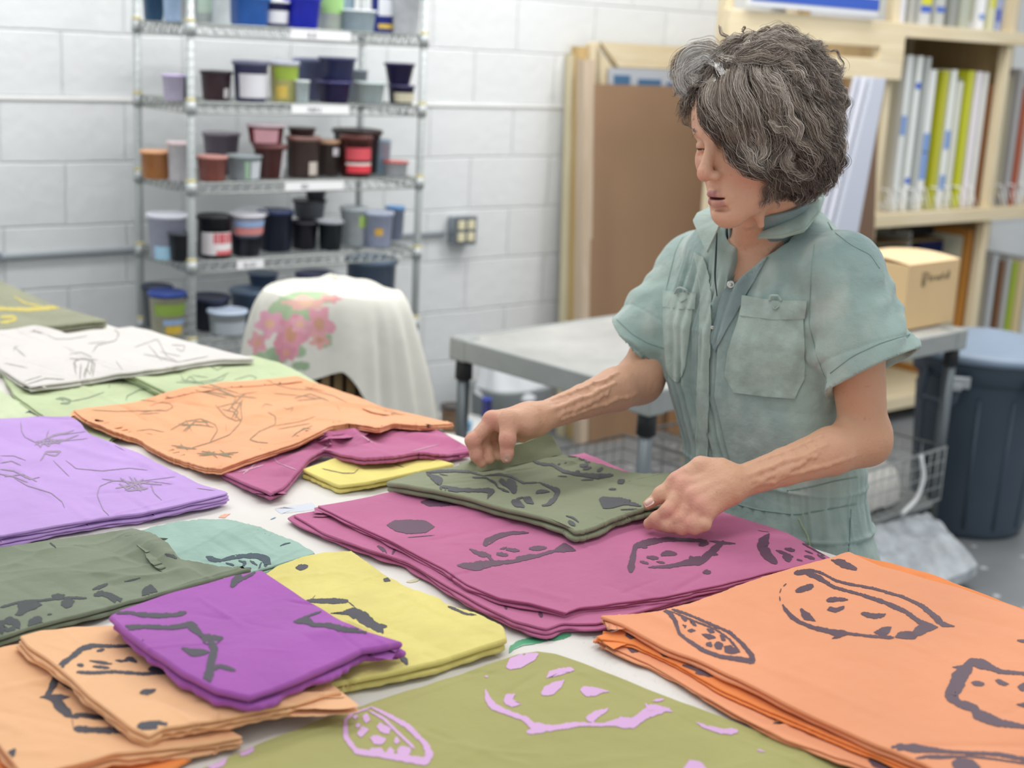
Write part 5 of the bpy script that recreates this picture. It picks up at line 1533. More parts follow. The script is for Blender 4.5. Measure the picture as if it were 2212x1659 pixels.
# 17 chartreuse front
mb, zf, _ = cloth([(1160, 1407), (1200, 1412), (1262, 1434), (1400, 1489), (1600, 1564), (1830, 1659), (2080, 1770)], [(2080, 1770), (1700, 2000), (1150, 2200)], [(100, 1830), (600, 2010), (1150, 2200)], [(1160, 1407), (1120, 1412), (1000, 1455), (850, 1502), (700, 1552), (560, 1607), (440, 1659), (100, 1830)], th=0.0043, layers=2, n=150, m=170, wr=.0026, wf=8, jit=2, ridge=.0018, flat=True,
                  creases=[((1180, 1430), (1900, 1720), .0012, .004), ((1140, 1425), (500, 1640), .0012, .004), ((1240, 1450), (1800, 1660), .001, .003), ((760, 1545), (1150, 1659), .0014, .006)])
ch = [('B', [(985, 1225), (1000, 1190), (1060, 1165), (1127, 1165), (1112, 1195), (1050, 1230), (1000, 1237)]), ('B', [(1160, 1275), (1170, 1245), (1215, 1230), (1268, 1226), (1284, 1240), (1240, 1254), (1200, 1265)]), ('B', [(1135, 1340), (1150, 1310), (1195, 1290), (1241, 1280), (1226, 1310), (1190, 1345), (1150, 1351)]),
      ('B', [(1305, 1325), (1320, 1307), (1380, 1315), (1437, 1332), (1400, 1338), (1370, 1352), (1330, 1353)]), ('B', [(975, 1365), (985, 1343), (1028, 1340), (1012, 1362), (1054, 1385), (1010, 1400), (980, 1385)]), ('B', [(1330, 1440), (1370, 1415), (1432, 1401), (1420, 1420), (1390, 1440), (1360, 1467), (1335, 1457)]),
      ([(897, 1320), (908, 1365), (930, 1395), (1000, 1425), (1070, 1450), (1100, 1480), (1180, 1490), (1300, 1472), (1400, 1475), (1470, 1465), (1530, 1470), (1600, 1420), (1695, 1405)], (5, 22, 14, 14, 22, 16, 16, 10, 10, 30, 26, 30, 8)),
      ([(1075, 1507), (1165, 1495)], 16), ('B', [(1440, 1465), (1480, 1440), (1545, 1447), (1565, 1470), (1540, 1490), (1480, 1487)]), ([(1588, 1382), (1600, 1400), (1650, 1402), (1705, 1418)], (8, 20, 12, 6)), ([(1620, 1372), (1668, 1365)], 9), ([(1808, 1465), (1850, 1485), (1920, 1503), (1988, 1503)], (5, 12, 14, 22)), ([(895, 1265), (908, 1268)], 8),
      ([(330, 1420), (292, 1455), (294, 1530), (340, 1590), (480, 1610), (640, 1634), (655, 1605), (640, 1560), (560, 1480), (470, 1430), (400, 1395)], (8, 14, 16, 16, 18, 22, 24, 16, 15, 12, 6)), ([(390, 1412), (460, 1450), (520, 1510), (592, 1578)], (4, 9, 8, 9)), ([(330, 1425), (405, 1398)], 6),
      ('B', [(365, 1440), (385, 1424), (402, 1455), (378, 1470)]), ('B', [(322, 1440), (340, 1430), (350, 1446), (332, 1452)]), ('B', [(332, 1480), (348, 1464), (360, 1480), (345, 1492)]), ('B', [(340, 1515), (365, 1480), (396, 1495), (360, 1532)]), ('B', [(425, 1482), (440, 1465), (490, 1490), (480, 1517), (445, 1508)]), ('B', [(395, 1530), (425, 1518), (470, 1535), (455, 1560), (415, 1560)]),
      ('B', [(500, 1545), (510, 1522), (530, 1545), (515, 1562)]), ('B', [(398, 1578), (450, 1573), (462, 1600), (410, 1605)]), ('B', [(465, 1595), (485, 1570), (508, 1590), (485, 1612)]), ('B', [(512, 1590), (530, 1565), (577, 1575), (572, 1605), (530, 1610)]), ('B', [(1745, 1675), (1780, 1625), (1830, 1637), (1865, 1680), (1800, 1700)]), ([(2070, 1583), (2105, 1592)], 6)]
ink_mesh(mb, 1, zf, ch, Z2o)
ink_mesh(mb, 1, zf, [('B', [(1030, 1605), (1060, 1580), (1102, 1570), (1095, 1592), (1050, 1612)]), ('B', [(890, 1655), (920, 1628), (985, 1620), (970, 1650), (920, 1670)])], Z0o)
finish('folded_cloth', mb, [cmat('chartreuse_cloth', 'A5A164', mott=.07, ms=5), I_pk], 'large chartreuse cloth with pink leaf and face print at the front')
# 18 big magenta : lower layers then the top
mb, zf, _ = cloth([(636, 1112), (700, 1100), (880, 1064), (1000, 1035), (1262, 985)], [(1262, 985), (1430, 1058), (1600, 1125), (1802, 1212)], [(1178, 1356), (1215, 1345), (1290, 1345), (1420, 1308), (1560, 1268), (1700, 1232), (1802, 1212)], [(636, 1112), (700, 1150), (780, 1180), (880, 1212), (960, 1260), (1040, 1305), (1110, 1340), (1178, 1356)], th=0.0124, layers=3, n=60, m=90, wr=.0015, jit=8, mb=None)
ink_mesh(mb, 1, zf, [([(430, 702), (450, 712), (470, 735)], 12), ([(505, 715), (495, 738)], 12), ([(980, 960), (990, 975)], 12), ([(1130, 985), (1140, 1010)], 16)], Z2o)
mb, zf, Pm = cloth([(688, 1092), (760, 1080), (870, 1058), (1000, 1030), (1262, 978)], [(1262, 978), (1400, 1036), (1549, 1103), (1640, 1130), (1700, 1150), (1750, 1180), (1796, 1207)], [(1224, 1322), (1250, 1312), (1330, 1302), (1430, 1288), (1560, 1262), (1680, 1232), (1796, 1208)], [(688, 1092), (740, 1118), (830, 1160), (900, 1196), (960, 1226), (1010, 1262), (1080, 1290), (1140, 1300), (1224, 1322)], th=0.0099, layers=3, n=110, m=170, wr=.0022, jit=5, mb=mb,
                   creases=[((1380, 1130), (1640, 1160), .010, .045), ((1640, 1150), (1560, 1100), .004, .02), ((1120, 1290), (1230, 1320), .003, .01)], bumps=[((1500, 1150), .008, .09)])
mg = [('B', [(468, 612), (500, 592), (560, 588), (640, 592), (680, 620), (640, 645), (560, 650), (510, 638)]), ('B', [(615, 512), (660, 495), (720, 500), (800, 522), (720, 530), (650, 530)]), ([(893, 702), (902, 685), (950, 660), (1010, 645), (1085, 645)], (22, 18, 12, 10, 6)), ([(828, 716), (870, 735), (922, 745)], (8, 14, 14)),
      ([(905, 745), (935, 770)], 10), ([(775, 785), (850, 790), (920, 778), (1020, 768), (1120, 745), (1205, 720)], (10, 26, 14, 10, 10, 8)), ([(945, 735), (995, 742)], 12), ([(985, 716), (1045, 722)], 11), ([(1085, 713), (1162, 710)], 13), ([(1028, 755), (1115, 742)], 11), ([(1190, 725), (1240, 708), (1288, 722)], (8, 26, 6)), ([(1235, 690), (1248, 720)], 12), ([(560, 665), (680, 655)], 1.6), ([(960, 715), (990, 708)], 8),
      ([(1524, 817), (1530, 770), (1545, 702), (1600, 685), (1690, 672), (1855, 680)], (22, 14, 20, 12, 9, 10)), ([(1600, 794), (1690, 790), (1780, 772), (1835, 762), (1880, 722), (1928, 680)], (4, 10, 14, 24, 18, 14)), ([(1865, 680), (1920, 688), (1978, 692)], (4, 8, 5)), ([(1778, 748), (1800, 765), (1835, 765)], 18), ([(1860, 735), (1902, 739)], 10),
      ([(1565, 768), (1602, 778)], 11), ([(1593, 750), (1645, 755)], 13), ([(1655, 742), (1680, 732), (1725, 737)], (18, 16, 12)), ([(1635, 770), (1672, 775)], 8), ([(1818, 697), (1862, 690)], 15), ([(1573, 707), (1597, 707)], 11), ('B', [(1832, 815), (1850, 803), (1874, 810), (1868, 825), (1845, 825)]), ([(1700, 682), (1725, 682)], 3)]
ink_mesh(mb, 1, zf, mg, Z2o)
ink_mesh(mb, 1, zf, [([(1112, 648), (1092, 675), (1080, 705), (1105, 745), (1145, 778)], (10, 30, 32, 24, 18)), ([(1140, 720), (1180, 735), (1215, 750)], 8), ([(1172, 740), (1205, 765)], 26), ([(1178, 713), (1222, 722)], 11), ([(1255, 690), (1300, 712), (1352, 742)], 8), ([(1262, 745), (1308, 757)], 10), ([(1318, 738), (1355, 757)], 9), ([(1230, 760), (1255, 766)], 8), ([(1265, 722), (1300, 735)], 6)], Z1o)
MAG_zf = zf
finish('folded_cloth', mb, [cmat('magenta_cloth', 'B9668E', mott=.09, ms=6), I_mg], 'big magenta cloth in several layers with dark face prints in front of her')
# 19 orange right : lower sheets then the top sheet
mb, zf, _ = cloth([(1288, 1378), (1420, 1330), (1840, 1200), (2000, 1240)], [(2000, 1240), (2300, 1360), (2500, 1440), (2130, 1800)], [(1312, 1392), (1400, 1432), (1500, 1490), (1600, 1548), (1700, 1597), (1880, 1659), (2130, 1800)], [(1288, 1378), (1300, 1385), (1312, 1392)], th=0.0074, layers=3, n=60, m=110, wr=.0012, jit=6)
M_or2 = cmat('deep_orange', 'EC8B4A', mott=.05)
mb, zf2, _ = cloth([(1290, 1374), (1380, 1350), (1840, 1196), (2000, 1236)], [(2000, 1236), (2300, 1350), (2500, 1432), (2150, 1790)], [(1300, 1380), (1370, 1390), (1450, 1428), (1560, 1490), (1680, 1542), (1800, 1592), (1960, 1659), (2150, 1790)], [(1290, 1374), (1295, 1377), (1300, 1380)], th=0.0062, layers=2, n=60, m=120, wr=.0014, jit=3, mb=mb, mi=2, fray=(0, 0, .6, 0))
ink_mesh(mb, 1, zf2, [([(490, 1085), (540, 1090)], 20), ([(520, 1130), (548, 1150)], 22), ([(560, 1110), (600, 1120)], 8), ([(640, 1160), (695, 1175)], 20), ([(735, 1220), (800, 1245), (880, 1260)], (20, 16, 14)), ([(740, 1195), (760, 1205)], 9)], Z1o)
ink_mesh(mb, 1, zf, [([(500, 1140), (548, 1155)], 20), ([(940, 1325), (1000, 1365), (1080, 1400)], 16), ([(1120, 1430), (1210, 1462)], 22), ([(1540, 1625), (1600, 1650), (1660, 1660)], (20, 26, 20))], Z1o)
mb, zf, _ = cloth([(1833, 1192), (1900, 1222), (2080, 1272), (2212, 1318), (2500, 1420)], [(2500, 1420), (2350, 1560), (2190, 1770)], [(1300, 1330), (1345, 1346), (1390, 1372), (1440, 1398), (1530, 1432), (1640, 1486), (1760, 1548), (1900, 1608), (2000, 1648), (2190, 1770)], [(1833, 1192), (1780, 1208), (1700, 1230), (1600, 1262), (1500, 1300), (1430, 1318), (1370, 1326), (1300, 1330)], th=0.0056, layers=2, n=130, m=150, wr=.0026, wf=7, jit=3, mb=mb, fray=(0, 0, 0, .6), zadd=.006,
                  creases=[((1335, 1345), (1520, 1425), .004, .012), ((1860, 1215), (2100, 1300), .002, .008), ((1500, 1420), (1900, 1590), .002, .01)])
orr = [([(640, 972), (680, 990), (705, 1025), (722, 1080), (760, 1110), (830, 1155), (900, 1180), (1042, 1200), (1035, 1175), (1000, 1130), (940, 1075), (860, 1040), (790, 1010), (740, 990), (690, 975)], (6, 14, 9, 9, 12, 12, 14, 16, 14, 10, 9, 8, 6, 6, 8)), ([(690, 985), (790, 1027), (880, 1062), (940, 1105), (985, 1162)], (5, 5, 5, 6, 8)),
       ('B', [(728, 1008), (742, 1003), (760, 1022), (745, 1032)]), ('B', [(765, 1022), (785, 1030), (800, 1048), (778, 1045)]), ('B', [(735, 1040), (755, 1045), (748, 1060)]), ('B', [(755, 1068), (775, 1058), (798, 1068), (775, 1078)]), ('B', [(838, 1060), (860, 1058), (880, 1075), (855, 1080)]), ('B', [(815, 1082), (850, 1080), (885, 1098), (850, 1108)]), ('B', [(898, 1085), (915, 1090), (925, 1112), (905, 1112)]),
       ('B', [(870, 1130), (885, 1112), (915, 1125), (905, 1150), (880, 1148)]), ('B', [(915, 1135), (945, 1130), (985, 1160), (960, 1170), (920, 1165)]), ('B', [(835, 1120), (862, 1115), (868, 1138), (840, 1135)]),
       ([(1185, 865), (1172, 876)], 5), ([(1163, 886), (1156, 905)], 4), ([(1156, 920), (1158, 940)], 5), ([(1168, 955), (1180, 975), (1205, 1005), (1240, 1030), (1300, 1055), (1370, 1070), (1450, 1080), (1550, 1092), (1650, 1098)], (7, 14, 10, 14, 14, 8, 8, 8, 12)),
       ('B', [(1650, 1098), (1672, 1072), (1720, 1070), (1760, 1080), (1742, 1105), (1700, 1105)]), ([(1730, 1085), (1770, 1062), (1840, 1052)], (26, 26, 6)), ('B', [(1380, 1105), (1400, 1085), (1442, 1070), (1450, 1086), (1412, 1100)]), ([(1365, 1075), (1400, 1078), (1445, 1075)], 16),
       ([(1218, 820), (1270, 812), (1330, 842), (1390, 880), (1500, 910), (1600, 942), (1700, 985), (1760, 1030), (1835, 1054)], (16, 18, 9, 8, 9, 12, 12, 14, 12)), ([(1240, 812), (1290, 806), (1335, 817), (1400, 852), (1450, 865), (1560, 885), (1690, 922), (1770, 960), (1830, 1010), (1860, 1040), (1912, 1050)], (10, 7, 7, 8, 7, 8, 8, 9, 14, 18, 5)),
       ([(1225, 898), (1265, 885), (1302, 872)], (20, 16, 22)), ([(1358, 938), (1400, 932), (1452, 934)], (16, 12, 8)), ('B', [(1360, 978), (1372, 962), (1400, 970), (1438, 958), (1435, 975), (1400, 990), (1375, 986)]), ('B', [(1502, 995), (1520, 985), (1560, 994), (1617, 993), (1610, 1008), (1570, 1018), (1530, 1010)]),
       ('B', [(1560, 1077), (1600, 1052), (1642, 1050), (1628, 1080), (1600, 1094)]), ([(1248, 972), (1265, 1000), (1312, 1028)], (14, 24, 5)), ([(1378, 762), (1430, 780), (1490, 803)], (8, 22, 14)), ([(1400, 760), (1440, 765)], 6),
       ([(1903, 1225), (1950, 1228), (1985, 1202), (2040, 1215), (2110, 1245), (2200, 1252), (2260, 1258)], (6, 16, 30, 16, 12, 10, 10)), ([(1985, 1215), (1935, 1262), (1918, 1310), (1892, 1345), (1930, 1382), (1995, 1402), (2012, 1430), (2100, 1465), (2260, 1490)], (30, 44, 40, 20, 26, 34, 22, 14, 8)),
       ('B', [(1978, 1290), (2010, 1283), (2045, 1297), (2032, 1308), (2000, 1307)]), ('B', [(2085, 1280), (2110, 1278), (2150, 1298), (2130, 1308), (2100, 1300)]), ('B', [(2180, 1310), (2211, 1290), (2250, 1320), (2200, 1332)]), ('B', [(2175, 1385), (2230, 1375), (2230, 1402), (2200, 1397)]), ([(2182, 1110), (2230, 1116)], 9),
       ([(1618, 1582), (1680, 1570), (1760, 1578), (1900, 1592), (2100, 1602), (2240, 1628)], (12, 26, 10, 9, 12, 12)), ([(1735, 1622), (1790, 1612), (1850, 1614), (1980, 1610), (2100, 1625), (2240, 1645)], (4, 12, 6, 6, 5, 8)), ('B', [(1895, 1637), (1930, 1615), (1990, 1625), (2030, 1662), (1960, 1682), (1910, 1662)])]
ink_mesh(mb, 1, zf, orr, Z1o)
finish('folded_cloth', mb, [cmat('orange_right', 'E89C72', mott=.08, ms=4), I_pl, M_or2], 'large orange cloth with plum face and seed pod prints at the right')

# ------------------------------------------------------------------ the olive cloth in her hands
HMs = HM.copy()
mb, zf, Po = cloth([(838, 1040), (900, 1020), (985, 1006), (1100, 998), (1204, 980)], [(1204, 980), (1245, 986), (1290, 1000), (1350, 1020), (1420, 1024), (1474, 1018), (1468, 1056), (1432, 1088)], [(1224, 1132), (1244, 1146), (1268, 1142), (1310, 1124), (1350, 1110), (1395, 1094), (1432, 1088)], [(838, 1040), (880, 1046), (940, 1056), (1000, 1070), (1100, 1098), (1170, 1114), (1224, 1132)], th=0.0186, layers=2, n=100, m=140, wr=.0022, fray=(0, .9, 1.3, 0), jit=4,
                   bumps=[((1080, 985), .030, .07), ((1180, 985), .020, .06), ((1440, 1040), .014, .06)], smooth_r=5)
ol = [([(640, 385), (700, 380), (760, 378), (830, 382), (890, 400)], (4, 10, 8, 6, 3)), ('B', [(640, 388), (700, 400), (715, 415), (700, 445), (680, 430)]), ([(700, 450), (780, 460), (860, 462), (935, 462)], (18, 12, 10, 16)), ([(935, 462), (915, 478), (905, 500)], (20, 12, 5)), ([(700, 392), (735, 398)], 3), ([(840, 405), (900, 408), (940, 430), (950, 450)], (6, 4, 5, 8)), ([(890, 398), (960, 392), (1010, 402), (1060, 430), (1130, 428)], (3, 6, 5, 5, 4)), 
      ([(960, 415), (990, 440), (1035, 445)], (20, 14, 8)), ([(1000, 410), (1010, 440), (1025, 475)], (22, 26, 22)), ([(950, 450), (1000, 470)], 7), ([(1130, 428), (1180, 450), (1212, 465), (1195, 500), (1165, 525), (1140, 528)], (5, 7, 14, 14, 12, 5)), ([(1115, 475), (1130, 466), (1175, 468)], (14, 12, 6)), ([(1010, 508), (1040, 520), (1065, 535)], (22, 20, 14)), ([(1060, 495), (1085, 505), (1105, 520)], (16, 20, 12)), ([(1030, 500), (1060, 492)], 8),
      ([(1100, 336), (1140, 348), (1190, 352), (1230, 378), (1290, 392), (1380, 402), (1450, 396)], (6, 8, 8, 10, 12, 14, 10)), ('B', [(1300, 352), (1320, 345), (1345, 350), (1330, 362), (1305, 362)]), ('B', [(1375, 378), (1398, 360), (1408, 365), (1390, 385)]), ([(1318, 372), (1355, 362)], 11), ([(1285, 382), (1305, 380)], 10), ([(1325, 336), (1350, 338)], 12), ([(1208, 350), (1222, 346)], 6), ([(1238, 344), (1248, 341)], 5), ([(1250, 312), (1290, 316)], 6), ([(1300, 322), (1325, 330)], 8),
      ([(1210, 400), (1250, 402)], 4), ([(1310, 418), (1365, 416)], 4), ('B', [(1465, 425), (1475, 412), (1502, 416), (1492, 434), (1468, 434)]), ([(1430, 457), (1462, 456)], 7), ('B', [(1385, 500), (1400, 490), (1470, 492), (1530, 505), (1490, 520), (1440, 540), (1405, 542)]), ([(1500, 512), (1560, 525)], 8), ([(1430, 535), (1500, 520), (1570, 530)], (10, 6, 5)), ([(1480, 545), (1580, 542)], 4), ([(1245, 572), (1275, 580), (1300, 600)], 5), ([(1255, 595), (1285, 615)], 14)]
ink_mesh(mb, 1, zf, ol, Z2o, lift=.0010)
threads(mb, 0, zf, [(1262, 1150), (1300, 1130), (1350, 1112), (1405, 1093)], 7, 4, 22)
M_olv = cmat('olive_cloth', '868C70', mott=.12, ms=7)
# raised flap between thumb and fingers
fb = [(962, 1014), (1000, 1018), (1040, 1018), (1092, 1010), (1145, 998), (1200, 984)]
ft = [(992, 1004), (1012, 998), (1040, 984), (1075, 968), (1128, 958), (1178, 938)]
nb_ = 40
qb, qt = resample(fb, nb_), resample(ft, nb_)
Pb = zf(qb)
rows = []
for i in range(12):
    t = i / 11
    q = qb + (qt - qb) * t
    P = []
    for k in range(nb_):
        d = (Pb[k] - CAMP) @ FW + .012 * math.sin(t * math.pi * .5) + .004 * float(noise3(k * .2, t * 2, 0, 4))
        p = at(q[k, 0], q[k, 1], d - .001)
        P.append(p)
    rows.append(P)
F1 = np.array(rows)
back = F1[-1] + FW * .012 - np.array([0, 0, .004])
F2 = np.array([F1[-1], F1[-1] + FW * .006 + UP * .002, back, back + FW * .004 - np.array([0, 0, .02]), back + FW * .006 - np.array([0, 0, .045])])
mb.grid(F1); mb.grid(F2)
# rolled end of the flap at the right
E0 = F1[:, -1]
rows = []
for j in range(12):
    a = j / 11
    rows.append(E0 + RT * (.006 * math.sin(a * 3.0) + .012 * a) + FW * (.018 * a) - UP * (.012 * a ** 2) * np.linspace(0, 1, 12)[:, None])
mb.grid(np.array(rows))
ocl = build('folded_cloth', mb, [M_olv, mat('ink_olive_dark', '44474B', .6)])
tag(ocl, 'olive green cloth with dark drawing being folded in her hands', 'cloth')
# ================================================================== implicit surfaces for the figure


def smin(a, b, k):
    h = np.clip(0.5 + 0.5 * (b - a) / k, 0, 1)
    return b + (a - b) * h - k * h * (1 - h)


class Sdf:
    def __init__(s): s.p = []; s.fr = (np.eye(3), np.zeros(3), 1.0)

    def frame(s, R, c, sc=1.0): s.fr = (np.array(R, float), np.array(c, float), sc); return s

    def _add(s, fn, c, r, k, sub):
        R, o, sc = s.fr
        s.p.append((fn, R, o, sc, o + sc * (R @ np.asarray(c, float)), r * sc, k, sub))
        return s

    def cap(s, a, b, ra, rb, k=.01, sub=False):
        a = np.asarray(a, float); b = np.asarray(b, float); ab = b - a; L = ab @ ab + 1e-12
        def f(P):
            t = np.clip((P - a) @ ab / L, 0, 1)
            return np.linalg.norm(P - a - t[:, None] * ab, axis=1) - (ra + (rb - ra) * t)
        return s._add(f, (a + b) / 2, math.sqrt(L) / 2 + max(ra, rb), k, sub)

    def sph(s, c, r, k=.01, sub=False): return s.cap(c, np.asarray(c, float) + 1e-6, r, r, k, sub)

    def ell(s, c, r, k=.01, sub=False, R=None):
        c = np.asarray(c, float); r = np.asarray(r, float); R = None if R is None else np.asarray(R, float)
        def f(P):
            q = P - c
            if R is not None: q = q @ R
            k0 = np.linalg.norm(q / r, axis=1); k1 = np.linalg.norm(q / r ** 2, axis=1) + 1e-9
            return k0 * (k0 - 1) / k1
        return s._add(f, c, r.max(), k, sub)

    def chain(s, pts, rad, k=.01, sub=False):
        for i in range(len(pts) - 1): s.cap(pts[i], pts[i + 1], rad[i], rad[i + 1], k if i == 0 else .006, sub)
        return s

    def fn(s, f, c, r, k=.01, sub=False): return s._add(f, c, r, k, sub)

    def ev(s, P, c=None, br=None):
        d = np.full(len(P), 1.0)
        for (fn, R, o, sc, pc, pr, k, sub) in s.p:
            if c is not None and np.linalg.norm(pc - c) - pr > br + .035: continue
            v = fn((P - o) @ R / sc) * sc
            if sub: d = -smin(-d, v, k)
            else: d = smin(d, v, k)
        return d


def nets(S, h, B=14, lo=None, hi=None):
    """surface nets over the occupied blocks only"""
    if lo is None:
        lo = np.min([p[4] - p[5] for p in S.p if not p[7]], 0) - 2 * h
        hi = np.max([p[4] + p[5] for p in S.p if not p[7]], 0) + 2 * h
    lo = np.asarray(lo, float)
    nb = np.ceil((np.asarray(hi) - lo) / (h * B)).astype(int)
    ii = np.stack(np.meshgrid(*[np.arange(n) for n in nb], indexing='ij'), -1).reshape(-1, 3)
    cen = lo + (ii + .5) * B * h
    br = B * h * .8661
    # prune by primitive bounds first
    keep = np.zeros(len(cen), bool)
    for p in S.p:
        if not p[7]: keep |= np.linalg.norm(cen - p[4], axis=1) < p[5] + br + .01
    ii, cen = ii[keep], cen[keep]
    NX, NY, NZ = [int(n * B + 2) for n in nb]
    key = lambda i, j, k: (i.astype(np.int64) * NY + j) * NZ + k
    g = np.arange(B + 1)
    GI = np.stack(np.meshgrid(g, g, g, indexing='ij'), -1)
    GP = GI.reshape(-1, 3) * h
    vk, vp, quads = [], [], []
    for b, c in zip(ii, cen):
        d0 = S.ev(c[None], c, br)[0]
        if abs(d0) > br * 1.25 + .012: continue
        D = S.ev(lo + b * B * h + GP, c, br).reshape(B + 1, B + 1, B + 1)
        sg = D < 0
        if sg.all() or not sg.any(): continue
        cs = sum(sg[i:B + i, j:B + j, k:B + k].astype(int) for i in (0, 1) for j in (0, 1) for k in (0, 1))
        ci = np.argwhere((cs > 0) & (cs < 8))
        if len(ci):
            acc = np.zeros((len(ci), 3)); cnt = np.zeros(len(ci))
            for ax in range(3):
                o1, o2 = [a for a in range(3) if a != ax]
                for u in (0, 1):
                    for w in (0, 1):
                        a = ci.copy(); a[:, o1] += u; a[:, o2] += w
                        e = a.copy(); e[:, ax] += 1
                        da = D[a[:, 0], a[:, 1], a[:, 2]]; db = D[e[:, 0], e[:, 1], e[:, 2]]
                        m = (da < 0) != (db < 0)
                        t = np.where(m, da / np.where(m, da - db, 1), 0)
                        q = a.astype(float); q[:, ax] += t
                        acc[m] += q[m]; cnt[m] += 1
            gi = ci + b * B
            vk.append(key(gi[:, 0], gi[:, 1], gi[:, 2]))
            vp.append(lo + (acc / cnt[:, None] + b * B) * h)
        for ax in range(3):
            sl = [slice(0, B)] * 3; s2 = [slice(0, B)] * 3; s2[ax] = slice(1, B + 1)
            A, E_ = sg[tuple(sl)], sg[tuple(s2)]
            e = np.argwhere(A != E_)
            if not len(e): continue
            fl = A[e[:, 0], e[:, 1], e[:, 2]]
            e = e + b * B
            o1, o2 = (ax + 1) % 3, (ax + 2) % 3
            ks = []
            for (u, w) in ((0, 0), (-1, 0), (-1, -1), (0, -1)):
                q = e.copy(); q[:, o1] += u; q[:, o2] += w
                ks.append(key(q[:, 0], q[:, 1], q[:, 2]))
            Q = np.stack(ks, 1)
            Q[~fl] = Q[~fl][:, ::-1]
            quads.append(Q)
    vk = np.concatenate(vk); vp = np.concatenate(vp); quads = np.concatenate(quads)
    o = np.argsort(vk); vk, vp = vk[o], vp[o]
    ix = np.searchsorted(vk, quads); ix[ix >= len(vk)] = 0
    ok = (vk[ix] == quads).all(1)
    return vp, ix[ok][:, ::-1]


def np_mesh(name, V, F, mats, parent, smooth=True, color=None, label=None):
    org = np.array(ROOTLOC.get(parent.name, (0, 0, 0)), float) if parent else V.mean(0)
    V = V - org
    me = bpy.data.meshes.new(name)
    me.vertices.add(len(V)); me.vertices.foreach_set('co', V.astype('f').ravel())
    F = np.asarray(F); n, k = F.shape
    me.loops.add(n * k); me.loops.foreach_set('vertex_index', F.astype('i').ravel())
    me.polygons.add(n); me.polygons.foreach_set('loop_start', np.arange(0, n * k, k, dtype='i'))
    if not isinstance(mats, (list, tuple)): mats = [mats]
    for m in mats: me.materials.append(m)
    me.update(calc_edges=True)
    me.polygons.foreach_set('use_smooth', [smooth] * n)
    if color is not None:
        ca = me.color_attributes.new('col', 'FLOAT_COLOR', 'POINT')
        ca.data.foreach_set('color', np.c_[color, np.ones(len(color))].astype('f').ravel())
    o = bpy.data.objects.new(name, me); COL.objects.link(o)
    if parent: o.parent = parent
    else: o.location = org
    ROOTLOC[o.name] = tuple(org)
    if label: o['label'] = label
    return o


def vnormals(V, F):
    n = np.cross(V[F[:, 2]] - V[F[:, 0]], V[F[:, 3]] - V[F[:, 1]])
    N = np.zeros_like(V)
    for k in range(4): np.add.at(N, F[:, k], n)
    return N / (np.linalg.norm(N, axis=1)[:, None] + 1e-12)
# ================================================================== the person
F_ = np.array([-1.0, 0, 0]); L_ = np.array([0, -1.0, 0]); Z_ = np.array([0, 0, 1.0])
Rb = np.stack([L_, F_, Z_], 1)              # local (left, forward, up) -> world
who = thing('person', (1.75, 1.40, 0.0), 'person with curly grey hair in faded green coverall, bending over the table folding olive cloth', 'person')

PEL = at(1660, 1130, 2.28); CH = at(1640, 700, 2.26)
RSH = at(1492, 570, 2.43); LSH = at(1836, 594, 2.105)
LEL = at(1868, 950, 2.12); LWR = at(1584, 1046, 2.0)
REL = at(1382, 822, 2.37); RWR = at(1163, 903, 2.165)
NK0 = at(1655, 525, 2.26)

# head frame (left, forward, up)
hy, hp, hr = math.radians(2.3), math.radians(11.5), math.radians(-3.5)
HF = np.array([-math.cos(hy) * math.cos(hp), math.sin(hy) * math.cos(hp), -math.sin(hp)])
HL = np.cross(Z_, HF); HL /= np.linalg.norm(HL); HU = np.cross(HF, HL)
HU, HL = math.cos(hr) * HU + math.sin(hr) * HL, math.cos(hr) * HL - math.sin(hr) * HU
RH = np.stack([HL, HF, HU], 1); HS = 1.03
HC = at(1511, 380, 2.035) - HS * (RH @ np.array([0, .118, -.036]))
def hw(x, y, z): return HC + HS * (RH @ np.array([x, y, z]))

S = Sdf()
# ---- head
S.frame(RH, HC, HS)
S.ell((0, -.012, .035), (.074, .094, .088), .01)
S.ell((0, .03, -.03), (.060, .060, .082), .03)
S.ell((0, .058, .035), (.056, .036, .046), .02)
for q in (-1, 1):
    S.cap((q * .048, -.005, -.058), (q * .012, .068, -.098), .019, .017, .022)
    S.ell((q * .042, .052, -.030), (.022, .024, .022), .02)
    S.cap((q * .010, .084, .020), (q * .040, .070, .019), .0095, .007, .012)      # brow
    S.ell((q * .030, .088, -.002), (.015, .015, .011), .012, True)                 # socket
S.sph((0, .071, -.102), .0185, .018)                                             # chin
S.ell((0, .068, -.070), (.030, .021, .024), .016)                                # muzzle
S.cap((0, .084, .010), (0, .106, -.030), .0072, .0092, .010)                     # nose bridge
S.sph((0, .1075, -.036), .0105, .008)
for q in (-1, 1):
    S.ell((q * .0115, .0955, -.0405), (.0068, .0105, .0068), .006)
    S.ell((q * .0065, .100, -.0495), (.0036, .0055, .004), .003, True)             # nostril
    S.sph((q * .030, .0735, -.001), .0128, .003)                                  # eyeball lid
    S.cap((q * .021, .0868, -.0045), (q * .039, .0805, -.0055), .0010, .0008, .0016, True)  # lash line
    S.cap((q * .020, .0880, .0060), (q * .041, .0800, .0045), .0013, .0010, .004, True)   # lid crease
    S.chain([(q * .019, .092, -.046), (q * .031, .083, -.062), (q * .034, .076, -.080)], [.0014, .0016, .001], .008, True)   # fold
    S.cap((q * .020, .0855, -.014), (q * .042, .076, -.016), .0012, .0008, .006, True)
    # ear
    S.ell((q * .075, -.012, -.010), (.007, .018, .030), .006)
    S.ell((q * .081, -.010, -.006), (.004, .010, .018), .004, True)
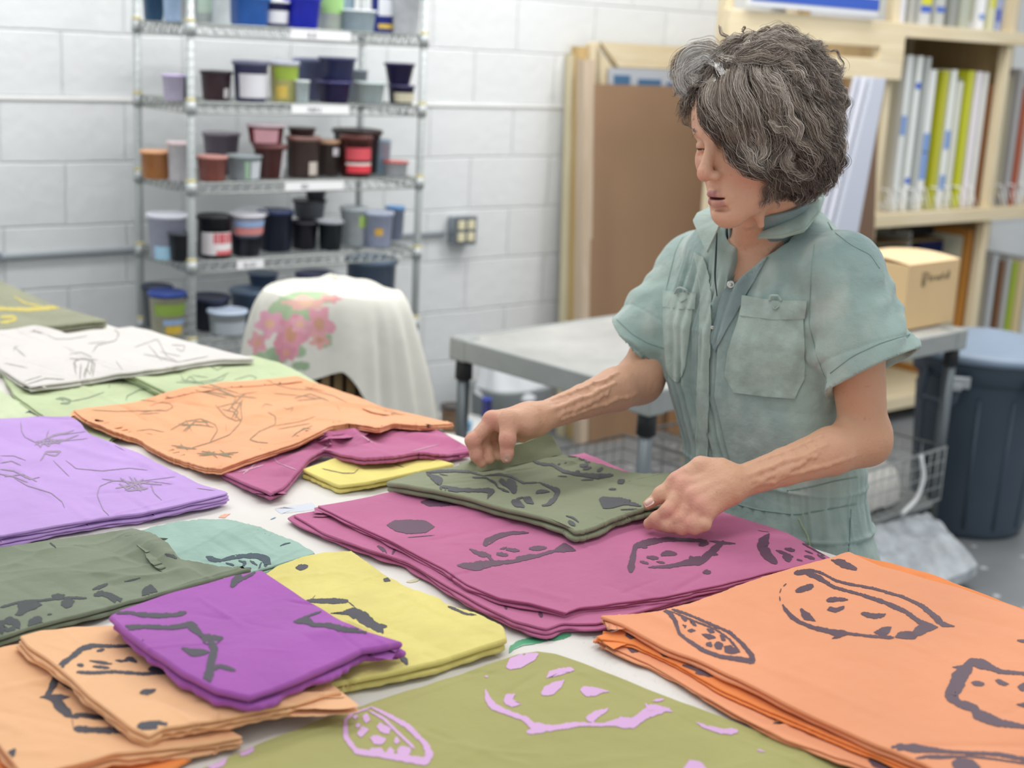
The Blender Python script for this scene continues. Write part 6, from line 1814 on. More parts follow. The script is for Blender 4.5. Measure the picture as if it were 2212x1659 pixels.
# philtrum + lips
S.cap((0, .0955, -.052), (0, .0935, -.060), .0018, .0018, .004, True)
S.chain([(-.0235, .0795, -.0715), (-.010, .0905, -.0685), (0, .0925, -.0690), (.010, .0905, -.0685), (.0235, .0795, -.0715)], [.0022, .0046, .0040, .0046, .0022], .004)
S.chain([(-.0220, .0795, -.0745), (-.010, .0888, -.0805), (0, .0905, -.0815), (.010, .0888, -.0805), (.0220, .0795, -.0745)], [.0022, .0052, .0058, .0052, .0022], .004)
S.ell((0, .092, -.0742), (.0185, .0115, .0019), .0015, True)
S.cap((-.014, .087, -.0905), (.014, .087, -.0905), .003, .003, .008, True)
# ---- neck
S.frame(np.eye(3), np.zeros(3), 1.0)
S.cap(hw(0, -.022, -.055), NK0 + [.005, 0, -.02], .052, .058, .03)
S.cap(hw(0, .03, -.075), NK0 + F_ * .035 - [0, 0, .03], .022, .02, .02)
for q in (-1, 1):
    S.cap(hw(q * .036, -.030, -.045), NK0 + F_ * .052 + L_ * q * .016 - [0, 0, .055], .010, .0085, .016)
    S.cap(NK0 + F_ * .050 + L_ * q * .012 - [0, 0, .055], NK0 + F_ * .02 + L_ * q * .13 - [0, 0, .02], .010, .012, .018)   # collar bones
    S.chain([hw(q * .020, .030, -.095), hw(q * .014, .02, -.13)], [.006, .005], .014)
# ---- upper trunk hidden in the coverall, carries the arms
TR = NK0 - [0, 0, .12]
S.frame(Rb, TR, 1.0)
S.ell((0, -.005, -.02), (.112, .060, .12), .03)
S.frame(np.eye(3), np.zeros(3), 1.0)
S.ell((CH + PEL) / 2 + [.02, 0, .02], (.055, .085, .2), .04)
def lerp_tab(h, tab):
    t = np.array(tab); return [np.interp(h, t[:, 0], t[:, k]) for k in range(1, t.shape[1])]


# height, centre x, centre y, half width, half depth
c_p, c_c, c_n = PEL, CH, NK0
TT = [(.62, 1.735, 1.40, .175, .120), (.80, c_p[0] + .04, c_p[1], .178, .122), (.88, c_p[0] + .03, c_p[1] + .01, .174, .118), (.955, c_p[0] + .03, c_p[1] + .025, .166, .104), (1.00, c_p[0] + .03, c_p[1] + .035, .172, .104),
      (1.10, c_c[0] + .01, c_c[1] + .004, .172, .110), (1.20, c_c[0] + .005, c_c[1] + .006, .168, .116), (1.27, c_c[0] + .01, c_c[1], .164, .106), (1.33, c_c[0] + .01, c_c[1] + .0, .150, .085), (1.37, c_n[0] + .01, c_n[1], .11, .070), (1.40, c_n[0] + .01, c_n[1], .070, .062), (1.44, c_n[0] + .012, c_n[1], .05, .05)]


def torso(P):
    h = P[:, 2]
    cx, cy, a, b = lerp_tab(h, TT)
    s = (P[:, 1] - cy) / a; f = (P[:, 0] - cx) / b
    e = 2.35
    r = (np.abs(s) ** e + np.abs(f) ** e) ** (1 / e)
    ang = np.arctan2(f, s)
    d = (r - 1) * np.minimum(a, b) * .9
    return np.maximum(d, np.maximum(.60 - h, h - 1.405))




def chest_skin(P):
    h = P[:, 2]; lf = -(P[:, 1] - CH[1])
    return np.maximum(np.maximum(torso(P) + .015, np.abs(h - 1.29) - .08), np.abs(lf - .005) - .042)


S.fn(chest_skin, (CH[0], CH[1], 1.27), .16, .02)
# ---- arms


def arm(sh, el, wr, q):
    ax = (el - sh) / np.linalg.norm(el - sh); fx = (wr - el) / np.linalg.norm(wr - el)
    S.cap(TR + L_ * q * .08 + [0, 0, .04], sh, .044, .040, .03)
    S.chain([sh, sh + ax * .12, el - ax * .03], [.041, .0415, .036], .02)
    S.cap(sh + ax * .12 + F_ * .010, el - ax * .05 + F_ * .006, .03, .022, .02)
    S.sph(el, .036, .02)
    S.sph(el - fx * .020 + ax * .018, .0175, .014)                                 # point of the elbow
    S.chain([el, el + fx * .07, el + fx * .16, wr], [.038, .0365, .0275, .0225], .02)
    return ax, fx


axL, fxL = arm(LSH, LEL, LWR, 1)
axR, fxR = arm(RSH, REL, RWR, -1)
# flattened wrists, tendons and veins on the forearms
upv = UP
def onarm(el, wr, t, a, rr):
    """point on the skin of a forearm: t along, a angle (deg) from picture-up toward camera"""
    fx = (wr - el) / np.linalg.norm(wr - el)
    u = UP - fx * (UP @ fx); u /= np.linalg.norm(u)
    c = np.cross(fx, u)
    if c @ FW > 0: c = -c
    return el + (wr - el) * t + (u * math.cos(math.radians(a)) + c * math.sin(math.radians(a))) * rr
def frad(t): return float(np.interp(t, [0, .28, .65, 1.0], [.0375, .0365, .0280, .0228]))
rv = np.random.default_rng(4)
for (A, B_) in ((LEL, LWR), (REL, RWR)):
    for (t0, t1, a0, a1, r_) in ((.38, 1.02, 58, 64, .0021), (.22, .98, 104, 108, .0020), (.60, .97, 84, 92, .0015), (.45, .78, 70, 98, .0013), (.30, .9, 30, 22, .0014)):
        tt = np.linspace(t0, t1, 9); aw = np.linspace(a0, a1, 9) + rv.normal(0, 2.8, 9)
        S.chain([onarm(A, B_, t, a, frad(t) - .0006) for t, a in zip(tt, aw)], [r_ * .85 * f for f in (.3, .7, 1, 1, .8, 1, 1, .8, .5)], .006)

# ---- left hand (nearer to the camera), thumb on top of the cloth
def H(x, y, d): return at(x, y, d)
# palm body
lw = LWR
mI, mM, mR_, mP = H(1478, 1052, 1.998), H(1497, 1074, 1.982), H(1514, 1094, 1.972), H(1529, 1106, 1.970)
S.cap(lw, H(1562, 1048, 1.996), .0230, .0225, .012)
S.cap(H(1568, 1034, 2.002), mI, .0205, .0135, .016)
S.cap(H(1568, 1046, 1.994), mM, .0205, .0130, .016)
S.cap(H(1568, 1056, 1.988), mR_, .0195, .0122, .016)
S.cap(H(1568, 1064, 1.986), mP, .0175, .0112, .016)
S.cap(H(1545, 1032, 2.02), H(1505, 1062, 2.015), .02, .017, .016)
for (a, b) in ((H(1556, 1022, 1.985), mI), (H(1560, 1040, 1.974), mM), (H(1562, 1056, 1.967), mR_)):
    S.cap(a, b + (a - b) * .15 - FW * .004 + UP * .003, .0020, .0040, .009)
# thumb
tj = [H(1552, 1018, 2.005), H(1514, 1009, 2.008), H(1462, 1038, 2.008), H(1429, 1069, 2.010), H(1399, 1090, 2.011)]
S.chain(tj, [.0195, .0150, .0122, .0108, .0070], .012)
S.sph(H(1430, 1068, 2.009), .0116, .006)
# web between thumb and index
S.cap(H(1488, 1032, 2.008), H(1478, 1046, 2.004), .010, .011, .014)
# fingers
S.chain([mI, H(1444, 1104, 1.984), H(1418, 1122, 1.993), H(1402, 1131, 2.003)], [.0136, .0112, .0102, .0084], .008)
S.chain([mM, H(1474, 1122, 1.974), H(1444, 1135, 1.982), H(1424, 1136, 1.995)], [.0128, .0108, .0096, .0080], .004)
S.chain([mR_, H(1500, 1132, 1.963), H(1474, 1141, 1.972), H(1452, 1138, 1.985)], [.0118, .0100, .0090, .0076], .004)
S.chain([mP, H(1521, 1133, 1.961), H(1502, 1141, 1.963), H(1484, 1140, 1.975)], [.0104, .0090, .0082, .0070], .004)
for (m_, r_) in ((mI, .0120), (mM, .0118), (mR_, .0112), (mP, .0102)):
    S.sph(m_ - FW * .0035 + UP * .0015, r_ * .86, .010)
# nails
S.cap(H(1405, 1083, 2.003), H(1398, 1087, 2.003), .0045, .0040, .002)
# ---- right hand (farther), thumb toward the camera over the flap
rw = RWR
nI, nM, nR, nP = H(1066, 906, 2.155), H(1062, 905, 2.178), H(1064, 908, 2.198), H(1070, 912, 2.214)
S.cap(rw, H(1140, 902, 2.16), .0235, .024, .012)
for (m_, r0, dd) in ((nI, .0125, 2.152), (nM, .0125, 2.165), (nR, .012, 2.18), (nP, .011, 2.192)):
    S.cap(H(1142, 903, dd), m_, .020, r0, .012)
S.cap(H(1130, 912, 2.15), H(1092, 915, 2.155), .021, .017, .012)
S.cap(H(1155, 920, 2.165), H(1128, 940, 2.18), .016, .012, .012)                    # heel of the hand
S.chain([H(1136, 912, 2.14), H(1100, 907, 2.128), H(1096, 950, 2.118), H(1094, 988, 2.122)], [.020, .0160, .0118, .0092], .010)
S.sph(H(1097, 948, 2.116), .0122, .005)
S.sph(H(1096, 978, 2.120), .0098, .004)
S.chain([nI, H(1022, 952, 2.150), H(1029, 984, 2.152), H(1040, 1000, 2.155)], [.0128, .0108, .0094, .0078], .006)
S.sph(H(1060, 905, 2.153), .0125, .005)
S.sph(H(1021, 951, 2.149), .0114, .005)
S.chain([nM, H(1040, 948, 2.178), H(1052, 972, 2.172), H(1058, 992, 2.162)], [.0122, .0104, .0092, .0078], .004)
S.chain([nR, H(1058, 946, 2.198), H(1068, 968, 2.188), H(1076, 986, 2.172)], [.0116, .0098, .0086, .0074], .004)
S.chain([nP, H(1082, 944, 2.210), H(1090, 962, 2.200), H(1094, 976, 2.188)], [.0104, .0086, .0078, .0068], .004)

V, F = nets(S, .0017)
N = vnormals(V, F)
# ---- colouring of the skin: lips, blush, knuckles, freckles
def near(P, c, r): return np.clip(1 - np.linalg.norm(P - c, axis=1) / r, 0, 1)
def nseg(P, a, b, r):
    ab = b - a; t = np.clip((P - a) @ ab / (ab @ ab), 0, 1)
    return np.clip(1 - np.linalg.norm(P - a - t[:, None] * ab, axis=1) / r, 0, 1)
base = np.array(lin('D8AA90')); tan_ = np.array(lin('C89873')); red = np.array(lin('CC8672'))
col = np.tile(base, (len(V), 1))
n1 = (fbm(V[:, 0] * 28, V[:, 1] * 28, V[:, 2] * 28, 4) * .5 + .5)[:, None]
col = col * (1 - .35 * n1) + tan_ * .35 * n1
def mixc(w, c):
    global col
    w = np.clip(w, 0, 1)[:, None]; col = col * (1 - w) + c * w
for q in (-1, 1): mixc(near(V, hw(q * .044, .066, -.036), .04) * .55, red)
mixc(near(V, hw(0, .112, -.038), .022) * .55, red)
arms = [(LSH, LEL, .07), (LEL, LWR, .06)]
for a, b, r in arms: mixc(np.minimum(nseg(V, a, b, r), .5) * .7, tan_)
mixc(np.maximum(nseg(V, RSH, REL, .07), nseg(V, REL, RWR, .06)) * .4, tan_)
pink = np.array(lin('CF8F80'))
for c_ in (H(1449, 1103, 1.972), H(1464, 1036, 2.0), H(1420, 1122, 1.99), mI - FW * .01, mM - FW * .01, mR_ - FW * .01, H(1021, 951, 2.14), H(1096, 948, 2.106), H(1060, 905, 2.143), H(1030, 990, 2.145), H(1096, 985, 2.112), H(1482, 1124, 1.96)):
    mixc(near(V, c_, .024) * .75, pink)
lipc = np.array(lin('A5646A'))
lp = [(-.0235, .0795, -.0715), (-.010, .0905, -.0685), (0, .0925, -.0690), (.010, .0905, -.0685), (.0235, .0795, -.0715)]
l2 = [(-.0220, .0795, -.0745), (-.010, .0888, -.0805), (0, .0905, -.0815), (.010, .0888, -.0805), (.0220, .0795, -.0745)]
lw_ = np.zeros(len(V))
for L_st, rr in ((lp, .0066), (l2, .0080)):
    for i in range(4):
        lw_ = np.maximum(lw_, nseg(V, hw(*L_st[i]), hw(*L_st[i + 1]), rr * HS * (.62 if i in (0, 3) else 1)))
mixc(np.clip(lw_ * 5, 0, 1) * .9, lipc)
loc = (V - HC) @ RH / HS
mixc(np.clip(1 - np.linalg.norm((loc - [0, .090, -.0742]) / [.018, .012, .0022], axis=1), 0, 1) * 3, np.array(lin('4A2426')))
for q in (-1, 1):
    mixc(np.clip(1 - np.linalg.norm((loc - [q * .0065, .100, -.0480]) / [.005, .007, .0045], axis=1), 0, 1) * 2, np.array(lin('6E3A30')))
    mixc(np.clip(1 - np.linalg.norm((loc - [q * .030, .084, -.0055]) / [.013, .014, .0016], axis=1), 0, 1) * 4, np.array(lin('3A2620')))
    mixc(np.clip(1 - np.linalg.norm((loc - [q * .030, .082, .022]) / [.017, .02, .0035], axis=1), 0, 1) * 1.6, np.array(lin('6B5244')))
# freckles and fine tonal mottling
fk = noise3(V[:, 0] * 210, V[:, 1] * 210, V[:, 2] * 210, 9)
mixc(np.clip((fk - .72) * 4, 0, 1) * .28, np.array(lin('96624A')))
nail = np.array(lin('E3C2B2'))
mixc(near(V, H(1401, 1085, 2.0), .0085) * 4, nail)
mixc(near(V, H(1095, 990, 2.112), .0085) * 3, np.array(lin('D3AE9C')))
# micro relief
V = V + N * (.00045 * fbm(V[:, 0] * 120, V[:, 1] * 120, V[:, 2] * 120, 21, 2))[:, None]
M_skin = mat('skin', 'CE9F86', .52, vcol='col', bump=.22, bscale=260, sss=.12, spec=.35)
body = np_mesh('body', V, F, M_skin, who, color=col)
sbv = BVHTree.FromPolygons([tuple(v) for v in V.tolist()], [tuple(f) for f in F.tolist()])
print('skin verts', len(V))

# ---- nails as thin plates
for (c0, c1, up_, wd, lb) in ((H(1412, 1081, 2.0025), H(1392, 1090, 2.0045), UP * .8 - FW * .5, .0058, 'thumbnail with a white rim'),
                       (H(1094, 978, 2.1108), H(1094, 996, 2.1145), -FW, .0056, 'thumbnail')):
    ax = c1 - c0; L = np.linalg.norm(ax); ax /= L
    up_ = up_ - ax * (up_ @ ax); up_ /= np.linalg.norm(up_); sd = np.cross(ax, up_)
    G = []
    for i in range(9):
        t = i / 8; row = []
        for j in range(9):
            s = (j - 4) / 4
            wv = wd * math.sqrt(max(0.02, 1 - (2 * t - 1) ** 4 * .55))
            row.append(c0 + ax * L * t + sd * s * wv + up_ * (.0022 * (1 - s * s) - .001 - .0012 * (t ** 2)))
        G.append(row)
    o = build('fingernail', MB().grid(np.array(G)), mat('nail', 'E6C9BC', .25, coat=.3), who)

# ================================================================== coverall
T_seam = .0


G_ = Sdf()
G_.fn(torso, (1.74, 1.42, 1.0), .50, .02)
HEML = at(1888, 800, 2.085); HEMR = at(1380, 732, 2.395)


def cut_cone(a, b, ra, rb, nrm=None, ext=.0):
    a = np.asarray(a); b = np.asarray(b); ab = b - a; L = np.linalg.norm(ab); u = ab / L
    n = u if nrm is None else nrm / np.linalg.norm(nrm)
    def f(P):
        t = np.clip((P - a) @ u / L, 0, 1.25)
        d = np.linalg.norm(P - a - t[:, None] * ab, axis=1) - (ra + (rb - ra) * t)
        return np.maximum(d, (P - b) @ n)
    return f


SL0 = LSH + np.array([.0, .014, .002]); SR0 = RSH + np.array([0.0, -.014, -.008])
nL = (HEML - SL0); nL = nL / np.linalg.norm(nL) + .18 * RT
nR = (HEMR - SR0); nR = nR / np.linalg.norm(nR) + .6 * FW - .05 * RT
aL = (LEL - LSH) / np.linalg.norm(LEL - LSH)
G_.fn(cut_cone(SL0, HEML, .0570, .0735, nL), (SL0 + HEML) / 2, .2, .030)
G_.fn(cut_cone(SR0, HEMR, .058, .060, nR), (SR0 + HEMR) / 2, .2, .030)
# trapezius / yoke
for q, sh in ((1, SL0), (-1, SR0)):
    G_.cap(NK0 + L_ * q * .05 + [0.012, 0, -.01], sh + [0.003, -q * .0, -.006], .046, .050, .05)
G_.cap(PEL + [.03, -.03, -.05], PEL + [.03, .03, -.05], .11, .11, .03)
# trouser legs
for q in (1, -1):
    hipc = np.array([PEL[0] + .035, PEL[1], .80]) + L_ * q * .085
    kn = np.array([PEL[0] + .05, PEL[1], .46]) + L_ * q * .10
    an = np.array([PEL[0] + .06, PEL[1], .06]) + L_ * q * .10
    G_.cap(hipc, kn, .095, .078, .04); G_.cap(kn, an, .078, .072, .02)
# hollow sleeves
def hol(a, b, ra, rb, t0):
    a0 = a + (b - a) * t0
    u = (b - a) / np.linalg.norm(b - a)
    return a0, b + u * .06, ra, rb
a0, b0, r0, r1 = hol(SL0, HEML, .052, .0700, .42); G_.cap(a0, b0, r0, r1 + .003, .002, True)
a0, b0, r0, r1 = hol(SR0, HEMR, .050, .0520, .42); G_.cap(a0, b0, r0, r1 + .001, .002, True)
# neck opening
G_.cap(NK0 + [.0, 0, -.02], hw(0, -.02, -.05), .060, .066, .008, True)
# open front V : triangular prism pushed back from the chest
def P2(px, py, off=0.0):       # pixel -> (left, up) on the chest front plane
    v = ray(px, py); X = CH[0] - .115 + off; p = CAMP + v * (X / v[0]); return (-p[1], p[2])
VP = np.array([P2(1543, 500), P2(1645, 505), P2(1549, 628)])
Vbot, VL, VR = VP[2], VP[0], VP[1]
def poly2(P):
    x = np.stack([-P[:, 1], P[:, 2]], 1); d = np.full(len(x), -9.0)
    ctr = VP.mean(0)
    ups = [VP[0] + (VP[0] - VP[2]) * 1.2, VP[1] + (VP[1] - VP[2]) * 1.2, VP[2]]
    for i in range(3):
        a, b = ups[i], ups[(i + 1) % 3]; e = b - a; n = np.array([e[1], -e[0]]); n /= np.linalg.norm(n)
        if (np.mean(ups, 0) - a) @ n > 0: n = -n
        d = np.maximum(d, (x - a) @ n)
    back = P[:, 0] - (CH[0] - .028)
    return np.maximum(d, back)
G_.fn(poly2, (CH[0] - .1, -VP[:, 0].mean(), VP[:, 1].mean() + .03), .16, .003, True)
VC, FC = nets(G_, .0028)
for _ in range(1):
    NC = vnormals(VC, FC)
hh_ = VC[:, 2]
cx_, cy_, a_, b_ = lerp_tab(hh_, TT)
lft = -(VC[:, 1] - cy_); fwd = -(VC[:, 0] - cx_)
front = np.clip((fwd - .01) / .05, 0, 1) * np.clip((1.345 - hh_) / .03, 0, 1)
# gathers from the yoke, pleats, long vertical folds: irregular soft ridges
sx_ = lft + .010 * noise3(lft * 5, hh_ * 5, 0, 3)
rp = np.random.default_rng(8)
dd = np.zeros(len(VC))
for i in range(15):                                   # her right chest: close, deep folds
    s0 = -.150 + .0118 * i + rp.normal() * .0025
    a_i = rp.uniform(.005, .0100); w_i = rp.uniform(.0032, .0055)
    top_ = 1.325 - rp.uniform(0, .03); bot_ = rp.uniform(.96, 1.16) if i % 2 else .955
    env = np.clip((top_ - hh_) / .03, 0, 1) * np.clip((hh_ - bot_) / .05, 0, 1)
    dd += a_i * env * np.exp(-((sx_ - s0 - .03 * (hh_ - 1.2) * (i - 7) / 7) / w_i) ** 2)
for i in range(9):                                    # her left chest: broad shallow folds
    s0 = .045 + .014 * i + rp.normal() * .004
    env = np.clip((1.32 - hh_) / .03, 0, 1) * np.clip((hh_ - rp.uniform(.99, 1.2)) / .08, 0, 1)
    dd += rp.uniform(.0018, .0042) * env * np.exp(-((sx_ - s0 - .02 * (hh_ - 1.2)) / rp.uniform(.004, .008)) ** 2)
dd *= front
th_ = np.arctan2(lft, fwd)
dd += np.where(hh_ < 1.05, .0042 * np.abs(noise3(th_ * 17, hh_ * 5, 0, 6)) * np.exp(-((hh_ - .945) / .05) ** 2), 0)
dd += np.where(hh_ < .9, .006 * noise3(th_ * 5, hh_ * 2, 0, 16), 0)
dd += -.004 * np.exp(-((hh_ - .905) / .003) ** 2) - .003 * np.exp(-((hh_ - .975) / .003) ** 2)
dd += .0040 * fbm(VC[:, 0] * 8, VC[:, 1] * 8, VC[:, 2] * 4, 12, 3)
dd += .0016 * fbm(VC[:, 0] * 36, VC[:, 1] * 42, VC[:, 2] * 30, 15, 2)
DV = NC.copy()
# sleeves: displaced outward from the arm so that cloth keeps its thickness; diagonal drag folds
for (a, b) in ((SL0, HEML), (SR0, HEMR)):
    u = (b - a) / np.linalg.norm(b - a); L = np.linalg.norm(b - a)
    rel = VC - a; t = rel @ u; rad = rel - t[:, None] * u; rl = np.linalg.norm(rad, axis=1)
    w = np.clip((t / L - .25) / .25, 0, 1) * np.clip((.095 - rl) / .012, 0, 1) * (t < L + .03)
    rad /= rl[:, None] + 1e-9
    DV = DV * (1 - w[:, None]) + rad * w[:, None]
    side = rad @ RT
    f = (.0055 if b is HEML else .0035) * np.sin((t * 1.0 + side * .055) * 105 + 2.0 * noise3(rad[:, 0] * 2, rad[:, 1] * 2, t * 9, 8)) * np.clip(noise3(rad[:, 0] * 1.6, rad[:, 1] * 1.6, t * 8, 31) + .45, 0, 1)
    f += .0035 * noise3(rad[:, 0] * 1.7, rad[:, 1] * 1.7, rad[:, 2] * 1.7 + t * 4, 33)
    f += -.0014 * np.exp(-((t - L + .030) / .0022) ** 2)
    w2 = np.clip((t / L - .05) / .3, 0, 1) * np.clip((.10 - rl) / .012, 0, 1)
    dd = dd * (1 - w) + f * w2
VC = VC + DV * dd[:, None]
tn = np.clip(fbm(VC[:, 0] * 7, VC[:, 1] * 7, VC[:, 2] * 5, 40, 4) * .9 + .55, 0, 1)
tn2 = np.clip((fbm(VC[:, 0] * 30, VC[:, 1] * 30, VC[:, 2] * 22, 41, 3)) * 1.4, 0, 1)
c1, c2, c3 = np.array(lin('7A9392')), np.array(lin('A6BAB1')), np.array(lin('C3CEC5'))
cc = c1 * (1 - tn[:, None]) + c2 * tn[:, None]
cc = cc * (1 - .5 * tn2[:, None]) + c3 * .5 * tn2[:, None]
M_cloth = mat('faded_green_cotton', '7F9E93', .88, vcol='col', bump=.9, bscale=38, weave=.6, sheen=.25, spec=.2)
cover = np_mesh('coverall', VC, FC, M_cloth, who, color=cc)
print('coverall verts', len(VC))
bvh = BVHTree.FromPolygons([tuple(v) for v in VC.tolist()], [tuple(f) for f in FC.tolist()])


def hit(px, py, off=.002):
    v = ray(px, py); v = v / np.linalg.norm(v)
    r = bvh.ray_cast(Vector(CAMP), Vector(v))
    if r[0] is None:
        r2 = bvh.find_nearest(Vector(at(px, py, 2.15)))
        return np.array(r2[0]) + np.array(r2[1]) * off
    n = np.array(r[1])
    if n @ v > 0: n = -n
    return np.array(r[0]) + n * off


def patch(name, rows, th, m, parent=cover, n=(26, 26), off=.0015, label=None, puff=0.0, seed=0, col3=None):
    """cloth panel lying on the coverall; rows = list of pixel polylines"""
    R_ = [resample(r, n[1]) for r in rows]
    G = np.array(R_)                                   # k, m, 2
    t = np.linspace(0, len(R_) - 1, n[0])
    GG = np.stack([np.stack([np.interp(t, np.arange(len(R_)), G[:, j, c]) for j in range(n[1])], 1) for c in (0, 1)], -1)
    P = np.zeros((n[0], n[1], 3)); 
    for i in range(n[0]):
        for j in range(n[1]):
            P[i, j] = hit(GG[i, j, 0], GG[i, j, 1], off)
    for _ in range(2):
        P[1:-1, 1:-1] = (P[1:-1, 1:-1] * 2 + P[:-2, 1:-1] + P[2:, 1:-1] + P[1:-1, :-2] + P[1:-1, 2:]) / 6
    vdir = -FW
    u = np.linspace(0, 1, n[0])[:, None]; w = np.linspace(0, 1, n[1])[None]
    pf = puff * (np.sin(np.pi * u) * np.sin(np.pi * w)) + .0012 * noise3(GG[..., 0] * .06, GG[..., 1] * .05, 0, seed + 3)
    T = P + vdir * (th + pf)[..., None]
    mb = MB(); mb.grid(T)
    Pb = P - vdir * .003
    for A, B_ in ((T[0], Pb[0]), (Pb[-1], T[-1]), (Pb[:, 0], T[:, 0]), (T[:, -1], Pb[:, -1])):
        mid = (A + B_) / 2
        mb.grid(np.stack([A, B_]))
    o = build(name, mb, m, parent, label=label)
    return o, T


M_c2 = mat('faded_green_patch', 'A5B9B0', .88, mott=.18, mscale=26, bump=.8, bscale=40, weave=.5, sheen=.25, spec=.2)
M_c3 = mat('grey_green_facing', '7F9393', .88, mott=.18, mscale=22, bump=.2, bscale=60, weave=.5, sheen=.2, spec=.2)
M_st = mat('seam_thread', 'A9B79C', .8)
M_sd = mat('seam_groove', '87A098', .9)
patch('chest_pocket', [[(1604, 640), (1680, 650), (1740, 652)], [(1596, 690), (1670, 694), (1736, 694)], [(1572, 760), (1650, 765), (1738, 762)], [(1566, 812), (1650, 815), (1737, 818)], [(1586, 848), (1650, 856), (1716, 861)]], .0022, M_c2, n=(40, 34), puff=.002, seed=2)
patch('pocket_band', [[(1602, 638), (1670, 650), (1742, 650)], [(1598, 682), (1670, 691), (1738, 689)]], .0045, M_c2, n=(12, 34), seed=4)
patch('chest_pocket', [[(1434, 628), (1466, 632), (1500, 632)], [(1434, 700), (1462, 706), (1492, 700)], [(1440, 800), (1462, 812), (1480, 790)], [(1452, 820), (1464, 826), (1474, 812)]], .0022, M_c2, n=(34, 20), puff=.003, seed=7)
patch('pocket_band', [[(1433, 628), (1466, 632), (1503, 632)], [(1433, 664), (1466, 668), (1500, 668)]], .0045, M_c2, n=(10, 20), seed=8)
# button placket and facing
patch('placket', [[(1500, 546), (1519, 556)], [(1508, 585), (1530, 588)], [(1512, 640), (1536, 640)], [(1512, 700), (1535, 700)], [(1509, 780), (1533, 780)], [(1505, 880), (1530, 880)], [(1503, 1010), (1528, 1010)]], .0045, M_c2, n=(80, 10), seed=9)
patch('facing', [[(1642, 516), (1674, 526)], [(1608, 560), (1642, 584)], [(1576, 606), (1608, 644)], [(1552, 650), (1576, 700)], [(1536, 740), (1544, 760)]], .003, M_c3, n=(40, 14), seed=11)
# seams drawn as stitched ridges
def seam(pts, r=.0006, m=M_sd, n=40, off=.0004, nm='seam', par=cover):
    Q = smoothline(pts, n)
    P = np.array([hit(x, y, off) for x, y in Q])
    for _ in range(2): P[1:-1] = (P[:-2] + 2 * P[1:-1] + P[2:]) / 4
    return build(nm, MB().tube(P, r, 5), m, par)
seam([(1788, 480), (1800, 500), (1840, 530), (1880, 550), (1900, 580)], .0008)
seam([(1760, 530), (1752, 600), (1748, 700), (1762, 760), (1786, 826)], .0008)
seam([(1500, 470), (1460, 540), (1440, 620), (1434, 700)], .0007)
seam([(1794, 806), (1840, 770), (1900, 742), (1965, 722)], .0009)
seam([(1332, 690), (1366, 722), (1400, 742), (1434, 752)], .0009)
seam([(1560, 1080), (1640, 1102), (1720, 1112), (1780, 1102), (1850, 1088)], .0012)
seam([(1700, 1060), (1760, 1050), (1800, 1040), (1852, 1030)], .0012)
seam([(1726, 1120), (1745, 1160), (1752, 1190), (1775, 1230)], .0022, M_st)
seam([(1838, 1100), (1836, 1160), (1832, 1210)], .0012)
seam([(1600, 700), (1640, 706), (1735, 706)], .0006, M_st)
# snap buttons
for (x, y, r) in ((1573, 616, .0062), (1537, 706, .003)):
    p = hit(x, y, .006)
    mb = MB()
    nrm = -FW; t1 = RT; t2 = UP
    for (ra, zz, mi) in ((1.0, 0, 0),):
        V_ = []; Fq = []
        prof = [(r, -.001), (r * 1.05, .0005), (r * .85, .0022), (r * .6, .0012), (r * .45, .0012), (r * .3, .0025), (0, .003)]
        for (rr, z) in prof:
            for k in range(20):
                a = 2 * math.pi * k / 20; V_.append(p + t1 * rr * math.cos(a) + t2 * rr * math.sin(a) + nrm * z)
        for i in range(len(prof) - 1):
            for k in range(20):
                l = (k + 1) % 20; Fq.append((i * 20 + k, i * 20 + l, (i + 1) * 20 + l, (i + 1) * 20 + k))
        mb.add(V_, Fq)
    build('snap_button', mb, mat('snap_metal', 'DADAD2', .25, .7), cover)
# small fabric loops over the pockets
for (x, y) in ((1678, 648), (1475, 630)):
    P = [hit(x - 13, y + 4, .006), hit(x - 9, y - 6, .010), hit(x, y - 8, .011), hit(x + 9, y - 5, .010), hit(x + 13, y + 4, .006)]
    build('pocket_loop', MB().tube(smoothline(P, 18), .0019, 8), M_c2, cover)
    P = [hit(x - 8, y + 14, .0065), hit(x, y + 22, .008), hit(x + 8, y + 14, .0065)]
    build('pocket_loop', MB().tube(smoothline(P, 12), .0012, 8), M_c2, cover)

# ---- collar: band around the neck and two falling leaves
def sheet(name, G, th, m, parent, sub=False, label=None):
    G = np.array(G, float); n = G.shape
    du = np.gradient(G, axis=0); dv = np.gradient(G, axis=1); nn = np.cross(du, dv); nn /= np.linalg.norm(nn, axis=2)[..., None] + 1e-9
    s = np.sign((nn * (-FW)).sum(-1).mean()) or 1; nn *= s
    T = G + nn * th / 2; Bt = G - nn * th / 2
    mb = MB(); mb.grid(T); mb.grid(Bt[::-1])
    for A, B_ in ((T[0], Bt[0]), (Bt[-1], T[-1]), (Bt[:, 0], T[:, 0]), (T[:, -1], Bt[:, -1])):
        mb.grid(np.stack([A, B_]))
    return build(name, mb, m, parent, label=label)


def coons3(top, bot, n, m, lift=0.0):
    T = resample(top, m); B_ = resample(bot, m)
    G = np.array([T + (B_ - T) * t for t in np.linspace(0, 1, n)])
    return G


def A3(l): return np.array([at(*q) for q in l])
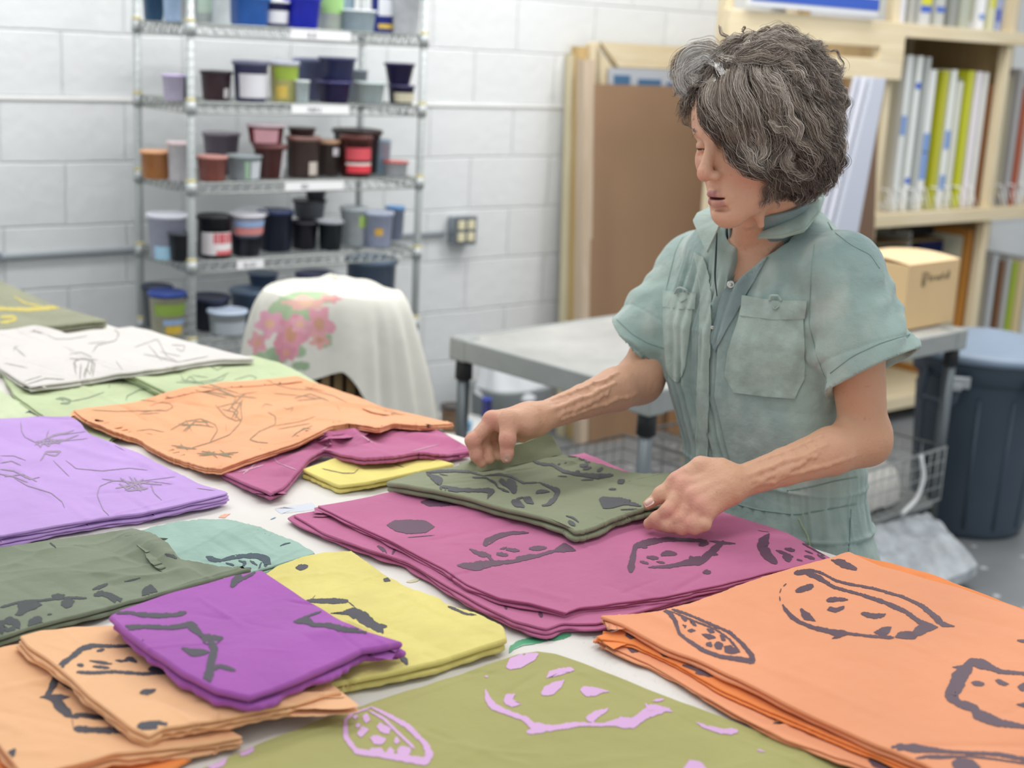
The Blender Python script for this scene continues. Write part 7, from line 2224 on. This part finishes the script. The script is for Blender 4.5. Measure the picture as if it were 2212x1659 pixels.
# near leaf
top = A3([(1650, 505, 2.155), (1690, 480, 2.15), (1735, 448, 2.165), (1765, 424, 2.21), (1772, 418, 2.25)])
bot = A3([(1636, 515, 2.13), (1690, 514, 2.11), (1738, 500, 2.11), (1768, 462, 2.15), (1778, 432, 2.2)])
G = coons3(top, bot, 14, 40)
mid = np.sin(np.linspace(0, np.pi, 14))[:, None, None]
G = G + mid * (-FW * .008 + UP * .004) + (.0015 * noise3(G[..., 0] * 40, G[..., 1] * 40, G[..., 2] * 40, 5))[..., None] * -FW
sheet('collar', G, .004, M_c2, cover)
build('collar_seam', MB().tube(smoothline(G[-2] - FW * .0026, 40), .0008, 5), M_st, cover)
# far leaf
top = A3([(1556, 486, 2.17), (1545, 484, 2.2), (1538, 476, 2.24), (1545, 462, 2.29), (1570, 450, 2.33)])
bot = A3([(1528, 545, 2.16), (1508, 505, 2.19), (1497, 478, 2.24), (1506, 462, 2.3), (1540, 446, 2.35)])
G = coons3(top, bot, 14, 30)
G = G + mid * (-FW * .005)
sheet('collar', G, .004, M_c2, cover)
# collar stand (band) ring behind
ring = []
for i in range(7):
    row = []
    for k in range(30):
        a = math.radians(-58 + 296 * k / 29)
        c = NK0 + (hw(0, -.02, -.05) - NK0) * (.12 + .09 * i)
        row.append(c + np.array([.062 * math.sin(a) * .95 + .006, 0, 0]) + np.array([0, -.064, 0]) * math.cos(a) * 1 + np.array([0, 0, .02 * math.sin(a)]) - [0, 0, .014])
    ring.append(row)
sheet('collar_band', ring, .003, M_c3, cover)
# thin dark tube drawn as the shadow line inside the opening
P = A3([(1549, 500, 2.165), (1546, 560, 2.14), (1544, 600, 2.125), (1549, 640, 2.12)])
build('opening_shadow_line', MB().tube(smoothline(P, 20), [.0007 + .0009 * math.sin(k / 19 * 3.1) for k in range(20)], 8), mat('shadow_line_dark', '263238', .9), cover, label='painted shadow line inside the opening')
# hem bands inside sleeve openings are dark: inner lining
# shoes
for q in (1, -1):
    a = np.array([PEL[0] + .06, PEL[1], .0]) + L_ * q * .10
    Ssh = Sdf(); Ssh.cap(a + [0.03, 0, .045], a + [-.13, 0, .035], .042, .036, .02); Ssh.cap(a + [.01, 0, .08], a + [.01, 0, .1], .045, .045, .03)
    def flr(P): return P[:, 2] - .002
    Ssh.fn(flr, a, .3, .004, True)
    v_, f_ = nets(Ssh, .006)
    np_mesh('shoe', v_, f_, mat('shoe_leather', '3B3430', .5), who)
# ================================================================== hair
Hs = Sdf(); Hs.frame(RH, HC, HS)
Hs.ell((0, -.030, .045), (.088, .100, .090), .02)
Hs.ell((.045, -.035, -.012), (.050, .072, .075), .03)
Hs.ell((-.045, -.035, -.012), (.046, .072, .075), .03)
Hs.ell((0, -.075, -.045), (.062, .045, .06), .03)
Hs.ell((.045, .030, .030), (.036, .045, .050), .02)
Hs.ell((-.040, .030, .055), (.032, .040, .035), .02)
Hs.ell((0, .075, -.03), (.05, .06, .085), .01, True)
V, F = nets(Hs, .004)
N = vnormals(V, F)
V = V + N * (.006 * fbm(V[:, 0] * 26, V[:, 1] * 26, V[:, 2] * 20, 5, 3))[:, None]
M_hair = bpy.data.materials.new('curly_grey_hair'); M_hair.use_nodes = True
nb = M_hair.node_tree.nodes['Principled BSDF']
a_ = M_hair.node_tree.nodes.new('ShaderNodeAttribute'); a_.attribute_name = 'col'
M_hair.node_tree.links.new(a_.outputs['Color'], nb.inputs['Base Color'])
nb.inputs['Roughness'].default_value = .5; nb.inputs['Specular IOR Level'].default_value = .45
_nt = M_hair.node_tree
_tr = _nt.nodes.new('ShaderNodeBsdfTranslucent'); _mx = _nt.nodes.new('ShaderNodeMixShader'); _mx.inputs[0].default_value = .12
_nt.links.new(a_.outputs['Color'], _tr.inputs['Color']); _nt.links.new(nb.outputs[0], _mx.inputs[1]); _nt.links.new(_tr.outputs[0], _mx.inputs[2])
_nt.links.new(_mx.outputs[0], _nt.nodes['Material Output'].inputs['Surface'])
M_shell = mat('hair_underlayer', '4A3D36', .8)
dark = np.array(lin('4E4038'))
hair = np_mesh('hair', V, F, M_shell, who)
hair['label'] = 'curly grey brown hair with a silver forelock'

rh = np.random.default_rng(5)
SV, SF, SCc = [], [], []
vo = 0


def strand(P, r, col):
    """three-sided hair"""
    global vo
    n = len(P)
    T = np.gradient(P, axis=0); T /= np.linalg.norm(T, axis=1)[:, None] + 1e-9
    u = np.cross(T, FW); u /= np.linalg.norm(u, axis=1)[:, None] + 1e-9
    w = np.cross(T, u)
    rr = (r * np.clip(np.minimum(1, (n - 1 - np.arange(n)) / 4 + .25), 0, 1))[:, None]
    V = np.stack([P + u * rr, P - u * rr * .5 + w * rr * .86, P - u * rr * .5 - w * rr * .86], 1).reshape(-1, 3)
    SV.append(V); SCc.append(np.tile(col, (n * 3, 1)))
    i = np.arange(n - 1)[:, None] * 3
    for k in range(3):
        l = (k + 1) % 3
        SF.append(np.stack([i[:, 0] + k, i[:, 0] + l, i[:, 0] + 3 + l, i[:, 0] + 3 + k], 1) + vo)
    vo += n * 3


PAL = [np.array(lin(c)) for c in ('5A4A42', '73635A', '8D7D71', 'A89A8D', 'C6BBAE', 'E0D8CE')]
SILV = [np.array(lin(c)) for c in ('E2DDD8', 'F2EEE8', 'FBF8F4', 'CFC7BF')]


def clump(root, dirs, L, n, wid, curl, cf, pal, nrm, thin=.00030, steps=18, ph=None, jit=.25):
    """guide curve grown from a root: dirs = list of directions blended along the length"""
    dirs = [np.asarray(d, float) / np.linalg.norm(d) for d in dirs]
    ph = rh.uniform(0, 6.28) if ph is None else ph
    t = np.linspace(0, 1, steps)
    D = np.array([[np.interp(s, np.linspace(0, 1, len(dirs)), [d[k] for d in dirs]) for k in range(3)] for s in t])
    D /= np.linalg.norm(D, axis=1)[:, None] + 1e-9
    b1 = np.cross(D, nrm); b1 /= np.linalg.norm(b1, axis=1)[:, None] + 1e-9
    b2 = np.cross(D, b1)
    base = root + np.cumsum(D * L / steps, axis=0)
    cbr = rh.uniform(.65, 1.1)
    amp = curl * np.clip(t * 2.4, 0, 1)
    G = base + b1 * (amp * np.sin(cf * t * 6.28 + ph))[:, None] + b2 * (amp * .7 * np.cos(cf * t * 6.28 + ph))[:, None]
    for k in range(n):
        o = rh.normal(0, 1, 3) * wid * .5
        f = 1 + jit * rh.normal()
        a2 = amp * .25 * rh.normal()
        cl = pal[rh.integers(len(pal))] * rh.uniform(.8, 1.15) * cbr
        prof = (.55 + .75 * np.sin(t * math.pi))[:, None]
        P = G + o * prof + b1 * (a2 * np.sin(cf * 1.3 * t * 6.28 + k))[:, None]
        P = P + rh.normal(0, .0004, P.shape)
        m = max(8, int(steps * min(1, rh.uniform(.75, 1.1))))
        P = P[:m]
        Q = resample(P, m)
        strand(Q, thin * rh.uniform(.7, 1.3), np.clip(cl, 0, 1))


def dl(x, y, z): return RH @ np.array([x, y, z])     # direction in the head frame


# under-layer: short waves combed down over the whole scalp
hb = BVHTree.FromPolygons([tuple(v) for v in V.tolist()], [tuple(f) for f in F.tolist()])
qx, qy, _ = proj(V)
print('hair shell px', qx.min(), qx.max(), qy.min(), qy.max())
for k in range(1500):
    i = rh.integers(len(V)); p0 = V[i]; n = N[i]
    l0 = (p0 - HC) @ RH / HS
    if l0[1] > .045 and l0[2] < .075: continue
    down = dl(0, 0, -1); back = dl(0, -1, 0)
    nl = n @ RH
    tg = down if nl[2] < .6 else dl(nl[0] * 1.5 + rh.normal() * .5, nl[1] - .3 + rh.normal() * .5, -.1)
    tg = tg - n * (tg @ n); tg /= np.linalg.norm(tg) + 1e-9
    L = rh.uniform(.045, .075) if l0[2] > -.04 else rh.uniform(.025, .045)
    pal = PAL[:4] if l0[2] < 0 else PAL[:5]
    clump(p0 - n * .006, [n * .5 + tg, tg + n * .12, tg - n * .2], L, 22, .0050, rh.uniform(.004, .008), rh.uniform(.8, 1.6), pal, n, steps=14)


def env(px, py, lift):
    """point of the hair envelope under a picture position"""
    v = ray(px, py); v /= np.linalg.norm(v)
    r = hb.ray_cast(Vector(CAMP), Vector(v))
    rs = sbv.ray_cast(Vector(CAMP), Vector(v))
    if r[0] is None:
        q = hb.find_nearest(Vector(at(px, py, (HC - CAMP) @ FW)))
        p = at(px, py, (np.array(q[0]) - CAMP) @ FW)
    else:
        p = np.array(r[0])
    if rs[0] is not None and np.linalg.norm(np.array(rs[0]) - CAMP) < np.linalg.norm(p - CAMP) + .004:
        p = np.array(rs[0]) - v * .004
    return p - v * lift


def lock(pts, n, wid, pal, lift=(.004, .012), thin=.00029, steps=22, jx=0.0, jy=0.0, sc=1.0, br=1.0):
    q = np.array(pts, float) / 3.456 + [1400, 40] + [jx, jy]
    c = q.mean(0); q = c + (q - c) * sc
    q = smoothline(q, steps)
    t = np.linspace(0, 1, steps)
    P = np.array([env(x, y, lift[0] + (lift[1] - lift[0]) * math.sin(math.pi * (.15 + .7 * s))) for (x, y), s in zip(q, t)])
    for _ in range(3): P[1:-1] = (P[:-2] + 2 * P[1:-1] + P[2:]) / 4
    T = np.gradient(P, axis=0); T /= np.linalg.norm(T, axis=1)[:, None] + 1e-9
    b1 = np.cross(T, FW); b1 /= np.linalg.norm(b1, axis=1)[:, None] + 1e-9
    wv, wf_, wp = rh.uniform(.0014, .0032), rh.uniform(10, 17), rh.uniform(0, 6)
    for k in range(n):
        u, w = rh.normal(0, 1, 2) * wid
        pr = (.35 + .8 * np.sin(np.pi * np.clip(t * .92 + .04, 0, 1)))[:, None]
        ph = rh.uniform(0, 6.28)
        Q = P + b1 * u * pr + FW * w * .6 * pr + b1 * (wv * np.sin(t * wf_ + wp) * np.clip(t * 3, 0, 1) + .0007 * np.sin(t * 11 + ph))[:, None]
        if rh.random() < .12: Q = Q + b1 * (rh.normal() * .004 * t ** 2)[:, None] - FW * (.003 * t)[:, None]
        a = rh.integers(0, 3); e = steps - rh.integers(0, 5)
        cl = pal[rh.integers(len(pal))] * rh.uniform(.82, 1.15) * br
        strand(Q[a:e], thin * rh.uniform(.7, 1.25), np.clip(cl, 0, 1))


DK, MD, LT = PAL[:3], PAL[1:5], PAL[3:]
LK = [([(560,300),(480,268),(380,298),(320,350),(300,420),(340,478),(420,500),(470,488)], SILV), ([(545,350),(450,290),(360,310),(280,370),(232,440),(232,520),(300,585)], SILV), ([(600,320),(520,255),(420,212),(330,240),(250,330),(212,420),(222,500),(275,565)], SILV),
      ([(650,305),(560,280),(470,238),(400,222),(330,260)], LT), ([(560,420),(540,340),(470,285),(400,285),(350,320)], SILV), ([(420,510),(350,470),(320,430),(310,400)], LT), ([(300,300),(240,370),(210,440),(205,500)], SILV), ([(500,470),(400,455),(330,465),(290,440)], SILV),
      ([(445,500),(405,560),(410,640),(450,760),(520,870),(580,940)], DK), ([(470,480),(460,560),(470,660),(520,760),(600,880),(640,965)], DK), ([(430,520),(395,600),(405,690),(440,780),(500,880),(560,960)], DK), ([(500,420),(458,520),(455,620),(500,720),(590,780),(625,850)], LT),
      ([(560,400),(540,520),(560,640),(600,720),(680,800),(720,900),(760,1000)], MD), ([(520,480),(500,600),(540,720),(600,820),(640,920),(700,1010)], MD), ([(640,360),(620,480),(640,600),(700,720),(720,850),(740,960),(800,1060)], MD), ([(600,380),(580,500),(600,620),(650,740),(690,860),(740,980)], MD),
      ([(720,350),(700,450),(730,560),(790,700),(850,840),(850,960),(820,1060)], MD), ([(700,340),(670,440),(690,560),(740,680),(790,780)], LT), ([(740,830),(790,820),(850,900),(850,990),(810,1080)], LT), ([(720,860),(715,950),(780,1060),(850,1150),(900,1165)], LT), ([(560,900),(620,1000),(700,1085),(800,1150),(880,1185)], DK), ([(600,930),(660,1020),(740,1090),(830,1140),(930,1190)], DK),
      ([(800,360),(850,470),(950,540),(1060,610),(1100,700)], LT), ([(780,350),(800,450),(860,560),(900,680),(930,800)], MD), ([(880,340),(900,420),(1000,500),(1012,600),(990,720)], LT), ([(860,350),(870,480),(920,600),(960,720),(1000,840),(1000,960)], MD), ([(960,330),(1060,360),(1100,420),(1080,500)], MD), ([(940,350),(1000,440),(1060,540),(1120,640),(1180,760)], MD), ([(1000,380),(1120,400),(1180,480),(1200,590)], LT),
      ([(900,760),(960,800),(1080,855),(1105,905)], LT), ([(1000,560),(1040,680),(1100,800),(1132,920),(1120,985)], LT), ([(940,740),(980,860),(960,980),(900,1080),(880,1160)], MD), ([(1050,960),(1028,1060),(1080,1140),(1180,1152),(1215,1090)], LT), ([(1060,900),(1120,960),(1230,1010),(1250,1100),(1200,1180)], DK), ([(1100,900),(1200,960),(1262,1050),(1240,1120)], MD),
      ([(1200,600),(1260,720),(1320,820),(1400,900),(1440,980)], MD), ([(1150,620),(1200,760),(1260,880),(1330,980),(1400,1080)], MD), ([(1300,420),(1380,480),(1420,560),(1460,640)], MD), ([(1240,420),(1300,540),(1380,640),(1430,760),(1440,880)], MD), ([(1250,300),(1340,340),(1430,405),(1470,365)], MD), ([(1100,240),(1200,205),(1280,235),(1300,300)], MD), ([(1180,320),(1260,420),(1300,540),(1360,640),(1450,680)], MD),
      ([(640,290),(720,250),(800,200),(900,200),(960,260)], MD), ([(600,300),(700,312),(820,300),(950,312),(1080,250),(1190,190)], MD), ([(850,145),(960,122),(1080,140),(1160,185)], MD), ([(900,180),(1000,160),(1100,190),(1180,240)], MD), ([(560,185),(650,180),(760,150),(860,135)], MD), ([(700,290),(820,250),(940,230),(1060,280),(1160,350)], MD), ([(760,200),(880,160),(1000,190),(1120,260),(1220,340)], MD), ([(520,250),(600,210),(700,200),(800,230)], LT),
      ([(1380,520),(1452,600),(1440,680),(1400,705)], MD), ([(1300,900),(1400,960),(1435,1060),(1400,1160)], DK), ([(1340,760),(1420,860),(1450,980),(1420,1090)], MD), ([(1280,1100),(1330,1180),(1312,1270),(1285,1285)], DK), ([(1200,1050),(1260,1150),(1290,1240),(1250,1320)], DK), ([(1100,1150),(1180,1220),(1200,1320),(1160,1400)], DK), ([(1000,1150),(1060,1250),(1120,1350),(1100,1395)], DK), ([(940,1120),(960,1220),(1000,1330)], DK), ([(1040,1100),(1100,1200),(1160,1290),(1180,1380)], DK), ([(1120,1050),(1200,1130),(1260,1220),(1240,1300)], DK), ([(900,1060),(960,1130),(1060,1180),(1140,1250)], DK)]
for pts, pal in LK:
    lock(pts, 130 if pal is SILV else 80, .0036, pal, thin=.00033 if pal is SILV else .00029, br=rh.uniform(1.0, 1.3))
    for r in range(3):
        lock(pts, 44, .0038, pal if r < 2 else MD, lift=(.001, .007), jx=rh.normal() * 6, jy=rh.normal() * 6, sc=rh.uniform(.85, 1.1), br=rh.uniform(.7, 1.1))
    # fine bright single hairs
    lock(pts, 5, .0060, LT, lift=(.008, .015), thin=.00032, jx=rh.normal() * 3, jy=rh.normal() * 3)
# open curls standing off the top and the edges
for pts in ([(620,185),(560,110),(515,60),(530,45)], [(690,130),(722,100),(710,62),(690,72)], [(800,120),(860,80),(920,66),(945,90)], [(1340,250),(1400,240),(1460,330),(1440,390)], [(1200,170),(1290,180),(1340,220)], [(560,240),(640,150),(720,130)],
            [(300,540),(240,545),(175,575)], [(290,660),(262,720),(275,790),(340,830)], [(250,590),(255,700),(300,740)], [(1440,900),(1460,840),(1440,760)], [(1440,560),(1475,640),(1455,690)], [(1420,1080),(1440,1150),(1390,1180)], [(930,1190),(925,1300),(860,1380),(830,1420)], [(960,1200),(985,1320),(960,1420)], [(1300,1280),(1340,1270),(1320,1230)], [(840,150),(780,110),(740,120)], [(1060,135),(1150,150),(1210,165)]):
    lock(pts, 16, .0013, MD, lift=(.004, .006), thin=.0003)
for k in range(9):     # loose wisps in front of the ear down to the collar
    x = 880 + k * 17
    lock([(x, 1120 + rh.normal() * 10), (x + 12, 1220), (x - 4 + rh.normal() * 8, 1310), (x - 20 - k * 3, 1400 - k * 8), (x - 30, 1440 - k * 12)], 14, .0022, DK if k % 2 else MD, lift=(.003, .007), thin=.00026)
for k in range(8):
    x = 960 + k * 16
    lock([(x, 1100), (x + 10, 1200), (x + 22, 1290), (x + 8, 1370)], 34, .0036, DK, lift=(.003, .009), br=.8)
SV = np.vstack(SV); SF = np.vstack(SF); SCc = np.vstack(SCc)
print('hair verts', len(SV))
hs = np_mesh('hair_curls', SV, SF, M_hair, who, color=SCc)
